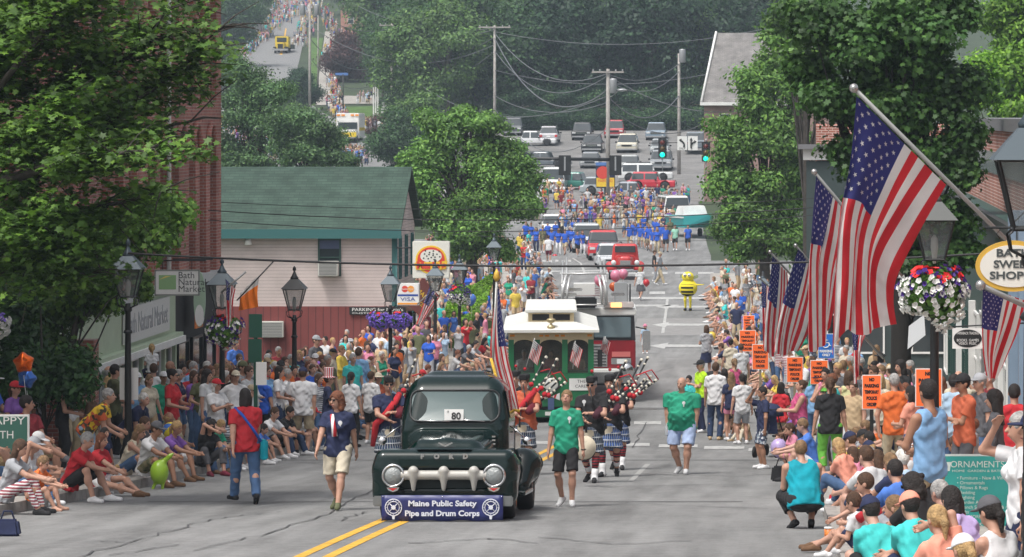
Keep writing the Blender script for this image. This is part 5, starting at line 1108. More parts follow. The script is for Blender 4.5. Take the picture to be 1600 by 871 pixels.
# signals on a mast arm seen from behind, plus one facing us
Y = 250; k = Y/F; r_ = root('signal_mast', 'mast arm with two dark signal backs over the crowd', 'traffic signal', W(820, 250, Y))
MB().tube([(-60*k,0,3*k),(150*k,0,0)], .11, 8).build('mast_arm', M_BLACK, r_); MB().tube([(-60*k,0,4*k),(-60*k,0,-(W(820,250,Y).z-GZ(Y)))], .14, 8).build('mast', M_BLACK, r_)
for px in (883, 962): x = (px-820)*k; MB().box((x-9.5*k,-.28,-24*k),(x+9.5*k,-.24,7*k)).build('signal_plate', M_BLACK, r_, bevel=.02); MB().box((x-4*k,-.23,-20*k),(x+4*k,.2,5*k)).build('signal_head', M_BLACK, r_, bevel=.03); MB().box((x-.05,-.34,-17*k),(x+.05,-.30,5*k)).build('bracket', M_GREYM, r_)
def green_signal(px, py, Y, lab):
    k = Y/F; r_ = root('traffic_light', lab, 'traffic light', W(px, py, Y)); MB().box((-6.5*k,0,-9*k),(6.5*k,.3,22*k)).build('housing', M_BLACK, r_, bevel=.03)
    for i, c in enumerate((None, (.10,.06,.01), (.12,.015,.01))):
        m = mat('lens_green', (.0,.5,.35), .3, emit=(.0,.9,.6), estr=1.2) if c is None else mat('lens_off%d' % i, c, .3); MB().lathe([(4*k,0),(4.2*k,.06),(3*k,.09),(.01,.1)], (0,0,0), 14, axis='y').build('lens', m, r_).location = (0,-.1,-4*k+i*9.5*k)
        MB().tube([(4.6*k*math.cos(a), -.1, -4*k+i*9.5*k+4.6*k*math.sin(a)) for a in np.linspace(0, math.pi, 8)], .03, 4).build('visor', M_BLACK, r_)
    MB().tube([(0,.15,22*k),(0,.15,27*k)], .05, 6).build('hanger', M_GREYM, r_); MB().tube([(0,.15,-9*k),(0,.15,-30*k)], .04, 6).build('hanger', M_GREYM, r_)
green_signal(1035, 238, 262, 'green traffic light left of the white lane sign'); green_signal(1103, 244, 262, 'second green traffic light half hidden by the street tree')
Y = 262; k = Y/F; r_ = root('lane_sign', 'white lane sign with left and straight or right arrows', 'sign', W(1074, 224, Y)); 
for x, nm in ((-8,0),(8.5,1)):
    MB().box(((x-7.6)*k,-.02,-11*k),((x+7.6)*k,.02,11*k)).build('board', M_WHITE, r_); m = MB(); q = lambda p: [((x+a)*k,-.04,b*k) for a, b in p]
    if nm == 0: m.tube(q([(3,-6),(3,-1),(0,3),(-2,4)]), .06, 5); m.add(q([(-1,7),(-5.5,5),(-1.5,1)]), [(0,1,2)])
    else: m.tube(q([(-2.5,-8),(-2.5,5)]), .06, 5); m.add(q([(-5,4),(-2.5,9),(0,4)]), [(0,1,2)]); m.tube(q([(-2.5,-3),(1,1),(3,2)]), .05, 5); m.add(q([(2,5),(6,2.5),(2.5,-.5)]), [(0,1,2)])
    m.build('arrow', M_BLACK, r_)
text('ONLY', 'lettering', M_BLACK, r_, (-8.5*k,-.03,-8.5*k), .1, .002, width=9*k, hgt=3*k); MB().tube([(-60*k,.1,0),(40*k,.1,2*k)], .03, 5).build('span_wire', M_BLACK, r_)
# street name sign on the hill, red and yellow lot sign
Y = 380; k = Y/F; r_ = root('street_name_sign', 'blue street name sign on a dark post at the hill corner', 'sign', G(536,190)); Y = r_.location.y; k = Y/F
MB().tube([(0,0,0),(0,0,74*k)], .06, 6).build('post', M_BLACK, r_); MB().box((-12*k,-.03,72*k),(8*k,.03,76*k)).build('blade', mat('sign_blue3', (.08,.18,.45), .5), r_)
Y = 300; k = Y/F; c = W(946, 272, Y); r_ = root('lot_sign', 'blue and yellow sign panel with a red disc behind the pole at the lot entrance', 'sign', c)
MB().box((-15*k,-.1,-22*k),(15*k,.1,17*k)).build('board', mat('sign_navy', (.015,.02,.06), .5), r_, bevel=.05); MB().box((-15*k,-.12,13*k),(3*k,-.101,18*k)).build('blue_top', mat('sign_blue3'), r_); MB().box((-14*k,-.13,-20*k),(14*k,-.101,-6*k)).build('yellow_panel', mat('sign_gold'), r_)
disc(10*k,-.15,-.12,1,1,-4*k,2*k).build('red_disc', mat('sign_red'), r_); text('PARKING', 'lettering', mat('sign_red'), r_, (0,-.14,-11*k), .1, .002, width=22*k, hgt=4*k); MB().box((-.1,0,-60*k),(.1,.1,-22*k)).build('post', M_BLACK, r_)
# balloons
def balloon(px, py, Y, r, c, label, tie=None, cat='balloon'):
    p = W(px, py, Y); o = root('balloon', label, cat, p); MB().lathe([(.01,r*1.08),(r*.5,r*.98),(r*.85,r*.62),(r,r*.1),(r*.9,-r*.45),(r*.55,-r*.9),(r*.16,-r*1.18),(r*.12,-r*1.26)], n=20).build('skin', mat('balloon_' + cn(c), COL.get(c, (.5,.1,.1)), .25, spec=.6), o)
    MB().tube([(0,0,-r*1.2),(.03,0,-r*2.4),(.0,.02,-r*3.6)], .004, 4).build('string', M_WHITE, o); return o
balloon(1010, 442, 172, .15, 'red', 'red balloon beside the man walking past the fire engine'); balloon(1112, 526, 128, .15, 'yellow', 'yellow balloon over the right kerb crowd')
balloon(1217, 700, 76, .17, 'lavender', 'lilac balloon near the knees of the woman in the pink top'); balloon(937, 438, 118, .17, 'pink', 'left pink balloon on the fire engine ladder'); balloon(962, 431, 118, .17, 'pink', 'middle pink balloon on the fire engine ladder'); balloon(974, 428, 117, .14, 'pink', 'small right pink balloon on the fire engine ladder'); balloon(958, 448, 117, .12, 'orange', 'orange balloon below the pink ones on the fire engine')
balloon(543, 424+0, 0+160, .3, 'blue', 'blue balloon above the crowd beside the hedge') if False else balloon(736, 468, 131, .18, 'blue', 'blue balloon above the crowd beside the hedge'); balloon(867, 402, 240, .18, 'red', 'small red balloon near the blue shirted marchers'); balloon(780, 402, 215, .2, 'red', 'small red balloon over the far left kerb crowd')
def star_balloon(px, py, Y, r, c, label, rz=0):
    o = root('star_balloon', label, 'balloon', W(px, py, Y)); V = []; F_ = []
    for k in range(10): a = math.pi/2 + k*math.pi/5 + rz; q = r if k % 2 == 0 else r*.52; V.append((q*math.cos(a), 0, q*math.sin(a)))
    ring2 = [(v[0]*.62, -.085, v[2]*.62) for v in V]; ring3 = [(v[0]*.62, .085, v[2]*.62) for v in V]; n = 10
    vs = V + ring2 + ring3 + [(0,-.12,0),(0,.12,0)]; fs = []
    for k in range(10): j = (k+1) % 10; fs += [(k,j,n+j,n+k),(n+k,n+j,30),(j,k,2*n+k,2*n+j),(2*n+j,2*n+k,31)]
    b_ = MB(); b_.add(vs, fs, 0, True); q = b_.build('foil', mat('foil_' + c, COL[c] if c != 'orange' else (.80,.14,.02), .22, metal=.75), o)
    md = q.modifiers.new('s', 'SUBSURF'); md.levels = md.render_levels = 1
    for e in q.data.edges: pass
    MB().tube([(0,0,-r*.8),(.05,0,-r*2.5),(.02,0,-r*4.5)], .004, 4).build('ribbon', M_WHITE, o)
star_balloon(37, 567, 61, .255, 'orange', 'orange foil star balloon, upper one of the pair at left', .1); star_balloon(42, 592, 61.6, .24, 'blue', 'blue foil star balloon below the orange star', -.25)
# hedge bank and boulder by the pizza shop
# ------------------------------------------------------------------ trees
def leaf_mesh(name, pts, nrm, size, seed=0, shape='maple', up=.6, sv=.35):
    "one small polygon leaf at each point"
    rs = np.random.RandomState(seed); n = len(pts)
    if shape == 'maple': base = np.array([(0,-.5),(.16,-.22),(.52,-.30),(.34,.02),(.50,.30),(.16,.24),(0,.56),(-.16,.24),(-.50,.30),(-.34,.02),(-.52,-.30),(-.16,-.22)], float)
    elif shape == 'oval': base = np.array([(0,-.55),(.22,-.2),(.24,.15),(0,.55),(-.24,.15),(-.22,-.2)], float)
    else: base = np.array([(0,-.55),(.34,0),(0,.55),(-.34,0)], float)
    k = len(base); N = np.array(nrm) + rs.normal(size=(n,3))*.55; N[:,2] += up; N /= np.linalg.norm(N, axis=1, keepdims=True)
    T = rs.normal(size=(n,3)); T -= (T*N).sum(1, keepdims=True)*N; T /= np.linalg.norm(T, axis=1, keepdims=True); B = np.cross(N, T); s = size*(1 + sv*rs.normal(size=(n,1,1))*.6).clip(.4, 1.8)
    V = np.array(pts)[:,None,:] + (base[None,:,0:1]*T[:,None,:] + base[None,:,1:2]*B[:,None,:] - (np.abs(base[None,:,0:1])**1.5)*.35*N[:,None,:])*s
    V = V.reshape(-1,3); Fi = np.arange(n*k).reshape(n, k)
    me = bpy.data.meshes.new(name); me.vertices.add(len(V)); me.vertices.foreach_set('co', V.astype(np.float32).ravel()); me.loops.add(n*k); me.loops.foreach_set('vertex_index', Fi.ravel().astype(np.int32)); me.polygons.add(n); me.polygons.foreach_set('loop_start', np.arange(0, n*k, k, dtype=np.int32)); me.update(calc_edges=True); return me
def grow(start, dr, length, rad, levels, rs, spread=.7, up=.15, kids=4, seglen=.35, ratio=.62):
    "branch skeleton: list of (points, radii, level)"
    out = []
    def rec(p, d_, L, r, lv):
        n = max(3, int(L/seglen)); pts = [p.copy()]; rr = [r]; d_ = d_/np.linalg.norm(d_)
        for i in range(n):
            d_ = d_ + rs.normal(size=3)*.13 + np.array((0,0,up*.12)); d_ /= np.linalg.norm(d_); p = p + d_*L/n; pts.append(p.copy()); rr.append(r*(1-.75*(i+1)/n))
        out.append((pts, rr, lv))
        if lv < levels:
            m = kids + (lv == 0)*2
            for j in range(m):
                t = .3 + .7*(j+rs.rand()*.6)/m; i = min(int(t*n), n-1); q = pts[i]; a = rs.rand()*6.283 ; e1 = np.cross(d_, (0,.3,1.)); e1 /= np.linalg.norm(e1); e2 = np.cross(d_, e1)
                nd = d_*(1-spread) + (e1*math.cos(a) + e2*math.sin(a))*spread*1.1; nd[2] += up; rec(q, nd, L*ratio*(1.1-.4*t), max(rr[i]*.6, .006), lv+1)
    rec(np.array(start, float), np.array(dr, float), length, rad, 0); return out
def branches_mesh(sk, minr=.004, maxlv=9):
    mb = MB()
    for pts, rr, lv in sk:
        if lv <= maxlv: mb.tube([tuple(p) for p in pts], [max(r, minr) for r in rr], 7 if lv == 0 else 5 if lv == 1 else 4, cap=False)
    return mb
M_BARK = mat('bark', (.045,.038,.032), .95, var=.35, vscale=6, bump=.8, bscale=18); M_BARKG = mat('bark_grey', (.13,.12,.10), .95, var=.3, vscale=4, bump=.6)
def crown_points(blobs, n, rs, shell=.55, layers=True):
    "points spread through ellipsoid clumps, denser towards their outside"
    w_ = np.array([b[1][0]*b[1][1]*b[1][2] for b in blobs])**(2/3); idx = rs.choice(len(blobs), n, p=w_/w_.sum()); C = np.array([b[0] for b in blobs])[idx]; Rr = np.array([b[1] for b in blobs])[idx]
    d_ = rs.normal(size=(n,3)); d_ /= np.linalg.norm(d_, axis=1, keepdims=True); q = (shell*.5 + (1.08-shell*.5)*rs.rand(n,1)**.6) * (1+.20*rs.normal(size=(n,1))); return C + d_*q*Rr, d_
def make_crown(center, radii, n_blobs, rs, bl=.38, flat=.7):
    "clumps arranged over an ellipsoid"
    out = []
    for i in range(n_blobs):
        d_ = rs.normal(size=3); d_ /= np.linalg.norm(d_); q = .35 + .6*rs.rand()**.5; c = np.array(center) + d_*q*np.array(radii); r = bl*min(radii)*(.6+.7*rs.rand()); out.append((c, np.array((r*1.25, r*1.25, r*flat))))
    return out
def tree(name, label, loc, H, crown_c, crown_r, n_leaf, size, color, n_blobs=26, trunk_r=.16, seed=0, group=None, shape='dia', bark=M_BARK, cat='tree', bl=.38, limbs=True, mesh=None, lname='foliage_leaf', tr=.25, up=.6):
    rs = np.random.RandomState(seed); r = root(name, label, cat, loc, group=group)
    if mesh is None:
        bl_ = make_crown(crown_c, crown_r, n_blobs, rs, bl); P, D = crown_points(bl_, n_leaf, rs); me = leaf_mesh('crown', P, D, size, seed, shape, up)
        mb = MB(); top = crown_c[2] + crown_r[2]*.5; mb.tube([(0,0,-.3),(crown_c[0]*.15,crown_c[1]*.15,H*.25),(crown_c[0]*.6,crown_c[1]*.6,H*.5),(crown_c[0],crown_c[1],top)], [trunk_r*1.2, trunk_r, trunk_r*.75, trunk_r*.15], 9, cap=False)
        if limbs:
            for c, rr in bl_:
                t = rs.uniform(.3,.75); b0 = np.array((crown_c[0]*.6*t*1.3, crown_c[1]*.6*t*1.3, H*.3 + (top-H*.3)*t*.7)); mid = b0*.5 + c*.5 + np.array((0,0,.12*H*.2)); mb.tube([tuple(b0), tuple(mid), tuple(c)], [trunk_r*.42, trunk_r*.26, trunk_r*.06], 5, cap=False)
        mesh = (me, mb)
        r['_']= 0; del r['_']
        to = mb.build('trunk', bark, None, fix=False); tm = to.data; bpy.data.objects.remove(to); mesh = (me, tm)
    co = put('crown', mesh[0], leafmat(lname, color, tr=tr), r); put('trunk', mesh[1], bark, r); return r, mesh
G1 = (.045,.115,.022); G2 = (.035,.095,.018); G3 = (.07,.16,.03)
# near maple at left: long limbs reaching right, layered sprays of big leaves
rs = np.random.RandomState(5); Y0 = 56.0
r_ = root('maple_tree', 'big dark green maple overhanging the left sidewalk and hiding the shops', 'tree', (W(-60,0,Y0).x, Y0, GZ(Y0)), group='maple trees'); o0 = np.array(r_.location)
tw = lambda px, py, Y: np.array(W(px, py, Y)) - o0
sk = []; T0 = tw(-60, 760, Y0); T1 = tw(-45, 330, Y0+.3)
sk.append(([T0, T0*.5+T1*.5+np.array((.1,0,0)), T1, tw(-20, 120, Y0+.5), tw(10,-60,Y0+.8)], [.24,.21,.18,.12,.05], 0))
limbs = [((-45,200,Y0),(0,120,Y0+.5),(70,10,Y0+.5),.05),((-45,270,Y0),(40,210,Y0-.8),(120,150,Y0-1),.05),((-45,120,Y0),(10,60,Y0),(60,-40,Y0),.05),((-45,300,Y0),(20,330,Y0-.5),(110,380,Y0-1),.05),((-45,330,Y0+.3),(150,215,Y0),(300,190,Y0+.5),.09),((-45,300,Y0),(90,255,Y0-1.5),(230,235,Y0-2),.10),((-30,200,Y0+.5),(130,120,Y0+1),(150,-20,Y0+1.5),.08),((-20,160,Y0),(60,60,Y0-1),(120,-60,Y0-1),.06),((150,215,Y0),(255,130,Y0+.6),(345,40,Y0+1),.045),((-45,340,Y0),(120,330,Y0-.5),(250,300,Y0-1),.07),((-45,380,Y0),(60,420,Y0-.5),(170,430,Y0-1),.05),((-30,240,Y0),(130,180,Y0+2),(270,130,Y0+2.5),.05),((130,120,Y0+1),(230,60,Y0+1),(300,-20,Y0+1.5),.04)]
for a, b, c, r in limbs:
    A, B_, C_ = tw(*a), tw(*b), tw(*c); sk.append(([A, A*.5+B_*.5+rs.normal(size=3)*.06, B_, B_*.5+C_*.5+rs.normal(size=3)*.06, C_], [r, r*.85, r*.65, r*.4, r*.15], 1))
tips = []
for pts, rr, lv in list(sk):
    if lv == 0: continue
    for i in range(34):
        t = rs.uniform(.15, 1.02); k = min(int(t*4), 3); f = t*4-k; p = pts[k]*(1-f) + pts[k+1]*f; d_ = rs.normal(size=3)*np.array((1,1,.42)); d_[2] -= .12; d_ += (pts[-1]-pts[0])/np.linalg.norm(pts[-1]-pts[0])*.55; d_ /= np.linalg.norm(d_); L = rs.uniform(.35, 1.0)
        e = p + d_*L; m = p + d_*L*.5 + np.array((0,0,.05)); sk.append(([p, m, e], [.014,.010,.004], 2))
        for q in (.45,.62,.8,1.0): tips.append(p + d_*L*q)
tips = np.array(tips); keep = []
px_ = VX + F*(tips[:,0]+o0[0])/(tips[:,1]+o0[1]); py_ = VY + F*(CZ-tips[:,2]-o0[2])/(tips[:,1]+o0[1])
edge = np.interp(py_, [0,60,110,150,200,240,300,360,420,470], [330,350,362,330,275,335,300,240,180,60]); keep = (px_ < edge + rs.normal(size=len(tips))*6) & (py_ < 470) & ((px_ < 190) | (rs.rand(len(tips)) < .62 - .2*(py_ < 60)))
tips = tips[keep]; print('maple tips', len(tips))
P = []; D = []
for t in tips:
    n = rs.randint(12, 21); q = rs.normal(size=(n,3))*np.array((.17,.17,.075)); P.append(t + q); D.append(np.tile((0,-.25,.6), (n,1)))
P = np.concatenate(P); D = np.concatenate(D)
put('crown', leaf_mesh('crown', P, D, .118, 3, 'maple', .9), leafmat('maple_leaf_near', (.072,.150,.026), .5), r_)
branches_mesh(sk, .005).build('trunk', M_BARK, r_, fix=False)
# second maple behind and the shrub mass at the foot
def blob_tree(name, label, pxs, Y, base_px, n, size, color, trunk_r, seed, shape='maple', lname='leafA', group=None, depth=1.6, cat='tree', tr=.25, bark=M_BARK, k=1, up=.6):
    "crown given by photo-space clumps (px, py, rx_px, rz_px, dY)"
    rs = np.random.RandomState(seed); x0 = (base_px-VX)*Y/F; r = root(name, label, cat, (x0, Y, GZ(Y)), group=group); o0 = np.array(r.location); blobs = []; s = Y/F
    for (px, py, rx, rz, dy) in pxs:
        c = np.array(W(px, py, Y+dy)) - o0
        for j in range(5*k):
            d_ = rs.normal(size=3); d_ /= np.linalg.norm(d_); q = rs.rand()**.5*.75; cc = c + d_*q*np.array((rx*s, rx*s*.9, rz*s)); rr = rs.uniform(.42,.66)/k**.33; blobs.append((cc, np.array((rx*s*rr*1.15, rx*s*rr*1.15, rz*s*rr*.8)) + .05))
    P, D = crown_points(blobs, n, rs, .35); put('crown', leaf_mesh('crown', P, D, size, seed, shape, up), leafmat(lname, color, tr=tr), r)
    mb = MB(); C = np.mean([b[0] for b in blobs], 0); top = max(b[0][2] for b in blobs); mb.tube([(0,0,-.2),(C[0]*.1,C[1]*.1,C[2]*.45),(C[0]*.5,C[1]*.5,C[2]*.8),(C[0],C[1],top)], [trunk_r*1.25, trunk_r, trunk_r*.7, trunk_r*.1], 9, cap=False)
    for i, (c, rr) in enumerate(blobs):
        if i % (5 if trunk_r < .1 else 2): continue
        t = rs.uniform(.35,.95); b0 = np.array((C[0]*.5*t, C[1]*.5*t, C[2]*.8*t)); mid = b0*.45 + c*.55 + np.array((0,0,.05*top)) + rs.normal(size=3)*.05*top*.2; mb.tube([tuple(b0), tuple(mid), tuple(c)], [trunk_r*.35, trunk_r*.2, trunk_r*.05], 5, cap=False)
    mb.build('trunk', bark, r, fix=False); return r
blob_tree('maple_tree', 'lighter green sapling between the tall lamp and the brick building', [(240,350,50,55,0),(175,400,60,60,0),(150,470,45,45,.3),(90,470,60,60,.5),(60,420,70,90,.5),(250,330,45,40,0),(70,540,55,50,.3),(30,520,50,70,0),(150,370,60,60,1),(222,440,16,30,-1)], 69.5, 95, 22000, .11, (.085,.175,.032), .06, 11, lname='sapling_leaf', group='maple trees')
blob_tree('shrub', 'dense dark shrub against the wall at the far left', [(20,570,50,60,0),(70,590,55,50,0),(110,570,35,40,0),(100,610,40,40,0),(20,480,60,60,1)], 66.5, 70, 15000, .11, (.03,.085,.022), .05, 12, shape='oval', lname='shrub_leaf', cat='shrub')
MB().box((-5,0,0),(0,.5,2.4)).build('garden_wall', M_REDBRICK, None, (-14.6+1.2, 71.5, GZ(71.5))); tag(bpy.data.objects['garden_wall'], 'low red brick wall glimpsed behind the shrub at left', 'wall')
# right side trees
blob_tree('maple_tree', 'large dark maple with an almost black trunk behind the biggest flag', [(1300,40,70,60,0),(1370,80,75,70,0),(1450,60,70,70,0),(1400,160,80,70,.3),(1480,150,60,70,0),(1320,150,60,60,0),(1500,240,45,60,0),(1430,260,60,60,0),(1340,240,60,50,0),(1490,330,40,50,0),(1500,20,60,50,0),(1400,10,70,50,0),(1440,350,45,40,0),(1270,100,50,50,1),(1445,410,40,30,-.3),(1485,400,35,35,0),(1395,400,30,40,.5),(1350,320,40,40,0),(1510,390,25,30,0),(1380,300,40,40,0)], 82, 1408, 52000, .13, (.044,.108,.026), .21, 21, lname='dark_maple_leaf', group='maple trees', bark=mat('bark_dark', (.02,.018,.016), .95, bump=.6), k=2)
blob_tree('street_tree', 'mid green street tree at right hanging over the far crossing', [(1180,150,50,50,0),(1140,210,50,50,0),(1210,220,60,60,0),(1130,280,45,45,0),(1190,300,60,60,0),(1250,280,50,60,0),(1150,340,45,40,0),(1220,370,60,40,0),(1170,390,35,25,0),(1230,140,50,50,0),(1260,390,40,40,0),(1200,100,30,25,0)], 168, 1195, 66000, .17, (.098,.200,.045), .22, 22, shape='oval', lname='street_leaf', group='street trees', k=2)
blob_tree('street_tree', 'thin crown of bare twigs and sparse leaves above the street tree', [(1230,60,40,50,0),(1270,20,45,50,0),(1220,20,30,40,0),(1290,80,30,40,0)], 150, 1262, 6000, .2, (.06,.13,.03), .16, 23, shape='oval', lname='street_leaf', group='street trees', k=2)
blob_tree('street_tree', 'pale yellow green tree at the upper right edge', [(1580,40,60,60,0),(1560,110,60,50,0),(1610,120,60,70,0),(1540,150,40,30,0),(1590,170,60,30,0)], 150, 1590, 30000, .20, (.13,.26,.035), .2, 24, shape='oval', lname='bright_leaf', group='street trees', tr=.35, k=2)
blob_tree('street_tree', 'round green tree left of the street beside the pink house roof', [(700,210,45,40,0),(760,195,45,30,0),(725,185,35,22,0),(800,250,40,35,0),(655,260,35,40,0),(665,235,35,40,0),(655,300,35,45,0),(670,190,30,25,0),(760,240,50,40,0),(680,270,45,45,0),(740,290,60,50,0),(810,290,45,45,0),(690,340,45,40,0),(760,350,60,40,0),(820,330,35,35,0),(715,380,40,30,0),(720,175,25,15,0),(780,390,35,20,0)], 182, 738, 70000, .17, (.110,.225,.052), .25, 25, shape='oval', lname='round_leaf', group='street trees', k=2)
# loose trees behind the green roof
blob_tree('willow_tree', 'loose leafy tree above the green roof at left', [(380,120,40,40,0),(345,230,40,40,0),(400,250,50,25,0),(370,180,40,40,0),(410,150,40,40,0),(420,210,45,45,0),(370,240,35,30,0),(440,140,25,25,0)], 240, 395, 30000, .17, (.075,.15,.06), .18, 26, shape='oval', lname='hazy_leaf', group='street trees', k=2)
blob_tree('willow_tree', 'bushy green tree above the middle of the green roof', [(470,190,40,30,0),(440,190,35,35,0),(500,210,40,35,0),(540,250,30,20,0),(480,240,45,35,0),(520,240,35,30,0),(445,235,30,30,0)], 235, 480, 30000, .17, (.065,.15,.05), .18, 27, shape='oval', lname='hazy_leaf', group='street trees', k=2)
# forest: four crown meshes reused for every tree on the slope
FM = []
for i, (rx, rz, col_) in enumerate(((4.2,6.5,0),(5.0,6.0,1),(3.6,7.2,0),(3.0,3.2,1))):
    rs = np.random.RandomState(40+i); cc = (0,0,rz+3.0 if i < 3 else 3.2); bl_ = make_crown(cc, (rx,rx,rz), 44, rs, .40); P, D = crown_points(bl_, 15000, rs, .4); me = leaf_mesh('crown', P, D, .38 if i < 3 else .28, i, 'dia', .6)
    mb = MB(); mb.tube([(0,0,-3),(.1,0,cc[2]*.6),(0,.1,cc[2]+rz*.7)], [.32,.26,.05], 7, cap=False)
    for c, rr in bl_[::3]: mb.tube([(0,0,cc[2]*.5+c[2]*.2), tuple(np.array(c)*.5+np.array((0,0,cc[2]*.5))), tuple(c)], [.12,.08,.02], 4, cap=False)
    to = mb.build('trunk', M_BARKG, None, fix=False); tm = to.data; bpy.data.objects.remove(to); FM.append((me, tm))
FC = [('forest_leaf', (.040,.095,.036)), ('forest_leaf_light', (.085,.165,.050)), ('forest_leaf_dark', (.020,.055,.026)), ('plum_leaf', (.075,.040,.045))]
KT = {0: 'tall dark green', 1: 'lighter green', 2: 'almost black green', 3: 'purple leaved'}
def forest(px, py, Y, kind, colr, s, where):
    p = W(px, py, Y); lb = '%s tree %s' % (KT[colr], where); o = root('forest_tree', lb, 'tree', (p.x, Y, min(p.z, GZ(Y))), rz=(px*7.3) % 6.28, group='trees on the wooded hill', scale=s)
    put('crown', FM[kind][0], leafmat(*FC[colr]), o); put('trunk', FM[kind][1], M_BARKG, o)
rs = np.random.RandomState(77)
rows = [(405, 212, 650, 1230, 46, 'just behind the parked cars'), (430, 190, 640, 1250, 50, 'in the second row behind the parking lot'), (470, 165, 625, 1260, 56, 'halfway up the wooded slope'), (530, 120, 610, 1280, 62, 'high on the wooded slope'), (610, 75, 590, 1300, 66, 'near the top of the wooded slope'), (700, 35, 550, 1320, 72, 'on the crest of the hill'), (820, 0, 540, 1340, 72, 'beyond the crest of the hill')]
for Y, py, xa, xb, st, wh in rows:
    x = xa
    while x < xb:
        third = ('left end', 'middle', 'right end')[min(2, int(3*(x-xa)/(xb-xa)))]
        if not (Y < 420 and x < 700): forest(x + rs.uniform(-12,12), py + rs.uniform(-6,6), Y + rs.uniform(-8,8), rs.randint(0,3), rs.choice([0,0,1,2,2]), rs.uniform(.85,1.2), wh + ', ' + third)
        x += st*rs.uniform(.7,1.2)
for (px, py, Y, k, c, s, wh) in ((650,205,395,1,1,.85,'right of the white steps'),(700,215,392,0,1,.9,'left of the tall pole'),(598,112,470,0,0,.6,'behind the hill corner'),(540,75,520,3,3,1.0,'beside the hill street'),(555,60,530,3,3,.9,'above the hill corner'),(470,118,450,3,2,.7,'between the hill street and its sidewalk'),(466,90,470,3,2,.6,'at the hill sidewalk pole'),
    (632,130,450,1,0,.8,'behind the white steps'),(365,60,560,1,0,.8,'at the top left beside the hill lawn'),(395,45,640,0,1,.7,'at the top left above the hill crowd'),(350,30,640,0,0,.9,'at the upper left corner by the brick block'),(540,20,700,1,0,.8,'right of the hill street crest'),(580,30,640,0,1,.9,'above the plum trees'),(592,226,385,3,3,.45,'low beside the ambulance'),(620,250,335,3,0,.8,'below the white steps'),(660,240,350,3,1,.9,'behind the round street tree'),(355,170,420,1,1,.45,'left of the hill street bend'),(400,150,430,3,1,.7,'in the middle of the hill street bend'),(445,170,400,3,1,.6,'below the hill street kerb'),(345,90,520,3,0,.7,'left of the hill lawn'),(640,200,400,3,0,.8,'right of the white boards'),(520,-10,760,1,1,.8,'where the hill street ends'),(385,0,760,0,0,.8,'left of the hill street end')): forest(px, py, Y, k, c, s, wh)
for i, x in enumerate(range(785, 1125, 24)):
    p = G(x, 203); o = root('shrub', 'low bush in the row behind the parked cars, ' + ('left end' if i < 5 else 'middle' if i < 10 else 'right end'), 'shrub', p, group='bushes behind the parking lot', scale=.62 + .2*((i*7) % 5)/5)
    put('crown', FM[3][0], leafmat(*FC[2 if i % 3 else 0]), o).location = (0,0,-1.2); put('trunk', FM[3][1], M_BARKG, o)
# hedge bank beside the pizza shop
P = []; rs = np.random.RandomState(9); n = 9000; t = rs.rand(n); u = rs.rand(n); cx = 0
Yh = 140; a = W(688, 520, Yh); V_ = np.stack([a.x + rs.rand(n)*1.5, Yh + rs.rand(n)*6, np.zeros(n)], 1); V_[:,2] = GZ(Yh) + 1.0 + (V_[:,1]-Yh)*.22 + .25*np.sin(V_[:,0]*3) + rs.rand(n)*.12
o = root('hedge', 'bright green clipped hedge bank right of the pizza shop', 'hedge', (a.x, Yh, GZ(Yh))); put('foliage', leaf_mesh('foliage', V_ - np.array(o.location), np.tile((0,0,1.), (n,1)), .12, 3, 'dia', .5), leafmat('hedge_leaf', (.12,.24,.025)), o)
MB().box((0,0,0),(1.5,6,.95)).build('hedge_core', M_GRASS, o)
# ------------------------------------------------------------------ vehicles
M_CHROME = mat('chrome', (.62,.62,.62), .12, metal=1); M_TYRE = mat('tyre', (.016,.016,.017), .8, bump=.2); M_HUB = mat('hubcap', (.5,.5,.5), .25, metal=.9); M_LENS = mat('headlight_lens', (.62,.64,.64), .1, spec=.8); M_AMBER = mat('amber_lens', (.8,.28,.02), .2); M_TAIL = mat('tail_lens', (.5,.02,.02), .2)
def paint(name, c): return mat('paint_' + name, c, .22, coat=.6, var=.03, vscale=2)
def wheel(parent, x, y, r=.33, wd=.2, side=1, hub=M_HUB):
    w_ = MB().lathe([(r*.6,-wd/2),(r*.93,-wd/2),(r,-wd*.3),(r,wd*.3),(r*.93,wd/2),(r*.6,wd/2)], (0,0,0), 20, axis='x').build('wheel', M_TYRE, parent); w_.location = (x, y, r)
    MB().lathe([(r*.62,-wd*.42),(r*.60,wd*.42)] if False else [(r*.1,side*wd*.30),(r*.3,side*wd*.46),(r*.55,side*wd*.40),(r*.63,side*wd*.52),(r*.64,side*wd*.3)], (0,0,0), 16, axis='x').build('rim', hub, w_)
def split_build(name, V, Q, N, sel, m1, m2, parent, nm2='windows'):
    me = mk(name, V, Q[~sel], N); put(name, me, m1, parent)
    if sel.any(): put(nm2, mk(nm2, V, Q[sel], N), m2, parent)
CARS = {}
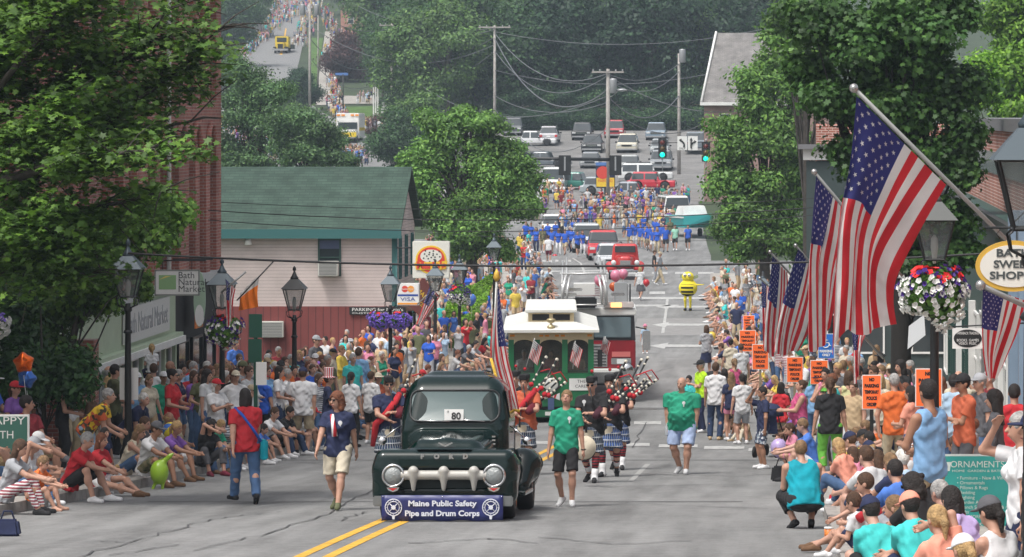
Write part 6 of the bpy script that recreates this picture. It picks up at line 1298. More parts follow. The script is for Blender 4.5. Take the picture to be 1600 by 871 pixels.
def car_meshes(kind):
    if kind in CARS: return CARS[kind]
    S = dict(sedan=(1.8,4.6,.70,1.42,(1.55,3.35)), suv=(1.95,4.8,.95,1.85,(1.35,4.55)), wagon=(1.8,4.6,.80,1.55,(1.5,4.4)), pickup=(1.95,5.3,.95,1.80,(1.65,3.1)), van=(2.0,5.2,1.05,2.1,(.9,5.0)), hatch=(1.75,4.0,.78,1.48,(1.3,3.7)))[kind]
    w_, L, belt, top, (c0, c1) = S; f = Fld((-w_/2-.2,-.2,0), (w_/2+.2, L+.2, top+.2), .055)
    cl = .28 if kind in ('suv','pickup','van') else .20; hb = belt
    f.bx((0, L/2, (cl+hb)/2), (w_/2, L/2, (hb-cl)/2), .14, 0); f.bx((0, (c0+c1)/2, (hb+top)/2-.05), (w_/2-.10, (c1-c0)/2-.08, (top-hb)/2+.05), .14, .06, tp=[(2,0,-.10),(2,1,-.16 if kind != 'van' else -.05)])
    if kind == 'pickup': f.bx((0,4.2,belt+.1), (w_/2-.14,.98,.35), .03, 0, op='s')
    for y in (.85, L-.95):
        for x in (-w_/2, w_/2): f.rc((x-.18,y,.33),(x+.18,y,.33), .40, .40, .02, op='s')
    V, Q, N = f.arrays(); C = V[Q].mean(1); n = N[Q].mean(1); n /= np.linalg.norm(n, axis=1, keepdims=True)
    fy = (C[:,1]-(c0+c1)/2)/((c1-c0)/2)
    sel = (C[:,2] > hb+.06) & (C[:,2] < top-.13) & (np.abs(n[:,2]) < .72) & (C[:,1] > c0-.1) & (C[:,1] < c1+.1) & ~((np.abs(n[:,0]) > .6) & ((np.abs(fy) < .05) | (np.abs(np.abs(fy)-.92) < .05)))
    V = V; CARS[kind] = (mk('body', V, Q[~sel], N), mk('windows', V, Q[sel], N), S); return CARS[kind]
def car(px, py, kind, colname, c, heading, label, Y=None, group='cars parked in the lot', cat='car', yoff=0):
    b, g, S = car_meshes(kind); w_, L, belt, top, _ = S
    p = G(px, py) if Y is None else Vector(((px-VX)*Y/F, Y, GZ(Y))); r = root('parked_car' if 'parked' in (group or '') else 'car', label, cat, p, R(heading), group); r.location.z += .0
    off = Vector((0, -L/2, 0)) if abs(heading) > 45 and abs(heading) < 135 else Vector((0,0,0))
    P_ = []
    P_.append(put('body', b, paint(colname, c), r)); P_.append(put('windows', g, mat('car_glass', (.045,.055,.06), .06, spec=.9), r))
    for y in (.85, L-.95):
        for sx in (-1, 1): wheel(r, sx*(w_/2-.14), y, .34, .22, sx)
    for sx in (-1, 1):
        MB().box((sx*w_*.36-.17,-.02,belt-.28),(sx*w_*.36+.17,.10,belt-.12)).build('headlight', M_LENS, r, bevel=.02); MB().box((sx*w_*.40-.12,L-.10,belt-.30),(sx*w_*.40+.12,L+.02,belt-.08)).build('tail_light', M_TAIL, r)
        MB().box((sx*(w_/2+.08)-.09,1.45+.1,belt+.02),(sx*(w_/2+.08)+.09,1.58+.1,belt+.16)).build('mirror', M_BLACK, r, bevel=.02)
    MB().box((-w_*.24,-.03,belt-.30),(w_*.24,.10,belt-.14)).build('grille', M_BLACK if kind != 'pickup' else M_CHROME, r); MB().box((-w_*.46,-.06,.30),(w_*.46,.10,.46)).build('bumper', M_GREYM, r, bevel=.02)
    MB().box((-.18,L+.0,.50),(.18,L+.02,.62)).build('number_plate', M_WHITE, r)
    if kind in ('suv', 'wagon'):
        m = MB()
        for sx in (-1,1): m.tube([(sx*.62,c_+.0,top+.05) for c_ in (1.9,3.9)], .025, 5)
        m.build('roof_rack', M_BLACK, r)
    for ch in r.children: ch.location = Vector(ch.location) + off
    return r
LOT = [(832,228,'sedan','white',(.66,.67,.68),90,'white sedan parked side on at the back left of the lot'),(800,213,'suv','dark',(.10,.11,.12),0,'dark vehicle with a white roof rack at the back left corner of the lot'),(862,222,'wagon','silver',(.42,.42,.44),180,'silver wagon seen from behind next to the white sedan'),
 (805,253,'pickup','navyblack',(.03,.035,.045),90,'dark pickup parked side on in front of the white sedan'),(850,262,'sedan','slate',(.12,.14,.16),80,'slate car side on below the dark pickup'),(908,220,'pickup','blackp',(.02,.02,.022),0,'black vehicle in the back row left of the black truck'),(924,240,'pickup','blackq',(.03,.03,.035),0,'black truck with a bright grille in the middle of the lot'),
 (921,264,'hatch','greyg',(.24,.26,.28),0,'grey car directly below the black truck'),(959,217,'suv','redr',(.40,.04,.05),0,'red vehicle in the back row behind the lamp pole'),(979,240,'suv','cream',(.55,.52,.42),0,'cream sport utility car right of the lamp pole'),(982,268,'sedan','silverb',(.38,.40,.40),0,'silver car below the cream sport utility car'),
 (1024,220,'pickup','blueg',(.20,.26,.32),0,'blue grey truck in the back row near the right end'),(1030,243,'wagon','greyh',(.26,.29,.30),0,'grey green wagon behind the traffic light'),(1032,268,'suv','greyi',(.22,.24,.26),0,'grey sport utility car below the traffic light'),(1088,236,'pickup','greyj',(.16,.19,.22),180,'dark grey pickup behind the white lane sign'),
 (1008,284,'wagon','whitew',(.66,.68,.68),95,'white wagon side on behind the red car'),(1018,297,'hatch','redcar',(.55,.03,.05),88,'bright red car side on in front of the white wagon'),(862,303,'van','whitev',(.62,.64,.64),0,'white van behind the left traffic signal back'),(945,305,'hatch','greyk',(.32,.36,.38),90,'pale grey car behind the far crowd'),(985,312,'sedan','greyl',(.34,.38,.42),90,'pale blue grey sedan just above the far crowd'),(900,296,'sedan','greenteal',(.04,.20,.16),80,'green car between the two signal backs')]
for a in LOT: car(*a)
PG = 'vehicles in the parade'
car(868, 368, 'sedan', 'whitex', (.66,.67,.68), 8, 'white car in the parade behind the blue shirted marchers', group=PG); car(918, 396, 'suv', 'silverx', (.50,.52,.54), 5, 'silver sport utility car beside the red pickup in the parade', group=PG)
car(944, 408, 'pickup', 'redx', (.50,.03,.04), 5, 'red pickup in the parade behind the open silver car', group=PG); car(958, 421, 'sedan', 'silvery', (.50,.52,.54), 6, 'silver car in the parade just behind the old red truck', group=PG)
car(1062, 352, 'van', 'whitez', (.68,.68,.66), 12, 'white van at the far right edge of the road by the street tree', group=PG)
# teal and white boat on a trailer at the far right
p = G(1090, 372); r = root('boat', 'teal and white boat on a trailer beside the far white van', 'boat', p, R(20), PG)
MB().add([(-1,0,.7),(1,0,.7),(.0,-2.6,1.3),(-1,4,.7),(1,4,.7),(-1.15,0,1.5),(1.15,0,1.5),(0,-3,1.75),(-1.1,4,1.5),(1.1,4,1.5)], [(0,1,2),(0,3,4,1),(5,7,6),(5,6,9,8),(0,2,7,5),(1,6,7,2),(0,5,8,3),(1,4,9,6),(3,8,9,4)]).build('hull', mat('boat_teal', (.03,.35,.36), .3), r)
MB().box((-.9,.4,1.5),(.9,2.4,2.2), tx=.15, ty=.3).build('cabin', M_WHITE, r, bevel=.05); MB().box((-1.16,-.2,1.36),(1.16,4,1.46)).build('stripe', M_WHITE, r)
for sx in (-1,1): wheel(r, sx*.9, 2.2, .3, .2, sx)
# red vintage truck far back, parade
def old_truck_far(px, py, label):
    p = G(px, py); r = root('old_truck', label, 'truck', p, R(3), PG); f = Fld((-1.2,-.3,0),(1.2,4.8,2.1), .045)
    f.bx((0,.9,.95),(.42,.85,.32),.16,0,tp=[(1,0,.12)]); f.bx((0,2.2,1.2),(.72,.6,.68),.16,.03,tp=[(2,0,-.08)])
    for sx in (-1,1): f.rc((sx*.72,.5,.62),(sx*.74,1.3,.45),.30,.2,.04); f.rc((sx*.80,3.6,.6),(sx*.80,4.0,.55),.28,.26,.03)
    f.bx((0,3.6,.8),(.66,.95,.3),.04,.02)
    for y in (.75,3.75):
        for sx in (-1,1): f.rc((sx*.6,y,.34),(sx*1.1,y,.34),.38,.38,.01,op='s')
    V, Q, N = f.arrays(); put('body', mk('body', V, Q, N), paint('oldred', (.50,.03,.03)), r)
    MB().box((-.55,1.50,1.42),(.55,1.56,1.76)).build('windshield', M_GLASS, r, bevel=.02); MB().box((-.28,-.0,.72),(.28,.08,1.05)).build('grille', M_CHROME, r); MB().tube([(-.85,-.12,.48),(.85,-.12,.48)], .06, 8).build('bumper', M_CHROME, r)
    for sx in (-1,1): MB().lathe([(.13,.0),(.14,-.06),(.10,-.10),(.01,-.12)], (sx*.62,.25,.92), 14, axis='y').build('headlight', M_LENS, r)
    for y in (.75,3.75):
        for sx in (-1,1): wheel(r, sx*.78, y, .34, .2, sx)
old_truck_far(977, 438, 'old red truck with a white windscreen card, right behind the fire engine')
# yellow old truck on the hill and ambulance
p = G(439, 84); r = root('old_truck', 'yellow old truck driving down the hill street at the top left', 'truck', p, 0, PG)
MB().box((-1.05,.9,.9),(1.05,3.2,2.7)).build('cab', mat('truck_yellow', (.70,.52,.03), .4), r, bevel=.08); MB().box((-.6,-.8,.6),(.6,.9,1.7)).build('hood', mat('truck_yellow'), r, bevel=.1); MB().box((-.75,.87,1.8),(.75,.89,2.5)).build('windshield', M_GLASS, r); MB().box((-.42,-.84,.7),(.42,-.80,1.5)).build('grille', M_BLACK, r); MB().box((-1.2,-1.2,.45),(1.2,-1.0,.75)).build('bumper', M_GREYM, r)
for sx in (-1,1): wheel(r, sx*.85, 0, .45, .3, sx); wheel(r, sx*.85, 3.4, .45, .3, sx); MB().box((sx*.85-.3,-.7,.85),(sx*.85+.3,.8,1.05)).build('fender', M_BLACK, r, bevel=.05)
MB().box((-1.15,3.3,.8),(1.15,7.5,1.5)).build('bed', M_BLACK, r)
p = G(541, 224); r = root('ambulance', 'white ambulance with yellow trim partly hidden by trees at the foot of the hill', 'ambulance', p, 0, PG)
MB().box((-1.1,1.2,.5),(1.1,6,2.9)).build('box_body', M_WHITE, r, bevel=.06); MB().box((-1.0,-.6,.5),(1.0,1.19,1.3)).build('hood', M_WHITE, r, bevel=.1); MB().box((-.92,1.1,1.35),(.92,1.17,2.0)).build('windshield', M_GLASS, r); MB().box((-1.12,1.3,1.2),(1.12,5.9,1.5)).build('stripe', mat('truck_yellow'), r); MB().box((-1.05,-.68,.6),(1.05,-.6,1.05)).build('grille', mat('truck_yellow'), r)
for x in (-.9,-.45,.45,.9): MB().box((x-.16,1.12,2.62),(x+.16,1.19,2.78)).build('beacon', M_AMBER, r)
for sx in (-1,1): wheel(r, sx*.9, .4, .38, .25, sx); wheel(r, sx*.9, 4.6, .38, .25, sx)

# ---------------------------------------------------------------- the dark green old pickup, leading the parade
YT = 50.6; XT = (692 - VX)*YT/F; tr = root('old_pickup', 'dark green old pickup with a toothed grille and a blue band banner on its bumper', 'truck', (XT, YT, GZ(YT)), 0, PG)
tr.rotation_euler = (-math.atan((GZ(YT+3)-GZ(YT))/3)*-1, 0, 0)
MG = mat('paint_bottle_green', (.001,.011,.010), .12, coat=.22, var=.0, spec=.35)
f = Fld((-1.15,-.15,.08), (1.15,4.95,2.05), .02)
f.bx((0,.36,.74), (.93,.26,.20), .13, 0, tp=[(1,0,.0)])                              # upper front panel
f.bx((0,.42,.36), (.90,.22,.12), .07, .05)                                        # valance
for sx in (-1, 1):
    f.rc((sx*.70,.42,.66), (sx*.70,1.05,.62), .27, .25, .06, q=.98, ax=(1,0,0)); f.bx((sx*.76,.50,.52), (.20,.38,.30), .14, .08); f.rc((sx*.74,1.0,.62), (sx*.74,1.75,.40), .24, .12, .06)
    f.rc((sx*.80,3.35,.62), (sx*.80,3.95,.62), .26, .24, .05); f.rc((sx*.80,4.0,.6), (sx*.80,4.35,.42), .22, .14, .05); f.rc((sx*.80,3.3,.6),(sx*.80,3.0,.38),.22,.12,.05)
    f.bx((sx*.82,2.45,.30), (.14,.75,.035), .02, 0)
f.bx((0,1.00,.90), (.555,.70,.225), .19, .07, tp=[(1,0,.065),(1,2,.075)]); f.rc((0,.5,.97), (0,1.2,1.04), .07, .08, .16, q=1)

f.bx((0,2.22,.90), (.73,.70,.38), .14, .03); f.bx((0,2.24,1.50), (.70,.64,.40), .22, .04, tp=[(2,0,-.07),(2,1,-.15)]); f.rc((-.3,2.25,1.80),(.3,2.25,1.80), .16, .16, .12, q=1)
f.bx((0,3.82,.78), (.66,.98,.32), .05, .0); f.bx((0,3.85,1.1), (.60,.9,.25), .02, 0, op='s')
f.bx((0,.05,.56), (.60,.24,.135), .08, .02, op='s')                                # grille cavity
f.bx((0,.24,.915), (.36,.10,.012), .008, .0, op='s')                                  # slot under hood lip
for y in (.80, 3.72):
    for sx in (-1, 1): f.rc((sx*.60,y,.33),(sx*1.25,y,.33), .405, .405, .01, op='s')
V, Q, N = f.arrays(); put('body', mk('body', V, Q, N), MG, tr)
def panel(name, pts, m, parent, th=.006):
    "thin panel through 3D points (convex order), thickened along its normal"
    P_ = [Vector(p) for p in pts]; n = (P_[1]-P_[0]).cross(P_[2]-P_[0]).normalized()*th; k = len(P_)
    return MB().add([tuple(p) for p in P_] + [tuple(p+n) for p in P_], [tuple(range(k)), tuple(reversed(range(k,2*k)))] + [(i,i+k,(i+1)%k+k,(i+1)%k) for i in range(k)]).build(name, m, parent)
def rrect(x0, x1, z0, z1, r, n=5):
    out = []
    for cx, cz, a0 in ((x1-r,z0+r,-90),(x1-r,z1-r,0),(x0+r,z1-r,90),(x0+r,z0+r,180)):
        for i in range(n+1): a = R(a0 + 90*i/n); out.append((cx+r*math.cos(a), cz+r*math.sin(a)))
    return out
def wy(z): return 1.60 + (z-1.50)/.40*.155 - .012
ws = rrect(-.60,.60,1.29,1.70,.12); yw_ = lambda x, z: wy(z) + .07*(abs(x)/.6)**2.5
panel('windshield_seal', [(x*1.035, yw_(x,z)-.0, 1.495+(z-1.495)*1.09) for x, z in ws], M_BLACK, tr, .012) if False else None
mb = MB(); q = rrect(-.60,.60,1.29,1.70,.12,6); nn = len(q)
mb.add([(0, yw_(0,1.5)-.035, 1.5)] + [(x, yw_(x,z)-.03, z) for x, z in q], [(0, i+1, (i+1)%nn+1) for i in range(nn)], 0, True); mb.build('windshield', mat('windshield_glass', (.09,.13,.13), .05, spec=.7), tr)
MB().tube([(x*1.01, yw_(x,z)-.035, 1.495+(z-1.495)*1.03) for x, z in q] + [(q[0][0]*1.01, yw_(*q[0])-.035, 1.495+(q[0][1]-1.495)*1.03)], .016, 6).build('windshield_seal', M_BLACK, tr)
for sx in (-1, 1):
    sp = rrect(1.78,2.62,1.33,1.70,.07,4); m = MB(); m.add([(sx*(.715-(z-1.5)/.4*.07), y, z) for y, z in sp], [tuple(range(len(sp)))]); m.build('side_window', mat('side_glass', (.02,.025,.025), .08), tr)
    MB().tube([(sx*.735,1.62,1.28),(sx*.735,1.62,.42),(sx*.735,2.72,.42),(sx*.735,2.72,1.28)], .004, 4).build('door_seam', M_BLACK, tr)
    MB().tube([(sx*.74,2.58,1.12),(sx*.78,2.58,1.12),(sx*.78,2.44,1.12)], .012, 6).build('door_handle', M_CHROME, tr)
    mr = MB(); mr.tube([(sx*.74,1.72,1.22),(sx*.84,1.66,1.16),(sx*.96,1.62,1.05)], .009, 6).build('mirror_arm', M_CHROME, tr); MB().lathe([(.001,-.02),(.04,-.015),(.058,0),(.058,.01),(.001,.012)], (sx*.985,1.60,1.02), 14, axis='y').build('mirror', M_CHROME, tr)
    h_ = MB().lathe([(.155,.06),(.160,-.01),(.145,-.045),(.125,-.04),(.122,-.02)], (sx*.665,.085,.60), 24, axis='y').build('headlight_ring', M_CHROME, tr)
    MB().lathe([(.122,-.02),(.10,-.05),(.05,-.068),(.002,-.072)], (sx*.665,.085,.60), 20, axis='y').build('headlight', mat('lamp_lens', (.22,.24,.24), .12, spec=.9, bump=.6, bscale=50), tr)
    MB().prism([(sx*.665-.085,.445),(sx*.665+.085,.445),(sx*.665+.06,.405),(sx*.665,.385),(sx*.665-.06,.405)], .035, .10).build('turn_lamp', M_CHROME, tr); MB().prism([(sx*.665-.06,.436),(sx*.665+.06,.436),(sx*.665,.40)], .028, .04).build('turn_lens', M_TAIL, tr)
    MB().tube([(sx*.55,.30,1.03),(sx*.60,.62,1.04)], .012, 5) if False else None
    v = MB()
    for k_ in range(3): v.box((sx*.56-.012,1.12,.98+.05*k_),(sx*.56+.022*sx+.012,1.42,1.0+.05*k_))
    v.build('hood_louvre', M_CHROME, tr)
    wheel(tr, sx*.78, .80, .355, .22, sx, M_CHROME); wheel(tr, sx*.80, 3.72, .355, .24, sx, M_CHROME)
gf = Fld((-.62,-.10,.34),(.62,.25,.78), .011); gf.rc((-.56,.10,.605),(.56,.10,.605), .062, .062, 0)
for x in (-.40, 0, .40): gf.rc((x,.06,.66),(x,.09,.42), .068, .026, .03)
V, Q, N = gf.arrays(); put('grille', mk('grille', V, Q, N), mat('grille_paint', (.40,.39,.36), .35), tr)
MB().box((-.60,.235,.43),(.60,.25,.69)).build('grille_mesh', mat('grille_dark', (.01,.02,.02), .6), tr)
MB().box((-.92,-.03,.20),(.92,.06,.335)).build('bumper', mat('bumper_dull', (.25,.26,.26), .3, metal=.8), tr, bevel=.015)
for i, ch in enumerate('FORD'): text(ch, 'hood_letter', M_CHROME, tr, (-.285+.19*i,.083,.85), .085, .008, bold=.007)
MB().prism([(-.10,.035),(0,-.012),(.10,.035),(.085,.05),(0,.012),(-.085,.05)], .19, .21).build('hood_badge', M_CHROME, tr).location = (0,.085,.985)
for sx, a in ((-1, 0), (1, 0)): MB().tube([(-.05 if sx < 0 else .42, 1.47, 1.285),(-.52 if sx < 0 else -.02, 1.49, 1.30+.02*(sx > 0))], .007, 5).build('wiper', M_CHROME, tr)
pp = MB().box((-.13,1.475,1.30),(.13,1.48,1.45)).build('number_card', M_WHITE, tr); text('80', 'lettering', M_BLACK, pp, (.03,1.47,1.355), .13, .001, bold=.003); text('#', 'lettering', M_BLACK, pp, (-.08,1.47,1.42), .04, .001)
# banner hung on the bumper, a thing of its own
bn = root('banner', 'blue vinyl banner with white lettering and two round crests hung on the old pickup bumper', 'banner', (XT, YT-.075, GZ(YT)))
nb = 24; V = [(-.80+1.60*i/nb, -.01+.008*math.sin(i*1.3+j), .02+.335*j/4 + (.008*math.sin(i*.9) if j == 0 else 0)) for j in range(5) for i in range(nb+1)]
Q = [(j*(nb+1)+i, j*(nb+1)+i+1, (j+1)*(nb+1)+i+1, (j+1)*(nb+1)+i) for j in range(4) for i in range(nb)]
o = put('sheet', mk('sheet', V, Q), mat('banner_blue', (.022,.028,.13), .4, var=.2, vscale=3), bn); md = o.modifiers.new('s', 'SOLIDIFY'); md.thickness = .004
bl = mat('banner_letters', (.66,.68,.74), .5)
text('Maine Public Safety', 'lettering', bl, bn, (0,-.028,.245), .12, .001, bold=.004, width=.90, hgt=.10); text('Pipe and Drum Corps', 'lettering', bl, bn, (0,-.028,.115), .12, .001, bold=.004, width=.98, hgt=.10)
for sx in (-1, 1):
    m = MB(); cx, cz = sx*.64, .195
    for rr, tt in ((.108,.007),(.078,.005)): m.tube([(cx+rr*math.cos(a),-.026,cz+rr*math.sin(a)) for a in np.linspace(0,2*math.pi,28)], tt, 4)
    for a in (.78, 2.36): m.tube([(cx-.07*math.cos(a),-.026,cz-.07*math.sin(a)),(cx+.07*math.cos(a),-.026,cz+.07*math.sin(a))], .006, 4)
    m.prism([(cx+.030*math.cos(a), cz+.030*math.sin(a)) for a in np.linspace(0,6.28,10,endpoint=False)], -.032, -.026); m.prism([(cx+sx*0-.022,cz-.10),(cx+.022,cz-.10),(cx+.014,cz-.155),(cx-.014,cz-.155)], -.032, -.026)
    for k in range(16): a = k*2*math.pi/16; m.prism([(cx+.093*math.cos(a)+.006*math.cos(t), cz+.093*math.sin(a)+.006*math.sin(t)) for t in (0,1.57,3.14,4.71)], -.030, -.026)
    m.build('crest', bl, bn)
for x in (-.78,0,.78): MB().lathe([(.008,-.004),(.008,.004)], (x,-.024,.34), 8, axis='y').build('grommet', M_CHROME, bn)
# ---------------------------------------------------------------- trolley
YL = 97.5; XL_ = (861 - VX)*YL/F; t = root('trolley', 'green and cream tourist trolley bus with a white two level roof', 'trolley', (XL_, YL, GZ(YL)), R(3.9), PG, (1,.72,.95))
GR = mat('trolley_green', (.006,.14,.05), .35, coat=.3); CRM = mat('trolley_cream', (.62,.50,.30), .5); RF = mat('trolley_roof', (.66,.66,.62), .6, var=.08, vscale=1.5)
w_ = 1.08
m = MB(); m.box((-w_,0,.42),(w_,8.5,1.32)); m.build('body', GR, t, bevel=.03)
MB().box((-w_+.05,.1,.12),(w_-.05,8.4,.42)).build('skirt', M_BLACK, t)
m = MB()
for x in (-w_,-.42,.28,w_-.14): m.box((x,.0,1.321),(x+.14,.12,2.22))
for y in np.arange(1.2, 8.5, 1.05):
    for x in (-w_, w_-.06): m.box((x,y,1.321),(x+.06,y+.12,2.22))
m.build('pillar', GR, t)
m = MB()
for x0, x1 in ((-w_+.14,-.42),(-.28,.28),(.42,w_-.14)):
    mid = (x0+x1)/2; hw = (x1-x0)/2; pts = [(x0,2.30),(x1,2.30),(x1,2.08)] + [(mid+hw*math.cos(a), 2.08+.14*math.sin(a)) for a in np.linspace(.2, math.pi-.2, 9)] + [(x0,2.08)]; m.prism(pts, .01, .06)
m.box((-w_,.0,2.221),(w_,8.5,2.42)); m.build('fascia', CRM, t)
m = MB()
for x0, x1 in ((-w_+.14,-.42),(-.28,.28),(.42,w_-.14)): m.box((x0,.07,1.33),(x1,.09,2.2))
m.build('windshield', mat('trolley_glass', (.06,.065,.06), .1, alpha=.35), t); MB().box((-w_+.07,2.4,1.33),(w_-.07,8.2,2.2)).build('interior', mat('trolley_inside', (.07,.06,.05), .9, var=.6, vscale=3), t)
m = MB(); z = 2.42; m.add([(-w_-.14,-.30,z),(w_+.14,-.30,z),(w_+.14,8.8,z),(-w_-.14,8.8,z),(-w_-.14,-.30,z+.07),(w_+.14,-.30,z+.07),(w_+.14,8.8,z+.07),(-w_-.14,8.8,z+.07),(-.62,.35,z+.26),(.62,.35,z+.26),(.62,8.3,z+.26),(-.62,8.3,z+.26)], [(0,3,2,1),(0,1,5,4),(1,2,6,5),(2,3,7,6),(3,0,4,7),(4,5,9,8),(5,6,10,9),(6,7,11,10),(7,4,8,11),(8,9,10,11)]); m.build('roof', RF, t)
MB().box((-.58,.45,z+.261),(.58,8.2,z+.50)).build('clerestory', CRM, t); m = MB()
for x0, x1 in ((-.48,-.05),(.05,.48)): m.box((x0,.43,z+.30),(x1,.448,z+.46))
m.build('clerestory_window', M_DARK, t); MB().box((-.66,.30,z+.501),(.66,8.3,z+.58)).build('upper_roof', RF, t, bevel=.02)
MB().lathe([(.12,-.02),(.10,.06),(.04,.10),(.02,.14),(.09,.17),(.13,.22),(.10,.26),(.01,.28)], (0,-.1,z+.1), 12).build('bell', mat('bell_brass', (.45,.36,.20), .35, metal=.5), t)
for x in (-.98,.98): MB().box((x-.06,-.02,2.3),(x+.06,-.001,2.36)).build('marker_lamp', M_AMBER, t)
for x in (-.25,-.1,.15,.3): MB().box((x-.05,-.02,2.3),(x+.05,-.001,2.35)).build('marker_lamp', M_AMBER, t)
MB().lathe([(.17,.0),(.18,-.08),(.15,-.10),(.01,-.11)], (0,-.02,1.02), 20, axis='y').build('headlight', mat('trolley_lamp', (.7,.7,.66), .3), t); MB().tube([(.19*math.cos(a),-.07,1.02+.19*math.sin(a)) for a in np.linspace(0,6.28,20)], .02, 5).build('headlight_ring', M_BLACK, t)
for x, wd in ((.72,.26),(-.80,.22)): o = MB().box((x-wd,-.03,.86),(x+wd,-.005,1.18)).build('card', M_WHITE, t); text('THE' if x > 0 else 'FUN', 'lettering', M_BLACK, o, (x+.05,-.034,1.10), .12, .001); text('CARES' if x > 0 else '4TH', 'lettering', M_BLACK, o, (x+.05,-.034,.97), .11, .001)
m = MB()
for sx in (-1,1): m.add([(0,-.06,.70),(sx*.22,-.08,.80),(sx*.22,-.05,.60)], [(0,1,2)]); 
m.build('bunting_bow', special('flagstripes'), t); MB().box((-.08,-.05,.35),(.08,-.03,.66)).build('bunting_tail', mat('bunting_blue', (.08,.12,.25), .8), t); MB().box((-1.0,-.10,.16),(1.0,-.0,.34)).build('bumper', mat('bumper_green', (.02,.12,.06), .4), t); MB().box((-.15,-.12,.2),(.15,-.101,.30)).build('number_plate', M_WHITE, t)
MB().lathe([(.08,0),(.09,-.04),(.01,-.06)], (.82,-.01,.62), 14, axis='y').build('fog_lamp', M_LENS, t); MB().lathe([(.08,0),(.09,-.04),(.01,-.06)], (-.82,-.01,.62), 14, axis='y').build('fog_lamp', M_LENS, t)
for sx in (-1,1): wheel(t, sx*.92, 1.1, .42, .28, sx); wheel(t, sx*.92, 6.6, .42, .28, sx); MB().box((sx*1.24-.06,-.15,1.5),(sx*1.24+.06,-.08,1.95)).build('mirror', M_BLACK, t)
def small_flag(px, py, Y, hgt, label, lean=.35, group='small flags fixed on vehicles'):
    c = W(px, py, Y); r = root('small_flag', label, 'flag', c, group=group); MB().tube([(0,0,0),(lean*hgt,.0,hgt*1.15)], .008, 5).build('stick', M_WHITE, r); k = hgt
    def P(u, v): return Vector((lean*hgt + (.12*u-.05)*k - v*.32*k*.2 + .62*u*k*-.25*0 - u*.30*k + v*.42*k, .02*math.sin(v*9+u*4), hgt*1.1 - u*.75*k - v*.32*k))
    nu, nv = 10, 13; V = [P(i/nu, j/nv) for i in range(nu+1) for j in range(nv+1)]; Q = []; M = []
    for i in range(nu):
        for j in range(nv): Q.append((i*(nv+1)+j,(i+1)*(nv+1)+j,(i+1)*(nv+1)+j+1,i*(nv+1)+j+1)); M.append(2 if i < 4 and j < 7 else j % 2)
    cl = put('cloth', mk('cloth', V, Q, None, M), [FLR, FLW, FLB], r)
    st = MB()
    for i in range(4):
        for j in range(4): p = P((i+.5)/10, (j*1.6+.8)/13); st.ball((p.x, p.y-.012, p.z), .018*k/.5, 5)
    st.build('stars', FLW, cl)
small_flag(822, 573, 96.8, .62, 'small american flag in the left window of the trolley'); small_flag(895, 577, 96.8, .62, 'small american flag in the middle right window of the trolley', lean=.1); small_flag(936, 556, 104, .45, 'small american flag at the left of the fire engine grille', lean=.4); small_flag(944, 556, 104, .45, 'small american flag just right of its twin on the fire engine grille', lean=.0)
# ---------------------------------------------------------------- fire engine
YE = 108.5; XE = (924 - VX)*YE/F; e = root('fire_engine', 'red and white ladder fire engine close behind the trolley', 'fire engine', (XE, YE, GZ(YE)), R(3.6), PG)
FR = mat('engine_red', (.24,.006,.014), .25, coat=.5); w_ = 1.25
MB().box((-w_,.0,.9),(w_,3.2,1.72)).build('lower_cab', FR, e, bevel=.04); m = MB(); m.box((-w_,.05,1.721),(w_,3.2,2.42), tx=.04, ty=.03); m.build('upper_cab', mat('engine_black', (.03,.03,.035), .3), e); MB().box((-w_-.02,.0,2.421),(w_+.02,3.3,2.62)).build('cab_roof', mat('engine_white', (.66,.66,.64), .4), e, bevel=.03)
m = MB()
for sx in (-1,1): m.box((sx*.60-.52,-.01,1.80),(sx*.60+.52,.06,2.38))
m.build('windshield', mat('engine_glass', (.12,.17,.19), .08, spec=.9), e, bevel=.02)
MB().box((-w_,.02,.45),(w_,3.2,.895)).build('skirt', M_BLACK, e); MB().box((-w_-.03,-.55,.55),(w_+.03,-.02,.86)).build('bumper', M_CHROME, e, bevel=.03); MB().box((-w_+.05,-.56,.86),(w_-.05,-.03,.93)).build('bumper_deck', mat('engine_white'), e)
MB().box((-.45,-.06,.98),(.45,-.002,1.62)).build('grille', M_CHROME, e); g = MB()
for i in range(7): g.box((-.42,-.075,1.02+.085*i),(.42,-.061,1.05+.085*i))
g.build('grille_bars', M_BLACK, e)
for sx in (-1,1):
    MB().box((sx*.84-.28,-.05,1.05),(sx*.84+.28,-.002,1.22)).build('headlight_housing', M_CHROME, e); MB().box((sx*.84-.12,-.07,1.07),(sx*.84+.10,-.051,1.2)).build('headlight', M_LENS, e); MB().box((sx*.84-.26,-.05,1.26),(sx*.84+.26,-.002,1.40)).build('warning_lamp', mat('pale_red', (.55,.15,.14), .3), e)
    MB().box((sx*(w_+.30)-.11,-.25,1.45),(sx*(w_+.30)+.11,-.15,2.0)).build('mirror', M_CHROME, e, bevel=.02); MB().tube([(sx*w_,-.02,2.1),(sx*(w_+.3),-.2,2.05)], .02, 5).build('mirror_arm', M_BLACK, e); wheel(e, sx*1.05, .95, .52, .32, sx, M_CHROME); wheel(e, sx*1.05, 7.5, .52, .32, sx, M_CHROME)
MB().lathe([(.20,0),(.21,-.10),(.14,-.16),(.01,-.17)], (.98,-.55,.92), 16, axis='y').build('siren', M_CHROME, e)
MB().box((-w_,3.3,.9),(w_,10,2.3)).build('equipment_body', FR, e, bevel=.04)
m = MB()
for sx in (.0,): m.box((.35,-.05,2.63),(1.2,.3,2.80))
m.build('light_bar', mat('lightbar', (.55,.50,.48), .3), e, bevel=.03); MB().box((.55,-.08,2.66),(.85,-.051,2.79)).build('beacon', mat('beacon_lit', (.9,.4,.1), .3, emit=(1,.45,.15), estr=2.0), e)
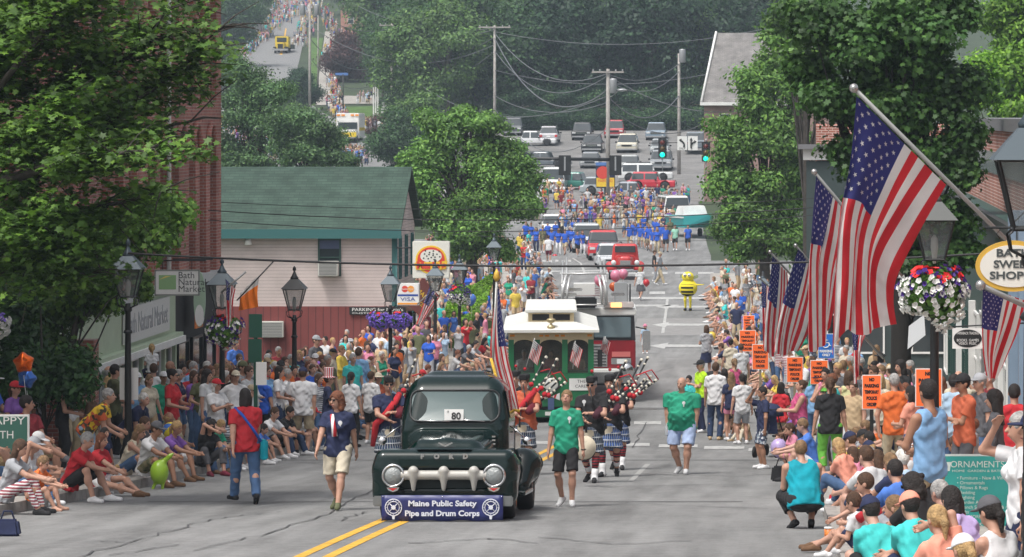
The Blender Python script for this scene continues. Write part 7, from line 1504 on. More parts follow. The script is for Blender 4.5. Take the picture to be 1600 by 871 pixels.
for x, z in ((-.62,2.98),(-.45,3.12),(.75,2.98)): MB().box((x-.2,-.1,z),(x+.2,.0,z+.09)).build('floodlight', M_CHROME, e, bevel=.02)
# ladder: two trussed rails and rungs reaching back
ld = MB(); yy0, yy1 = -.6, 9.5
for sx in (-1,1):
    for k_, (off, z) in enumerate(((.62,2.75),(.62,3.35),(.50,2.85),(.50,3.45))): x = -.20+sx*off; ld.tube([(x,yy0+k_*.2,z),(x,yy1,z+.25)], .035, 6)
    for i in range(7): y = yy0+.2+i*1.4; x = -.20+sx*.62; ld.tube([(x,y,2.76+.02*i),(x,y,3.34+.02*i)], .025, 5); ld.tube([(x,y,2.76+.02*i),(x,y+1.4,3.34+.02*i)], .018, 4)
    ld.tube([(-.20+sx*.62,yy0,2.78),(-.20+sx*.60,yy0-.05,3.2),(-.20+sx*.52,yy0+.2,3.55),(-.2+sx*.45,yy0+.6,3.62)], .045, 6); ld.tube([(-.20+sx*.50,yy0,2.78),(-.20+sx*.48,yy0-.05,3.15),(-.20+sx*.42,yy0+.2,3.48),(-.2+sx*.38,yy0+.6,3.55)], .035, 6)
for i in range(8): ld.tube([(-.82,yy0+i*1.2,2.76+.012*i),(.42,yy0+i*1.2,2.76+.012*i)], .022, 5)
ld.tube([(-.82,yy0+.3,3.62),(.42,yy0+.3,3.62)], .03, 6); ld.build('ladder', mat('ladder_metal', (.58,.58,.57), .35, metal=.5), e)
MB().box((-.5,-.4,2.66),(.15,.4,2.95)).build('turret', M_BLACK, e, bevel=.04); MB().box((.66,1.2,2.65),(1.05,1.6,3.3)).build('basket_panel', M_GREYM, e, bevel=.03); MB().box((-.50,.6,2.98),(.10,1.3,3.30)).build('ladder_box', mat('engine_white'), e)
MB().tube([(1.1,.4,2.62),(1.1,.4,3.3)], .025, 5).build('pole', M_BLACK, e)
# parade flag beside the pickup cab with gold fringe
Y = 53.4; us_flag('american flag with gold fringe carried beside the old pickup', (W(779,452,Y), W(778,520,Y)), 1.6, seed=12, amp=.03, polet=W(776,440,Y), poleb=W(766,640,Y+.1), group='parade flags', pr=.018, ball=False,
    shape=px_shape(Y, [[(780,450),(786,500),(796,560),(806,600),(812,640)], [(778,452),(780,510),(786,560),(796,600),(808,642)], [(777,454),(774,510),(776,555),(786,596),(803,640)], [(775,456),(768,510),(766,555),(776,592),(798,636)]], .25))
fl = bpy.data.objects['flag.009'] if 'flag.009' in bpy.data.objects else None
o = MB().tube([W(767,560,Y-.05)-W(776,440,Y), W(777,596,Y-.05)-W(776,440,Y), W(799,640,Y-.05)-W(776,440,Y), W(812,643,Y-.05)-W(776,440,Y)], .022, 5).build('fringe', mat('gold_fringe', (.65,.40,.04), .7, bump=1), [x for x in bpy.data.objects if x.get('label','').startswith('american flag with gold fringe')][0])
MB().tube([(0,0,0),(0,0,.05),(0,0,.12),(0,0,.18)], [.02,.05,.035,.004], 8).build('finial', mat('gold_paint'), [x for x in bpy.data.objects if x.get('label','').startswith('american flag with gold fringe')][0])
# ------------------------------------------------------------------ people by hand: marchers and the near crowd
def at(px, Y, off=0.0): return Vector(((px-VX)*Y/F, Y, GZ(Y)+off))
def S(px, Y, heading, label, H=1.72, off=.145, **k):
    off = 0 if KL(Y)+.05 < (px-VX)*Y/F < KR(Y)-.05 else off
    return person(at(px, Y, off), heading, label, H/1.80 if not k.get('child') else H/1.86, **k)
MG_ = 'marchers walking with the pickup'
r, i_ = person(G(885, 792), -6, 'boy in a green t-shirt and black shorts walking right of the old pickup', .965, pose='step', shirt='green', bottom='shorts', bc='black', hairc='light', hair='fringe', shoe='lightgrey', hp=-.35, fat=-.05, h=.011)
r2, i2 = person(G(1066, 741), -14, 'heavy bald man in a green t-shirt and pale blue shorts walking alone', 1.0, pose='step', shirt='green', bottom='shorts', bc='paleshort', hair='bald', shoe='lightgrey', fat=.75, hy=-.25, h=.011)
r3, i3 = person(G(528, 797), -10, 'woman in a dark polo, striped scarf and sunglasses walking left of the old pickup', .955, g='f', pose='walk', shirt='navy', bottom='shorts', bc='cream', hairc='red', hair='curly', shoe='olive', glasses=True, fat=.18, hy=-.5, h=.011)
MB().tube([(-.05,-.135,1.42),(-.02,-.17,1.28),(.01,-.185,1.1)], [.03,.035,.045], 8).build('scarf', special('flagstripes'), r3)
r4, i4 = person(G(384, 788), 205, 'woman in a red t-shirt and jeans with a blue bag striding away', .97, g='f', pose='walk', shirt='red', bottom='trousers', bc='denim', hairc='dark', hair='bob', shoe='black', fat=.25, h=.011)
MB().tube([(.16,-.02,1.46),(.10,.16,1.36),(-.05,.19,1.15),(-.20,.12,.95)], .022, 6).build('bag_strap', cloth('royal'), r4); MB().cbox((-.25,.05,.82), (.05,.13,.15)).build('bag', cloth('teal'), r4, bevel=.02)
def crest(r, x=.08, y=-.155, z=1.30, s=1, c='white'):
    m = MB(); m.prism([(x+.028*s*math.cos(a), z+.028*s*math.sin(a)) for a in np.linspace(0,6.28,12,endpoint=False)], y-.004, y); m.prism([(x-.012,z-.03),(x+.012,z-.03),(x+.006,z-.075),(x-.006,z-.075)], y-.004, y); m.build('shirt_crest', cloth(c), r)
crest(r, .07, -.142, 1.33); crest(r2, .09, -.215, 1.30, 1.1); crest(r3, .085, -.165, 1.30, 1.2)
MB().lathe([(.03,0),(.033,.02),(.03,.15),(.013,.19),(.013,.21)], (-.26,-.10,.70), 10).build('water_bottle', mat('bottle_plastic', (.6,.65,.7), .1, alpha=.6), r2)
MB().tube([(.262+.035*math.cos(a),-.03+.035*math.sin(a),.86) for a in np.linspace(0,6.28,10)], .008, 5).build('watch', M_BLACK, r)
# pipers
def piper(px, py, heading, label, scale=1.02, pose='pipe', vest='black', sash=False, plaid='tartan', Y=None, glasses=True, hairc='grey', sleeve='short'):
    p = G(px, py) if Y is None else at(px, Y); r, i = person(p, heading, label, scale, pose=pose, shirt=vest, bottom='kilt', bc=plaid, hair='short', hairc=hairc, hat='military', hatc='black', shoe='black', fat=.25, glasses=glasses, sleeve=sleeve, h=.012)
    J = i['J']
    for s in 'lr':
        j = J[s]; k, a = j['kn'], j['an']; u = (a-k)
        MB().tube([tuple(k+u*.12), tuple(k+u*.3), tuple(k+u*.62)], [.062,.066,.052], 12).build('sock', special('argyle'), r); MB().tube([tuple(k+u*.62), tuple(k+u*.8), tuple(a+v3(0,0,-.02)), tuple(a+j['fo']*.05+v3(0,0,-.045))], [.054,.056,.062,.055], 12).build('spat', cloth('white'), r)
    MB().ball((0,.0,1.86-.0), (.03,.03,.03), 8).build('cap_pompom', cloth('red'), r)
    MB().cbox((0,-.19,.80), (.08,.025,.09)).build('sporran', cloth('cream'), r, bevel=.02)
    if sash: MB().tube([(.18,-.03,1.47),(.10,-.17,1.36),(-.05,-.19,1.15),(-.22,-.10,.98),(-.26,-.02,.6)], [.05,.055,.06,.06,.05], 8).build('sash', cloth('red'), r)
    else: crest(r, -.09, -.172, 1.36, 1.2, 'lightgrey')
    # bagpipe: a thing of its own, held by the piper
    b = root('bagpipe', ' '.join(('bagpipe held by the ' + label.split(',')[0]).split()[:15]), 'bagpipe', p, R(heading), 'bagpipes of the pipe band', scale)
    f = Fld((-.1,-.45,.85),(.5,.25,1.55), .018); f.rc((.22,-.02,1.24),(.14,-.26,1.14), .10, .07, 0); V, Q, N = f.arrays(); put('bag', mk('bag', V, Q, N), mat('bag_velvet', (.05,.01,.02), .9) if px > 900 else mat('bag_velvet2', (.12,.01,.02), .9), b)
    for q, (dx, dz, L) in enumerate(((.20,.30,.85),(.13,.34,.55),(.06,.30,.52))):
        a = Vector((.17+.03*q,-.12,1.27)); d_ = Vector((dx+.25,.35,.9)).normalized(); c = Vector((.17+.05*q, .02+.05*q, 1.30)); e_ = c + Vector((.28+.16*q, .30, .62 if q == 0 else .48)).normalized()*L
        m = MB(); m.tube([a, c, c.lerp(e_, .5), e_], [.018,.020,.016,.020], 8); m.build('drone', M_BLACK, b)
        for t in (.15,.42,.55,.85,1.0): pt = c.lerp(e_, t); MB().ball(tuple(pt), .026 if t < 1 else .032, 8).build('mount', mat('ivory', (.66,.62,.52), .35), b)
        MB().ball(tuple(c.lerp(e_, .30)), .05, 8).build('cord_tassel', cloth('red'), b)
    MB().tube([(.10,-.24,1.20),(.0,-.14,1.60)], .012, 6).build('blowpipe', M_BLACK, b); MB().tube([(.02,-.30,1.22),(.0,-.36,.98),(.0,-.37,.86)], [.011,.012,.022], 8).build('chanter', M_BLACK, b); MB().tube([(.42,.2,1.75),(.58,.25,1.80),(.70,.3,1.62)], .012, 5).build('cord', cloth('red'), b)
    return r
piper(925, 754, -12, 'bearded piper in a black vest and blue grey kilt, front one of the right group', plaid='tartan'); piper(953, 745, -8, 'piper in a dark shirt and bright blue kilt just behind the bearded piper', pose='pipe2', plaid='tartan_blue', glasses=False, hairc='brown')
piper(966, 734, -5, 'hidden third piper at the right rear of the right group', pose='pipe', plaid='tartan_blue', glasses=False)
piper(607, 752, 12, 'piper with a red sash left of the old pickup cab', sash=True, vest='navy', hairc='brown')
piper(820, 742, -10, 'piper in a red plaid shawl just right of the pickup cab', sash=True, vest='rust', hairc='brown', glasses=False); piper(806, 728, -10, 'piper between the pickup cab and the trolley', vest='black', pose='pipe2', glasses=False)
# drum of the front right piper
p = G(922, 760); o = root('drum', 'white and black drum carried at the hip of the bearded piper', 'drum', (p.x-.08, p.y-.28, p.z+.66)); o.rotation_euler = (R(70), R(35), 0)
MB().lathe([(.19,-.08),(.19,.08)], n=20).build('shell', cloth('cream'), o); MB().lathe([(.2,-.09),(.205,-.06),(.2,-.055)], n=20).build('hoop', M_BLACK, o)
# bee costume
p = G(1075, 486); b = root('person', 'person in a yellow and black striped bee costume waving at the kerb', 'person', p, R(-8), MG_)
arr, inf = person_arrays(pose='beckon', hair='bald', sleeve='bare', bottom='leggings', parts=('body','bottom'), h=.018, fingers=False)
for nm, V, Q, N, mi, role in arr: V = V*np.array((-1,1,1)); N = N*np.array((-1,1,1)); put(nm, mk(nm, V*1.0, Q[:, ::-1], N), mat('bee_yellow', (.72,.60,.03), .85, bump=.3), b)
def m_bee():
    n = NT('bee_stripes', .9); s = n.n('SeparateXYZ'); n.l(n.tc.outputs['Object'], s.inputs[0]); z = s.outputs[2]
    g = n.math('MULTIPLY', n.math('GREATER_THAN', n.math('FRACT', n.math('MULTIPLY', z, 5.5)), .5), n.math('LESS_THAN', z, 1.20)); g = n.math('MULTIPLY', g, n.math('GREATER_THAN', z, .72)); g = n.math('MULTIPLY', g, n.math('LESS_THAN', n.math('ABSOLUTE', s.outputs[0]), .28)); g = n.math('MAXIMUM', g, n.math('LESS_THAN', z, .76)); n.base(n.mix(g, (.74,.62,.03), (.012,.012,.012))); return n.m
f = Fld((-.6,-.5,.5),(.6,.5,1.95), .025); f.el((0,0,1.02),(.42,.34,.38), 0); f.el((0,-.02,1.52),(.27,.25,.24), .06); V, Q, N = f.arrays(); put('costume', mk('costume', V, Q, N), m_bee(), b)
for sx in (-1,1):
    MB().ball((sx*.10,-.255,1.62), (.085,.05,.075), 10).build('costume_eye', M_WHITE, b); MB().ball((sx*.09,-.30,1.60), (.03,.02,.035), 8).build('pupil', M_BLACK, b); MB().prism([(0,0),(sx*.26,.12),(sx*.30,-.02),(sx*.10,-.10)], .30, .32).build('wing', mat('wing', (.25,.30,.2), .5), b).location = (sx*.12,0,1.5)
    MB().ball((sx*.12,-.06,.07), (.085,.15,.07), 10).build('costume_shoe', M_BLACK, b)
# walkers around the fire engine
S(1030, YG(446), 75, 'man in pale grey clothes striding past the red balloon', 1.78, pose='walk2', shirt='grey', bottom='trousers', bc='khaki', hairc='grey', hat='cap', hatc='khaki')
S(1000, YG(470), 160, 'woman in a pale top and dark skirt walking beside the fire engine', 1.66, g='f', pose='walk', shirt='lightgrey', bottom='skirt', bc='darkgrey', hairc='blond', hair='bob')
S(1008, YG(553), 0, 'small child in a pink hat and pale clothes standing alone on the road', 1.12, child=1, shirt='lightblue', bottom='shorts', bc='white', hat='bucket', hatc='pink', hair='short', hairc='light')
S(1022, YG(440), 90, 'person in dark clothes behind the striding man', 1.7, pose='stand', shirt='black', bottom='trousers', bc='grey') 
# left bank
LS = 'people along the left sidewalk'
def K(Y, heading, label, pose='kerb', dx=0, H=1.72, **k):
    f_ = {'chair': .6, 'chairx': .6, 'chairh': .6}.get(pose, 0); lift = .145 if pose.startswith('chair') else 0
    X = KL(Y) + (.42 if not lift else -.9) + dx; k.setdefault('h', .013); return person((X, Y, GZ(Y) + lift), heading, label, H/1.8 if not k.get('child') else H/1.86, pose=pose, group=LS, **k)
K(52.6, 80, 'person in red and white striped leggings sitting on the left kerb at the very edge', 'kerb', shirt='grey', bottom='leggings', bc='stripes', shoe='black', g='f', hair='long')
K(53.8, 70, 'child in an orange top with bare legs on the left kerb', 'kerb', H=1.3, child=1, shirt='orange', bottom='shortshorts', bc='white', hairc='light', shoe='skin')
K(55.6, 75, 'woman in a white tank top and grey cap leaning forward on the left bank', 'chin', H=1.68, dx=-.5, g='f', sleeve='tank', shirt='white', bottom='trousers', bc='denim', hat='cap', hatc='grey', hair='pony', hairc='brown')
K(56.8, 80, 'man in a pale cap and khaki shorts with crossed running shoes on the left bank', 'chairx', shirt='tan', bottom='shorts', bc='tan', hat='cap', hatc='cream', hairc='brown', shoe='grey')
K(57.6, 70, 'man in a dark cap and grey shirt with jeans near the green board', 'chair', dx=-.3, shirt='darkgrey', bottom='trousers', bc='denim', hat='cap', hatc='grey', shoe='lightgrey')
K(59.2, 66, 'red haired girl in a red t-shirt stretching bare legs into the road', 'legs', dx=.05, H=1.62, g='f', shirt='red', bottom='shortshorts', bc='white', hairc='red', hair='long', shoe='brown')
K(60.0, 60, 'big man in a dark red t-shirt with one leg crossed on a folding chair', 'chairx', H=1.9, shirt='darkred', bottom='shorts', bc='khaki', hairc='dark', fat=.3, shoe='darkgrey', hy=.7)
K(60.9, 72, 'balding man in a blue shirt in the blue folding chair', 'chair', dx=-.9, shirt='blue', bottom='shorts', bc='khaki', hair='balding', hairc='brown', skin=2, hy=.3)
K(60.3, 50, 'small girl with dark hair in a navy dress between the seated men', 'stand', dx=-.62+.1, H=1.1, child=1, g='f', shirt='navy', bottom='skirt', bc='navy', hair='long', hairc='dark')
K(61.6, 20, 'baby with fair hair on a lap beside the big man in dark red', 'kneehug', dx=-.55, H=.75, child=1, shirt='white', bottom='shorts', bc='pink', hair='buzz', hairc='blond', hy=.2)
K(63.2, 58, 'man in a white t-shirt, grey cap and camouflage shorts sitting on the left kerb', 'kerb', H=1.8, shirt='white', bottom='shorts', bc='camo', hat='cap', hatc='darkgrey', shoe='brown', skin=1, hy=.2)
K(64.4, 75, 'young woman in a pale vest sitting behind the man in the grey cap', 'kerb2', dx=-.5, g='f', sleeve='tank', shirt='cream', bottom='shorts', bc='denim', hair='long', hairc='light')
K(68.2, 40, 'woman in a black top and sunglasses sitting on the left kerb', 'chin', H=1.68, g='f', sleeve='cap', shirt='black', bottom='capri', bc='darkgrey', hair='bob', hairc='dark', glasses=True, shoe='maroon', hy=-.3)
K(69.3, 60, 'woman in a tan strapless top and jeans with her hand at her cheek', 'chin', dx=-.1, H=1.66, g='f', sleeve='halter', shirt='brown', bottom='trousers', bc='denim', hair='bob', hairc='dark', shoe='brown')
K(67.0, 70, 'white haired man in a navy shirt bending over by the beach ball', 'lean', dx=-1.3, shirt='navy', bottom='shorts', bc='khaki', hairc='white', hair='short')
K(64.5, 92, 'grey haired man in a yellow flowered shirt bending forward', 'lean', dx=-1.5, H=1.84, shirt='floral', bottom='shorts', bc='lightblue', hairc='grey', fat=.2)
K(66.2, 70, 'man in a dark vest crouching behind the man in the white t-shirt', 'crouch', dx=-1.0, shirt='darkgrey', bottom='shorts', bc='khaki', hairc='brown')
K(71.5, 60, 'person in bare legs and a striped top on the left kerb behind the clapping woman', 'kerb', shirt='greystripes', bottom='shorts', bc='tan', hairc='light')
K(73.4, 60, 'woman with brown hair in a grey top sitting on the kerb by the blue bag', 'kerb2', g='f', shirt='grey', bottom='shorts', bc='pink', hair='long')
K(75.2, 70, 'child in a blue top sitting on the kerb by the green sign post', 'kerb', H=1.25, child=1, shirt='blue', bottom='shorts', bc='darkgrey', hairc='dark')
K(77.0, 60, 'man in a white t-shirt sitting on the kerb near the basket lamp', 'kerb', shirt='white', bottom='shorts', bc='black', hairc='brown')
K(79.0, 65, 'person in a dark hooded top sitting on the kerb beside the black lamp', 'kerb2', shirt='black', bottom='trousers', bc='darkdenim', hairc='dark')
L_ = [(22,62,60,'woman in a purple t-shirt and a red cap behind the green board',dict(g='f',H=1.66,pose='hold',shirt='purple',bc='khaki',hat='cap',hatc='red',hair='pony')),
(97,66.5,100,'woman with long fair brown hair in a dark strapless top',dict(g='f',H=1.74,pose='hold',sleeve='halter',shirt='black',bc='black',hair='long',hairc='light',hy=-.2)),
(108,69,60,'man in a black cap and white vest behind the long haired woman',dict(H=1.86,pose='crossed',sleeve='tank',shirt='white',bc='khaki',hat='capback',hatc='black')),
(142,67,80,'person in a brown top half hidden by the shrub',dict(H=1.5,shirt='brown',bc='khaki',hairc='dark')),
(178,73,120,'man in a dark olive t-shirt with hands at his sides near the tall lamp',dict(H=1.84,pose='hold',shirt='olive',bc='black',hairc='dark')),(168,76,110,'man in a grey t-shirt behind the man in olive',dict(H=1.78,shirt='grey',bc='darkdenim',hairc='grey',hair='balding')),
(240,79,190,'man in a white printed t-shirt carrying a blonde child on his shoulders',dict(H=1.80,pose='stand',shirt='white',bc='denim',hairc='brown')),
(264,81,100,'bald tanned man in a white vest near the market window',dict(H=1.84,pose='crossed',shirt='white',hair='bald',bc='khaki',skin=1)),
(268,70.5,75,'woman in a red t-shirt and sunglasses with tied back dark hair',dict(g='f',H=1.78,pose='hold',shirt='red',bc='khaki',hair='bun',hairc='dark',glasses=True)),
(285,84,40,'man in a pale blue shirt in the shade of the market',dict(H=1.74,shirt='lightblue',hairc='dark')),(301,83,60,'grey haired man in a blue shirt holding a child',dict(H=1.80,pose='hold',shirt='skyblue',hairc='grey')),
(302,76.5,60,'woman in a dark blue top behind the bending man',dict(g='f',H=1.68,shirt='purple',hair='bob',hairc='brown',pose='crossed')),(322,75,70,'woman with bushy dark hair in a grey top',dict(g='f',H=1.72,shirt='lightgrey',hair='big',hairc='dark')),
(352,78,60,'white haired woman in a white blouse behind the clapping woman',dict(g='f',H=1.66,shirt='white',hair='bob',hairc='white',pose='clap',bc='black')),(364,77,30,'red haired teenager in a black printed t-shirt',dict(g='f',H=1.70,shirt='black',hair='pony',hairc='red',pose='clap')),
(378,80,60,'man in an olive cap and grey t-shirt behind the paper sheet',dict(H=1.84,shirt='grey',hat='cap',hatc='olive',pose='camera',hairc='brown')),(392,77,50,'boy in a pale t-shirt and olive cap by the green post',dict(H=1.4,child=1,shirt='lightgrey',hat='cap',hatc='khaki')),
(410,79,150,'person in a bright blue hooded top by the green post',dict(H=1.6,shirt='royal',hat='cap',hatc='red',bc='black')),(435,79.5,85,'young woman with long dark hair in a white top and jeans',dict(g='f',H=1.74,pose='hold',shirt='white',bc='darkdenim',hair='long',hairc='dark')),
(448,81.5,85,'woman in a white jacket and cream trousers beside the dark haired young woman',dict(g='f',H=1.66,pose='crossed',shirt='white',bc='cream',hair='short',hairc='grey')),
(473,79.5,175,'broad man in a white printed t-shirt and navy cap seen from behind',dict(H=1.86,shirt='white',bottom='shorts',bc='khaki',hat='cap',hatc='navy',fat=.3,shoe='black',off=0,pose='stand2')),
(512,81,100,'person in a tall stars and stripes hat and dark shirt',dict(H=1.70,shirt='navy',hat='tall',hatc='flagstripes',bc='darkdenim',pose='hold')),(497,83,60,'woman in a black and white striped top near the tall striped hat',dict(g='f',H=1.68,shirt='greystripes',hair='bob')),
(548,84,160,'girl with long dark hair in a white t-shirt and black trousers',dict(g='f',H=1.70,shirt='white',bc='black',hair='pony',hairc='dark',shoe='black',off=0)),(560,95,170,'tall man in a denim blue shirt seen from behind',dict(H=1.90,shirt='skyblue',sleeve='long',hairc='brown')),
(579,86,150,'young person in a long white t-shirt and black shorts',dict(H=1.68,shirt='white',bottom='shorts',bc='black',hairc='brown',long=.1,off=0)),(590,88,60,'woman in an orange and tan shawl by the pipers',dict(g='f',H=1.6,shirt='rust',hat='wide',hatc='cream',pose='hold')),
(337,73.5,55,'woman in a red cap, white t-shirt and jeans clapping in the road',dict(g='f',H=1.70,pose='clap',shirt='white',bc='darkdenim',hat='cap',hatc='red',hair='bob',hairc='white',fat=.3,off=0)),
(493,103,60,'man in a grey cap above the crowd at the red wall',dict(H=1.95,shirt='darkgrey',hat='cap',hatc='grey')),(367,102,50,'fair haired child on shoulders above the left crowd',dict(H=1.9,shirt='blue',hairc='blond'))]
for px, Y, hd, lab, k in L_:
    k = dict(k); k.setdefault('h', .014); S(px, Y, hd, lab, group=LS, **k)
person(at(237, 79.1, .145+1.53), 200, 'small blonde child with a pigtail riding on shoulders before the market', .62, pose='shoulders', child=1, g='f', hair='pony', hairc='blond', shirt='white', bc='navy', group=LS)
# right bank
RS = 'people along the right sidewalk'
R_ = [(1118,YG(688),170,'man in a white polo shirt and jeans with tan boots at the right kerb',dict(H=1.84,shirt='white',bc='darkdenim',shoe='tan',hairc='brown',pose='stand2')),(1096,YG(676),-60,'man in a black cap and fluorescent yellow vest',dict(H=1.80,shirt='hivis',bc='navy',hat='cap',hatc='black',hairc='grey',pose='crossed')),
(1077,YG(668),-30,'child in a teal top beside the fluorescent vest',dict(H=1.35,child=1,shirt='turquoise',bottom='shorts',hairc='dark')),(1160,86,200,'boy in a long white t-shirt with black hair seen from behind',dict(H=1.62,shirt='white',bottom='shorts',bc='grey',hairc='dark',long=.1)),
(1143,88,190,'girl with long fair hair in navy shorts beside the boy in white',dict(g='f',H=1.62,shirt='navy',bottom='shortshorts',bc='pink',hair='long',hairc='light')),(1132,90,180,'woman in a white top with a black skirt near the white polo shirt',dict(g='f',H=1.66,shirt='white',bottom='skirt',bc='black',hair='long',hairc='dark')),
(1193,YG(733),-70,'boy in a dark t-shirt and printed shorts pointing at his face',dict(H=1.58,shirt='navy',bottom='shorts',bc='print',hairc='dark',pose='shade',skin=1)),(1220,79,150,'girl in a red printed t-shirt and khaki shorts next to the boy in dark blue',dict(g='f',H=1.55,shirt='red',bottom='shorts',bc='khaki',hair='bob',hairc='dark')),
(1250,74,-75,'woman in a bright pink tank top reading a paper',dict(g='f',H=1.68,pose='paper',sleeve='tank',shirt='hotpink',bottom='shorts',bc='darkdenim',hair='bun',hairc='brown',fat=.35)),
(1253,88,-60,'man in a white baseball shirt numbered twenty four',dict(H=1.86,shirt='white',bc='khaki',hair='short',hairc='dark',pose='hold',fat=.3)),(1270,90,200,'person in a purple t-shirt behind the baseball shirt',dict(H=1.8,shirt='purple',hairc='brown')),
(1297,62.5,185,'woman with a dark ponytail in a black t-shirt and lime green trousers seen from behind',dict(g='f',H=1.72,shirt='black',bc='limegreen',bottom='capri',hair='pony',hairc='brown',fat=.15)),(1290,70,-40,'child in a lime green sun hat',dict(H=1.5,child=1,shirt='white',hat='bucket',hatc='limegreen')),
(1326,71,190,'woman in a pale yellow sleeveless top seen from behind',dict(g='f',H=1.74,sleeve='tank',shirt='paleyellow',bc='denim',hair='bob',hairc='brown')),(1340,76,150,'person with grey hair in a dark cap behind the yellow top',dict(H=1.78,shirt='darkgrey',hat='cap',hatc='black')),
(1317,82,160,'man with fair hair at the no parking signs',dict(H=1.84,shirt='grey',hairc='light')),(1398,60,200,'grey haired man in an orange t-shirt with a raised arm',dict(H=1.80,pose='shade',shirt='orange',bc='khaki',hairc='grey',sleeve='short')),
(1425,58,-120,'dark haired woman in a coral top leaning by the orange t-shirt',dict(g='f',H=1.62,shirt='peach',hair='bob',hairc='dark',pose='hold')),(1408,76,-50,'tall person with black hair behind the orange t-shirt',dict(H=1.9,shirt='black',hairc='dark',hair='big')),
(1453,39.8,-135,'tall man in a light blue sleeveless shirt and khaki shorts with balding dark hair',dict(H=1.93,pose='hold',sleeve='tank',shirt='skyblue',bottom='shorts',bc='khaki',hair='short',hairc='dark',skin=1,long=.04,hy=-.25,h=.011)),
(1490,58,150,'man in a pale blue t-shirt behind the black cap',dict(H=1.80,shirt='lightblue',hairc='dark')),(1507,52,-60,'man in a black cap and rust red t-shirt with folded arms',dict(H=1.84,pose='crossed',shirt='rust',bc='darkgrey',hat='cap',hatc='black',hairc='dark',skin=1,h=.012)),
(1533,56,-60,'grey t-shirted man with a grey cap beside the rust red t-shirt',dict(H=1.82,shirt='darkgrey',hat='cap',hatc='grey',hairc='grey')),(1548,60,-70,'grey haired man in a dark red t-shirt near the bookshop sign',dict(H=1.86,shirt='darkred',hairc='grey',pose='crossed')),
(1556,47.3,-100,'woman with long dark wavy hair in a grey hooded top above the teal board',dict(g='f',H=1.68,shirt='darkgrey',sleeve='long',hair='big',hairc='dark',h=.012)),(1585,50,180,'person in a bright red top at the far right edge',dict(H=1.72,shirt='red',hairc='dark')),
(1598,31.5,-80,'grey haired woman in a white blouse, hand at her chin, at the right edge',dict(g='f',H=1.80,pose='shade',shirt='white',bc='navy',hair='short',hairc='grey',h=.012)),(1622,29,-95,'person in a black t-shirt cut off by the right edge',dict(H=1.86,shirt='black',bc='darkgrey',hat='cap',hatc='navy',hairc='brown',h=.012)),
(1368,84,-60,'man in sunglasses near the shop door',dict(H=1.8,shirt='lightgrey',glasses=True,hairc='dark')),(1445,78,-60,'fair haired woman behind the largest no parking sign',dict(g='f',H=1.7,shirt='white',hair='long',hairc='blond'))]
for px, Y, hd, lab, k in R_:
    k = dict(k); k.setdefault('h', .014); S(px, Y, hd, lab, group=RS, **k)
text('24', 'shirt_number', cloth('maroon'), [x for x in PEOPLE if 'twenty four' in x['label']][0], (.02,.195,1.30), .22, .004, rot=(90,0,180), bold=.01)
def C(px, py, heading, label, pose='ground', H=1.7, off=0, **k):
    p = G(px, py); k.setdefault('h', .013); return person((p.x, p.y, p.z+off), heading, label, H/1.8 if not k.get('child') else H/1.86, pose=pose, group=RS, **k)
def CY(px, Y, heading, label, pose='kerb', H=1.7, off=.1, **k):
    k.setdefault('h', .013); return person(at(px, Y, off), heading, label, H/1.8 if not k.get('child') else H/1.86, pose=pose, group=RS, **k)
C(1162, 690, -60, 'toddler in khaki trousers and tan boots sitting on the road', 'ground', 1.1, child=1, shirt='tan', bc='cream', shoe='tan', hairc='dark'); C(1148, 682, -50, 'dark haired child sitting on the road beside the tan boots', 'ground', 1.25, child=1, shirt='brown', bottom='shorts', bc='olive', hairc='dark', skin=1)
C(1240, 738, -70, 'girl with a black bag crouching in front of the pink tank top', 'crouch', 1.4, child=1, g='f', shirt='pink', bottom='shorts', bc='pink', hair='pony')
C(1254, 826, 195, 'woman in a turquoise tank top and black trousers crouching, seen from behind', 'crouch', 1.72, g='f', sleeve='tank', shirt='teal', bc='black', bottom='capri', hair='short', hairc='light', shoe='black', fat=.45, h=.012)
C(1292, 806, -125, 'blonde woman in a coral top leaning over her knees on the right kerb', 'kerb2', 1.62, off=.12, g='f', shirt='peach', bottom='trousers', bc='denim', hair='bob', hairc='blond', h=.012)
C(1340, 782, -130, 'boy in a black t-shirt with dark hair sitting under the no parking post', 'kerb', 1.55, off=.12, shirt='black', bottom='shorts', bc='black', hairc='dark')
C(1320, 755, -90, 'fair haired boy sitting next to the boy in black', 'kerb', 1.4, child=1, off=.12, shirt='grey', hairc='light', bottom='shorts'); C(1345, 745, -80, 'grey haired woman sitting behind the boy in black', 'kerb2', 1.6, off=.12, g='f', shirt='tan', hair='curly', hairc='grey')
CY(1333, 41, -120, 'small boy in a grey shirt with red sleeves sitting on the right kerb', 'ground', 1.32, child=1, off=.10, shirt='lightgrey', bottom='shorts', bc='navy', hairc='brown', hair='short', h=.011)
CY(1352, 46.5, -130, 'girl with long brown hair in a coral top on the right kerb', 'kerb2', 1.6, off=.14, g='f', shirt='peach', bottom='shorts', bc='denim', hair='long', hairc='brown'); CY(1368, 44.5, -135, 'girl with long dark blonde hair in a navy top on the right kerb', 'kerb', 1.62, off=.14, g='f', shirt='navy', bottom='shorts', bc='denim', hair='long', hairc='light')
CY(1398, 36.5, -140, 'curly dark haired person in sunglasses and a black shirt in the seated group', 'kerb', 1.74, off=.16, shirt='black', bottom='shorts', bc='khaki', hair='curly', hairc='dark', glasses=True, h=.012)
CY(1403, 33, -150, 'person in an orange cap and turquoise shirt in the seated group', 'kerb2', 1.72, off=.18, shirt='turquoise', bottom='shorts', bc='navy', hat='cap', hatc='peach', hairc='dark', h=.011)
CY(1445, 30.5, -150, 'blonde woman in a peach top at the bottom right with her hand at her face', 'chin', 1.68, off=.2, g='f', shirt='peach', bottom='shorts', bc='denim', hair='pony', hairc='blond', h=.011)
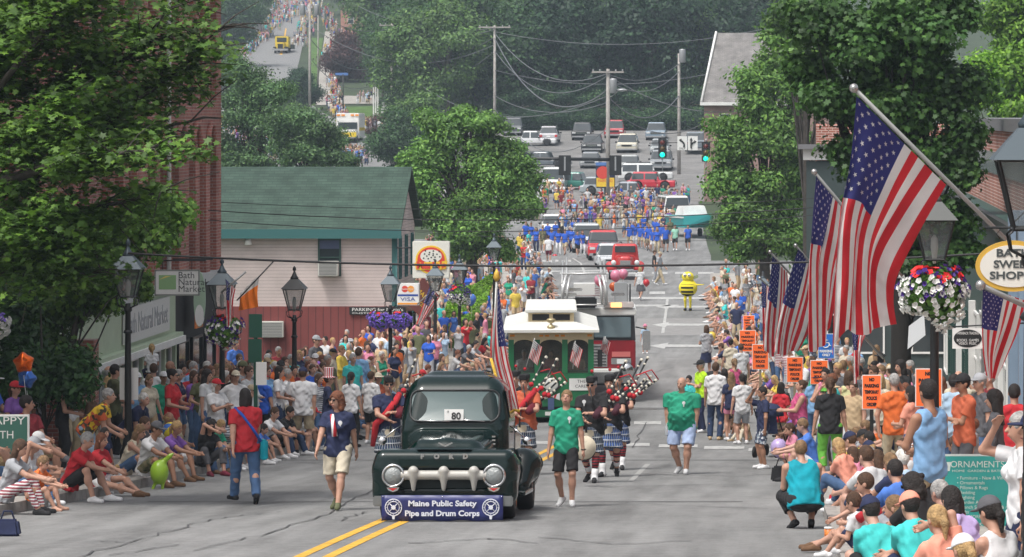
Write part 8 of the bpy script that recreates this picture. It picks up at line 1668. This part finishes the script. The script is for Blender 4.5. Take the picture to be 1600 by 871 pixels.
CY(1464, 32.5, -145, 'grey haired woman in a lilac shirt in the seated group before the teal board', 'kerb2', 1.72, off=.25, g='f', shirt='lavender', bottom='shorts', bc='denim', hair='bob', hairc='dark', h=.012)
CY(1512, 29.3, -140, 'woman in a dark cap and white tank top before the teal board', 'kerb', 1.7, off=.3, g='f', sleeve='tank', shirt='white', bottom='shorts', bc='denim', hat='cap', hatc='darkgrey', hair='pony', hairc='dark', h=.011)
CY(1478, 27.6, -150, 'fair haired girl in a white cap cut off by the bottom edge', 'kerb', 1.62, off=.15, g='f', shirt='grey', bottom='shorts', bc='denim', hat='cap', hatc='white', hair='pony', hairc='blond', h=.011)
CY(1425, 40, -140, 'woman with light brown hair in a black top in the seated group', 'kerb', 1.66, off=.16, g='f', shirt='black', hair='bob', hairc='light'); CY(1345, 48, -120, 'child with ginger hair in an orange top in the seated group', 'kerb', 1.35, child=1, off=.14, shirt='orange', hairc='red', bottom='shorts'); CY(1390, 48, -130, 'woman with short grey hair in a pale top in the seated group', 'kerb', 1.64, off=.14, g='f', shirt='lightgrey', hair='short', hairc='grey')
C(1318, 800, -120, 'girl in a pink dress leaning on the seated blonde woman', 'kerb2', 1.35, child=1, off=.13, g='f', shirt='pink', bottom='skirt', bc='pink', hair='long', hairc='brown'); C(1365, 758, -90, 'man in a dark navy polo sitting behind the children', 'kerb', 1.74, off=.14, shirt='navy', bc='khaki', hairc='dark', bottom='shorts')
CY(1292, 43.5, -95, 'boy in a navy t-shirt with bare legs stretched onto the road at the bottom right', 'legs', 1.5, .02, child=1, shirt='navy', bottom='shorts', bc='paledenim', hairc='brown', shoe='brown')
CY(1330, 37, -100, 'girl in a lilac top with bare legs stretched out in the bottom right corner', 'legs', 1.45, .1, child=1, g='f', shirt='lavender', bottom='shorts', bc='denim', hair='long', hairc='light', shoe='skin')
C(1522, 800, -100, 'red haired child standing behind the teal board with only the hair showing', 'stand', 1.22, child=1, off=.14, shirt='grey', hairc='red')
for i, (px, py, hd, c_, hc_, lab) in enumerate(((1128,478+8,-90,'skyblue','dark','person in a sky blue shirt crouching beside the bee'),(1132,502,-90,'white','brown','person in white sitting on the far right kerb below the bee'),(1124,560,-100,'purple','dark','person in a purple shirt sitting at the kerb left of the violet basket'),(1115,585,-100,'navy','brown','person in navy beside the yellow balloon'))):
    C(px, py, hd, lab, 'crouch' if i == 0 else 'kerb', shirt=c_, hairc=hc_, bottom='shorts', bc='navy' if i == 0 else 'khaki', h=.02)
for px, Y, k, lab in ((1104,124,dict(g='f',shirt='grey',bc='navy',bottom='skirt',hair='bob',pose='hold'),'woman in a grey top and navy skirt holding the yellow balloon'),(1142,112,dict(g='f',shirt='cream',bc='cream',hair='bun',hairc='dark',pose='stand2'),'woman in a cream dress standing with her back to the street'),(1158,108,dict(shirt='lightgrey',bc='black',pose='stand'),'person with a black backpack near the cream dress'),(1148,97,dict(g='f',sleeve='tank',shirt='hotpink',bc='khaki',hair='pony',hairc='light'),'woman in a pink sleeveless top near the wheelchair')):
    S(px, Y, 200, lab, 1.70, group=RS, h=.018, **k)
# ------------------------------------------------------------------ the rest of the crowd, one by one
rs = np.random.RandomState(2024)
TOPS = ['white','white','print','greystripes','stripes','black','navy','blue','skyblue','red','grey','lightgrey','pink','green','purple','tan','cream','darkred','orange','turquoise','royal','olive','lightblue','yellow','darkgrey']; BOT = ['denim','khaki','black','darkdenim','tan','grey','white']
HR = ['dark','brown','light','blond','grey','white','red']; HATS = [None]*7 + ['cap','straw','cap']; HCs = ['navy','white','red','tan','black','cream']
PROTO = [dict(g='m',pose='stand',hair='short'), dict(g='f',pose='stand',hair='long'), dict(g='m',pose='crossed',hair='short',fat=.4), dict(g='f',pose='hold',hair='bob'), dict(g='m',pose='camera',hair='balding'), dict(g='f',pose='stand2',hair='pony',bottom='shorts'), dict(g='m',pose='stand2',hair='short',bottom='shorts',fat=.2), dict(g='f',pose='clap',hair='short',bottom='shorts',sleeve='tank'),
    dict(g='m',pose='hips',hat='cap',bottom='shorts'), dict(g='f',pose='shade',hair='bob',hat='straw'), dict(g='m',pose='stand',hat='cap',fat=.3), dict(g='m',pose='hold',hair='short',sleeve='long')]
PW = {'stand':'standing','crossed':'arms folded','hold':'hands joined','camera':'filming','stand2':'at ease','clap':'clapping','hips':'hands on hips','shade':'shading eyes'}
HCN = dict(dark='black',brown='brown',light='sandy',blond='blonde',grey='grey',white='white',red='red')
used = set(); REST = []; QUOTA = dict(L=62, R=38, M=30, F=40)
NUM = [0]
def later(q, *a, **k): CAND.setdefault(q, []).append((a, k))
CAND = {}
def auto(px, Y, heading, where, group, h, tiny, off=.145, protos=PROTO, tops=TOPS, X=None, bots=BOT, Hm=1.72):
    for _ in range(60):
        k = dict(protos[rs.randint(len(protos))]); t = tops[rs.randint(len(tops))]; b = bots[rs.randint(len(bots))]; hc_ = HR[rs.randint(len(HR))]; who = 'woman' if k['g'] == 'f' else 'man'; hat = k.get('hat'); hcol = HCs[rs.randint(len(HCs))]
        head = ('%s %s' % (hcol, 'cap' if hat == 'cap' else 'sun hat')) if hat else '%s hair' % HCN[hc_] if k.get('hair') != 'balding' else 'thin %s hair' % HCN[hc_]
        lab = '%s in %s, %s, %s %s' % (who, cn(t), head, PW.get(k['pose'], k['pose']), where)
        if len(lab.split()) > 16: lab = lab.replace(' side', '').replace(' hair,', ',')
        if lab not in used: used.add(lab); break
    x = (px-VX)*Y/F if X is None else X
    return person((x, Y, GZ(Y)+off), heading, lab, (Hm + rs.uniform(-.12,.12) - (.08 if k['g'] == 'f' else 0))/1.8, shirt=t, bc=b, hairc=hc_, shoe=['white','black','brown','grey'][rs.randint(4)], hatc=hcol, skin=rs.choice([0,0,0,1,2]), group=group, h=h, tiny=tiny, fingers=False, **k)
taken = [(o.location.x, o.location.y) for o in PEOPLE]
def free(x, y, r=.5):
    for a, b in taken:
        if abs(a-x) < r and abs(b-y) < r: return False
    taken.append((x, y)); return True
def zoneL(Y, X):
    n = ('at the market shop front' if Y < 86 else 'before the red board wall' if Y < 122 else 'below the pizza sign' if Y < 142 else 'by the green hedge' if Y < 165 else 'up the left kerb by the far lamp')
    return n + (', kerb side' if X > KL(Y)-1.3 else ', wall side' if X < KL(Y)-2.6 else '')
cnt = 0
Y = 76.0
while Y < 232:
    wd = 3.3 if Y < 125 else 6.0
    m = 4 if Y < 125 else 6
    for i in range(m):
        X = KL(Y) - .35 - wd*(i + rs.uniform(-.2,.35))/m; y = Y + rs.uniform(-.5,.5)
        if not (116 < y < 142 and X < -14.2):
            if free(X, y, .42): later('L', 0, y, rs.uniform(10, 95), zoneL(y, X), 'crowd on the left sidewalk', .022 if y < 105 else .034, y > 150, X=X)
    Y += 1.45 if Y < 95 else 2.3 if Y < 125 else 3.0 if Y < 160 else 3.6
SIT = [dict(g='m',pose='kerb',hair='short',bottom='shorts'), dict(g='f',pose='kerb2',hair='long',bottom='shorts'), dict(g='m',pose='kneehug',hat='cap',bottom='shorts'), dict(g='f',pose='legs',hair='bob',bottom='shorts')]
PW.update(kerb='seated', kerb2='hunched', kneehug='hugging knees', legs='legs out', walk='walking', walk2='striding', step='stepping')
for Y in np.arange(82, 200, 3.4):
    if free(KL(Y)+.4, Y, .5): auto(0, Y, rs.uniform(50, 100), 'on the left kerb ' + ('near the pickup' if Y < 95 else 'by the trolley' if Y < 120 else 'by the fire engine' if Y < 150 else 'far up'), 'people sitting on the left kerb', .024 if Y < 110 else .034, Y > 140, off=0, protos=SIT, X=KL(Y)+.42)
def zoneR(Y): return 'beside the big lamp' if Y < 62 else 'by the blue sign' if Y < 85 else 'below the flags' if Y < 115 else 'by the violet basket' if Y < 150 else 'under the street tree'
Y = 64.0
while Y < 190:
    for i in range(3):
        X = KR(Y) + .5 + 2.6*(i + rs.uniform(-.3,.3))/3; y = Y + rs.uniform(-.6,.6)
        if free(X, y, .45): later('R', 0, y, rs.uniform(-100, -20) if rs.rand() < .6 else rs.uniform(150,210), 'at right ' + zoneR(y) + (', kerb side' if i == 0 else ', shop side' if i == 2 else ''), 'crowd on the right sidewalk', .022 if y < 100 else .034, y > 140, X=X)
    Y += 2.6 if Y < 90 else 4.2
for Y in np.arange(66, 190, 4.0):
    if free(KR(Y)-.4, Y, .5): auto(0, Y, rs.uniform(-100, -50), 'on the right kerb ' + zoneR(Y), 'people sitting on the right kerb', .024 if Y < 110 else .034, Y > 140, off=0, protos=SIT, X=KR(Y)-.42)
bq = [x for x in PEOPLE if 'red sleeves' in x['label']][0]
ar, inf_ = person_arrays(pose='kerb', child=1, bottom='shorts', hair='short', h=.013, parts=()); m = MB()
for q in 'lr': j = inf_['J'][q]; m.tube([tuple(j['sh']+(j['el']-j['sh'])*-.05), tuple(j['sh']+(j['el']-j['sh'])*.3), tuple(j['sh']+(j['el']-j['sh'])*.64)], [.070,.074,.078], 12)
m.build('sleeve', cloth('red'), bq)
# a few more seated close to us behind the right kerb
for i, (px, Y, hd) in enumerate(((1350,54,-130),(1372,52,-140),(1398,55,-120),(1420,51,-150),(1440,53,-120),(1340,60,-110),(1375,62,-120),(1392,46,-150),(1376,42,-145),(1330,46,-140),(1440,37,-140),(1330,66,-100),(1355,68,-120),(1318,52,-130),(1352,35,-150),(1412,48,-120),(1320,57,-125))):
    auto(px, Y, hd, 'in the near right corner', RS, .014, False, off=.05, protos=SIT)
for i, (dx, Y, hd, po) in enumerate(((.05,56.9,75,'kerb2'),(-1.0,54.2,85,'kerb'),(-1.0,58.4,70,'kerb2'),(-.1,65.9,65,'kerb'),(-.9,69.8,60,'kerb'),(-.1,70.4,65,'kerb2'),(-3.0,63.6,80,'hold'),(-2.9,66.8,80,'stand'))):
    auto(0, Y, hd, 'in the near left corner' if Y < 63 else 'near the tall lamp', LS, .014, False, off=.0 if po in SIT[0]['pose']+'kerb2kneehug' else .145, protos=[dict(g='mf'[i % 2], pose=po, hair=['short','long','short','pony','balding','bob'][i % 6], bottom='shorts', **(dict(hat='cap') if i % 4 == 2 else {}))], X=KL(Y)+.42+dx)
for q in 'LR':
    c = sorted(CAND.get(q, []), key=lambda t: t[0][1]); 
    for a, k in c[:QUOTA[q]]: auto(*a, **k)
    for a, k in c[QUOTA[q]:]: REST.append((k['X'], a[1], GZ(a[1])+.145))
for dx, lab, k in ((-.72,'trolley driver in a pale shirt behind the left trolley window',dict(shirt='white',hairc='grey')),(0,'passenger in pink in the middle trolley window',dict(g='f',shirt='pink',hair='bob')),(.70,'passenger in a straw hat in the right trolley window',dict(shirt='tan',hat='straw',hatc='cream'))):
    person((XL_+dx*.95-.1, YL+1.0, GZ(YL)+.62), 0, lab, .88, pose='chair', h=.022, fingers=False, bottom='trousers', **k)
# blue shirted marchers
MAR = [dict(g='m',pose='walk',hair='short',bottom='shorts'), dict(g='f',pose='walk2',hair='pony',bottom='shorts'), dict(g='m',pose='step',hat='cap',bottom='shorts'), dict(g='f',pose='step',hair='long')]
for i in range(30):
    px = [822,838,848,862,873,883,893,902,910,926,984,993,1001,1008,1014,1020,1027,1033,1040,1000,1012,1024,856,868,890,896,1030,1036,990,830][i]; py = 398 + rs.uniform(-14, 4) - (8 if i > 18 else 0)
    auto(px, YG(py), rs.uniform(-25,25), ('left of the silver cars' if px < 940 else 'right of the red pickup') + ' up the road', 'marchers in blue shirts', .04, True, off=0, protos=MAR, tops=['royal'], bots=['navy','khaki','black','white'])
for px, py, hd, c_, b_, lab in ((848,396,0,'camo','khaki','man in camouflage at the far left corner'),(857,412,180,'white','maroon','person in a white top and red shorts with their back turned at the far crossing'),(1055,392,0,'mint','black','woman in mint green at the right of the marchers'),(826,402,60,'turquoise','red','person in turquoise with a red bag at the far left corner'),(1075,392,0,'royal','black','person in bright blue sitting at the right end of the marchers'),(1047,380,0,'olive','denim','person in olive beside the woman in mint green')):
    person(at(px, YG(py)), hd, lab, .96, shirt=c_, bc=b_, bottom='shorts', pose='walk', g='m', tiny=True, h=.04, fingers=False, group='people at the far crossing')
n_ind = len(PEOPLE); left = max(0, 298 - n_ind); print('individuals', n_ind, 'left', left)
far = []
for i in range(160): far.append((rs.uniform(868, 1075), rs.uniform(318, 372)))
far.sort(key=lambda p: -p[1])
front = far[:left]
for i, (px, py) in enumerate(front):
    auto(px, YG(py), rs.uniform(-90, 90), 'behind the marchers, ' + ('left' if px < 940 else 'centre' if px < 1010 else 'right'), 'far crowd behind the marchers', .045, True, off=0)
print('people', len(PEOPLE))
# everyone beyond: one mass
def mass(name, label, pts, H=1.7, h=.05):
    ar = [person_arrays(pose=p, h=h, fingers=False, hair=hh, g=g, bottom=b)[0] for p, hh, g, b in (('stand','short','m','shorts'),('hold','long','f','trousers'),('crossed','short','m','trousers'),('camera','bob','f','shorts'),('hips','balding','m','trousers'))]
    mats_ = [SKINS[0]] + [special(c) for c in TOPS] + [cloth(b) for b in BOT] + [hairm(x) for x in ('dark','brown','blond','grey')]; nT = len(TOPS); nB = len(BOT); Vs, Qs, Ns, Ms = [], [], [], []; n = 0
    for (x, y, z) in pts:
        a = rs.uniform(-1.5, 1.5); c_, s_ = math.cos(a), math.sin(a); M = np.array([[c_,-s_,0],[s_,c_,0],[0,0,1]]); k = rs.uniform(.88,1.0)*H/1.8; t = 1+rs.randint(nT); b = 1+nT+rs.randint(nB); hr = 1+nT+nB+rs.randint(4)
        for nm, V, Q, N, mi, role in ar[rs.randint(5)]:
            if role == 'shoe' or not len(V): continue
            Vs.append((V*k)@M.T + (x,y,z)); Ns.append(N@M.T); Qs.append(Q+n); n += len(V); Ms.append(np.full(len(Q), dict(skin=0,shirt=t,bottom=b,hair=hr)[role]))
    o = put(name, mk(name, np.concatenate(Vs), np.concatenate(Qs), np.concatenate(Ns), np.concatenate(Ms)), mats_); o['kind'] = 'stuff'; o['label'] = label
pts = []
for px, py in far[left:]: Y = YG(py); pts.append(((px-VX)*Y/F, Y, GZ(Y)))
for i in range(60): px, py = rs.uniform(775, 880), rs.uniform(300, 345); Y = YG(py); pts.append(((px-VX)*Y/F, Y, GZ(Y)))
pts += REST
mass('distant_crowd', 'packed distant crowd filling the road below the parking lot', pts)
pts = []
def along(a, b, n, w_):
    for i in range(n): t = rs.rand(); px = a[0]+(b[0]-a[0])*t + rs.uniform(-w_,w_); py = a[1]+(b[1]-a[1])*t + rs.uniform(-3,3); p = G(px, py); pts.append(tuple(p))
along((352,112),(388,84),60,9); along((388,84),(424,52),90,9); along((424,52),(440,8),90,12); along((470,75),(492,5),110,14); along((500,20),(530,60),50,12); along((505,95),(515,75),12,6); along((518,165),(538,200),70,9); along((515,130),(530,170),50,7); along((545,208),(605,206),60,8); along((440,40),(470,8),90,14); along((530,250),(560,258),70,16); along((345,240),(540,262),120,10); along((350,200),(420,250),60,20); along((555,165),(590,160),10,8); along((430,2),(500,-4),60,6)
mass('hill_crowd', 'distant crowd lining the hill street at the top left', pts, h=.08)
# chairs, toys and other small things near the kerb
def fold_chair(loc, rz, c, label):
    r = root('folding_chair', label, 'folding chair', loc, R(rz), 'folding chairs on the sidewalk'); MB().box((-.25,-.22,.40),(.25,.24,.42)).build('seat', cloth(c), r); m = MB(); m.add([(-.26,.24,.42),(.26,.24,.42),(.26,.38,.92),(-.26,.38,.92),(-.26,.26,.42),(.26,.26,.42),(.26,.40,.92),(-.26,.40,.92)], [(0,1,2,3),(7,6,5,4),(0,4,5,1),(1,5,6,2),(2,6,7,3),(3,7,4,0)]); m.build('backrest', cloth(c), r)
    for sx in (-1,1):
        MB().tube([(sx*.27,.26,.0),(sx*.27,-.24,.42),(sx*.27,-.24,.60)], .012, 6).build('leg', M_GREYM, r); MB().tube([(sx*.28,-.24,.0),(sx*.28,.24,.42),(sx*.28,.42,.94)], .012, 6).build('leg', M_GREYM, r); MB().box((sx*.27-.03,-.26,.60),(sx*.27+.03,.28,.625)).build('armrest', M_BLACK, r)
def atk(Y, dx): return (KL(Y)+dx, Y, GZ(Y)+.147)
fold_chair(atk(60.9,-2.3), 75, 'blue', 'blue folding chair of the balding man'); fold_chair(atk(60.0,-1.45), 60, 'darkgrey', 'dark folding chair of the big man in dark red'); fold_chair(atk(56.8,-1.4), 80, 'green', 'green folding chair near the chalk board'); fold_chair(atk(57.6,-1.7), 70, 'navy', 'navy folding chair behind the green one')
p = W(249, 738, 62.6); r = root('inflatable_toy', 'yellow green inflatable toy held in front of the man in the white t-shirt', 'inflatable toy', p); f = Fld((-.35,-.35,-.6),(.45,.35,.6), .02)
f.el((0,0,0),(.15,.15,.20),0); f.rc((.03,0,.13),(.17,0,.26),.05,.035,.04); f.rc((.17,0,.26),(.22,0,.30),.04,.02,.02)
for sx in (-1,1): f.rc((sx*.06,0,-.16),(sx*.10-.05,-.05,-.40),.03,.022,.03)
V, Q, N = f.arrays(); put('body', mk('body', V, Q, N), mat('toy_green', (.30,.50,.03), .3, spec=.6), r)
p = W(267, 673, 67.5); o = root('beach_ball', 'yellow beach ball with coloured panels beside the bending white haired man', 'ball', p)
for i in range(6):
    m = MB(); a0 = i*math.pi/3; vs = [(.15*math.sin(t)*math.cos(a0+q), .15*math.sin(t)*math.sin(a0+q), .15*math.cos(t)) for t in np.linspace(0.01, math.pi-.01, 10) for q in np.linspace(0, math.pi/3, 6)]; m.add(vs, [(j*6+k, (j+1)*6+k, (j+1)*6+k+1, j*6+k+1) for j in range(9) for k in range(5)], 0, True); m.build('panel', mat('ball_' + ('yellow','red','yellow2','blue','yellow3','white')[i], ((.75,.62,.03),(.6,.05,.05),(.75,.62,.03),(.05,.15,.5),(.75,.62,.03),(.7,.7,.7))[i], .3), o)
o.rotation_euler = (.6,.5,0)
def bag(px, py, c, label, s=.16, off=0): p = G(px, py); r = root('bag', label, 'bag', (p.x, p.y, p.z+off)); MB().box((-s,-s*.6,0),(s,s*.6,s*1.3), tx=.03, ty=.03).build('body', cloth(c), r, bevel=.03); MB().tube([(-s*.5,0,s*1.3),(-s*.3,0,s*1.9),(s*.3,0,s*1.9),(s*.5,0,s*1.3)], .012, 5).build('handle', cloth(c), r)
bag(1222, 752, 'black', 'black bag on the road below the lilac balloon', .2); bag(1308, 800, 'red', 'red bag between the seated blonde woman and the small boy', .13, .1); bag(12, 838, 'navy', 'navy bag at the bottom left corner'); bag(232, 715, 'black', 'black bag behind the white t-shirt on the left kerb', .15, .15)
p = G(1295, 846); o = root('snack_tin', 'orange snack tin with a white lid on the kerb beside the small boy', 'tin', (p.x, p.y, p.z+.02)); MB().lathe([(.055,0),(.055,.13)], n=16).build('tin', mat('tin_orange', (.65,.18,.03), .4, var=.5, vscale=25), o); MB().lathe([(.058,.13),(.058,.15)], n=16).build('lid', M_WHITE, o)
# stroller near the pink top and wheelchair
def stroller(px, Y, c, label):
    r = root('stroller', label, 'stroller', at(px, Y, .0), R(160)); MB().add([(-.22,-.2,.45),(.22,-.2,.45),(.22,.2,.5),(-.22,.2,.5),(-.22,.3,.95),(.22,.3,.95)], [(0,1,2,3),(3,2,5,4)]).build('seat', cloth(c), r); MB().tube([(-.24,-.35,.1),(-.24,.35,1.0),(.24,.35,1.0),(.24,-.35,.1)], .014, 6).build('frame', M_BLACK, r); 
    m = MB(); m.lathe([(.30,0),(.28,.12),(.18,.22),(.02,.26)], (0,.1,.85), 14); m.build('canopy', cloth(c), r)
    for sx in (-1,1):
        for y in (-.35,.30): MB().lathe([(.02,-.02),(.12,-.02),(.12,.02),(.02,.02)], (sx*.24,y,.12), 14, axis='x').build('wheel', M_TYRE, r)
stroller(1117, 103, 'black', 'black stroller at the right kerb below the yellow balloon'); stroller(1205, 78, 'navy', 'navy stroller in the right hand crowd')
# ------------------------------------------------------------------ haze
hm = bpy.data.materials.new('haze'); hm.use_nodes = True; t = hm.node_tree; t.nodes.remove(t.nodes['Principled BSDF']); pv = t.nodes.new('ShaderNodeVolumePrincipled')
pv.inputs['Color'].default_value = (.72,.86,1.0,1); pv.inputs['Density'].default_value = .00034; pv.inputs['Anisotropy'].default_value = .2; t.links.new(pv.outputs[0], t.nodes['Material Output'].inputs['Volume'])
hz = MB().box((-900,-120,-3),(900,1500,110)).build('haze', hm); hz['kind'] = 'stuff'; tag(hz, 'thin pale summer haze over the distant hill')
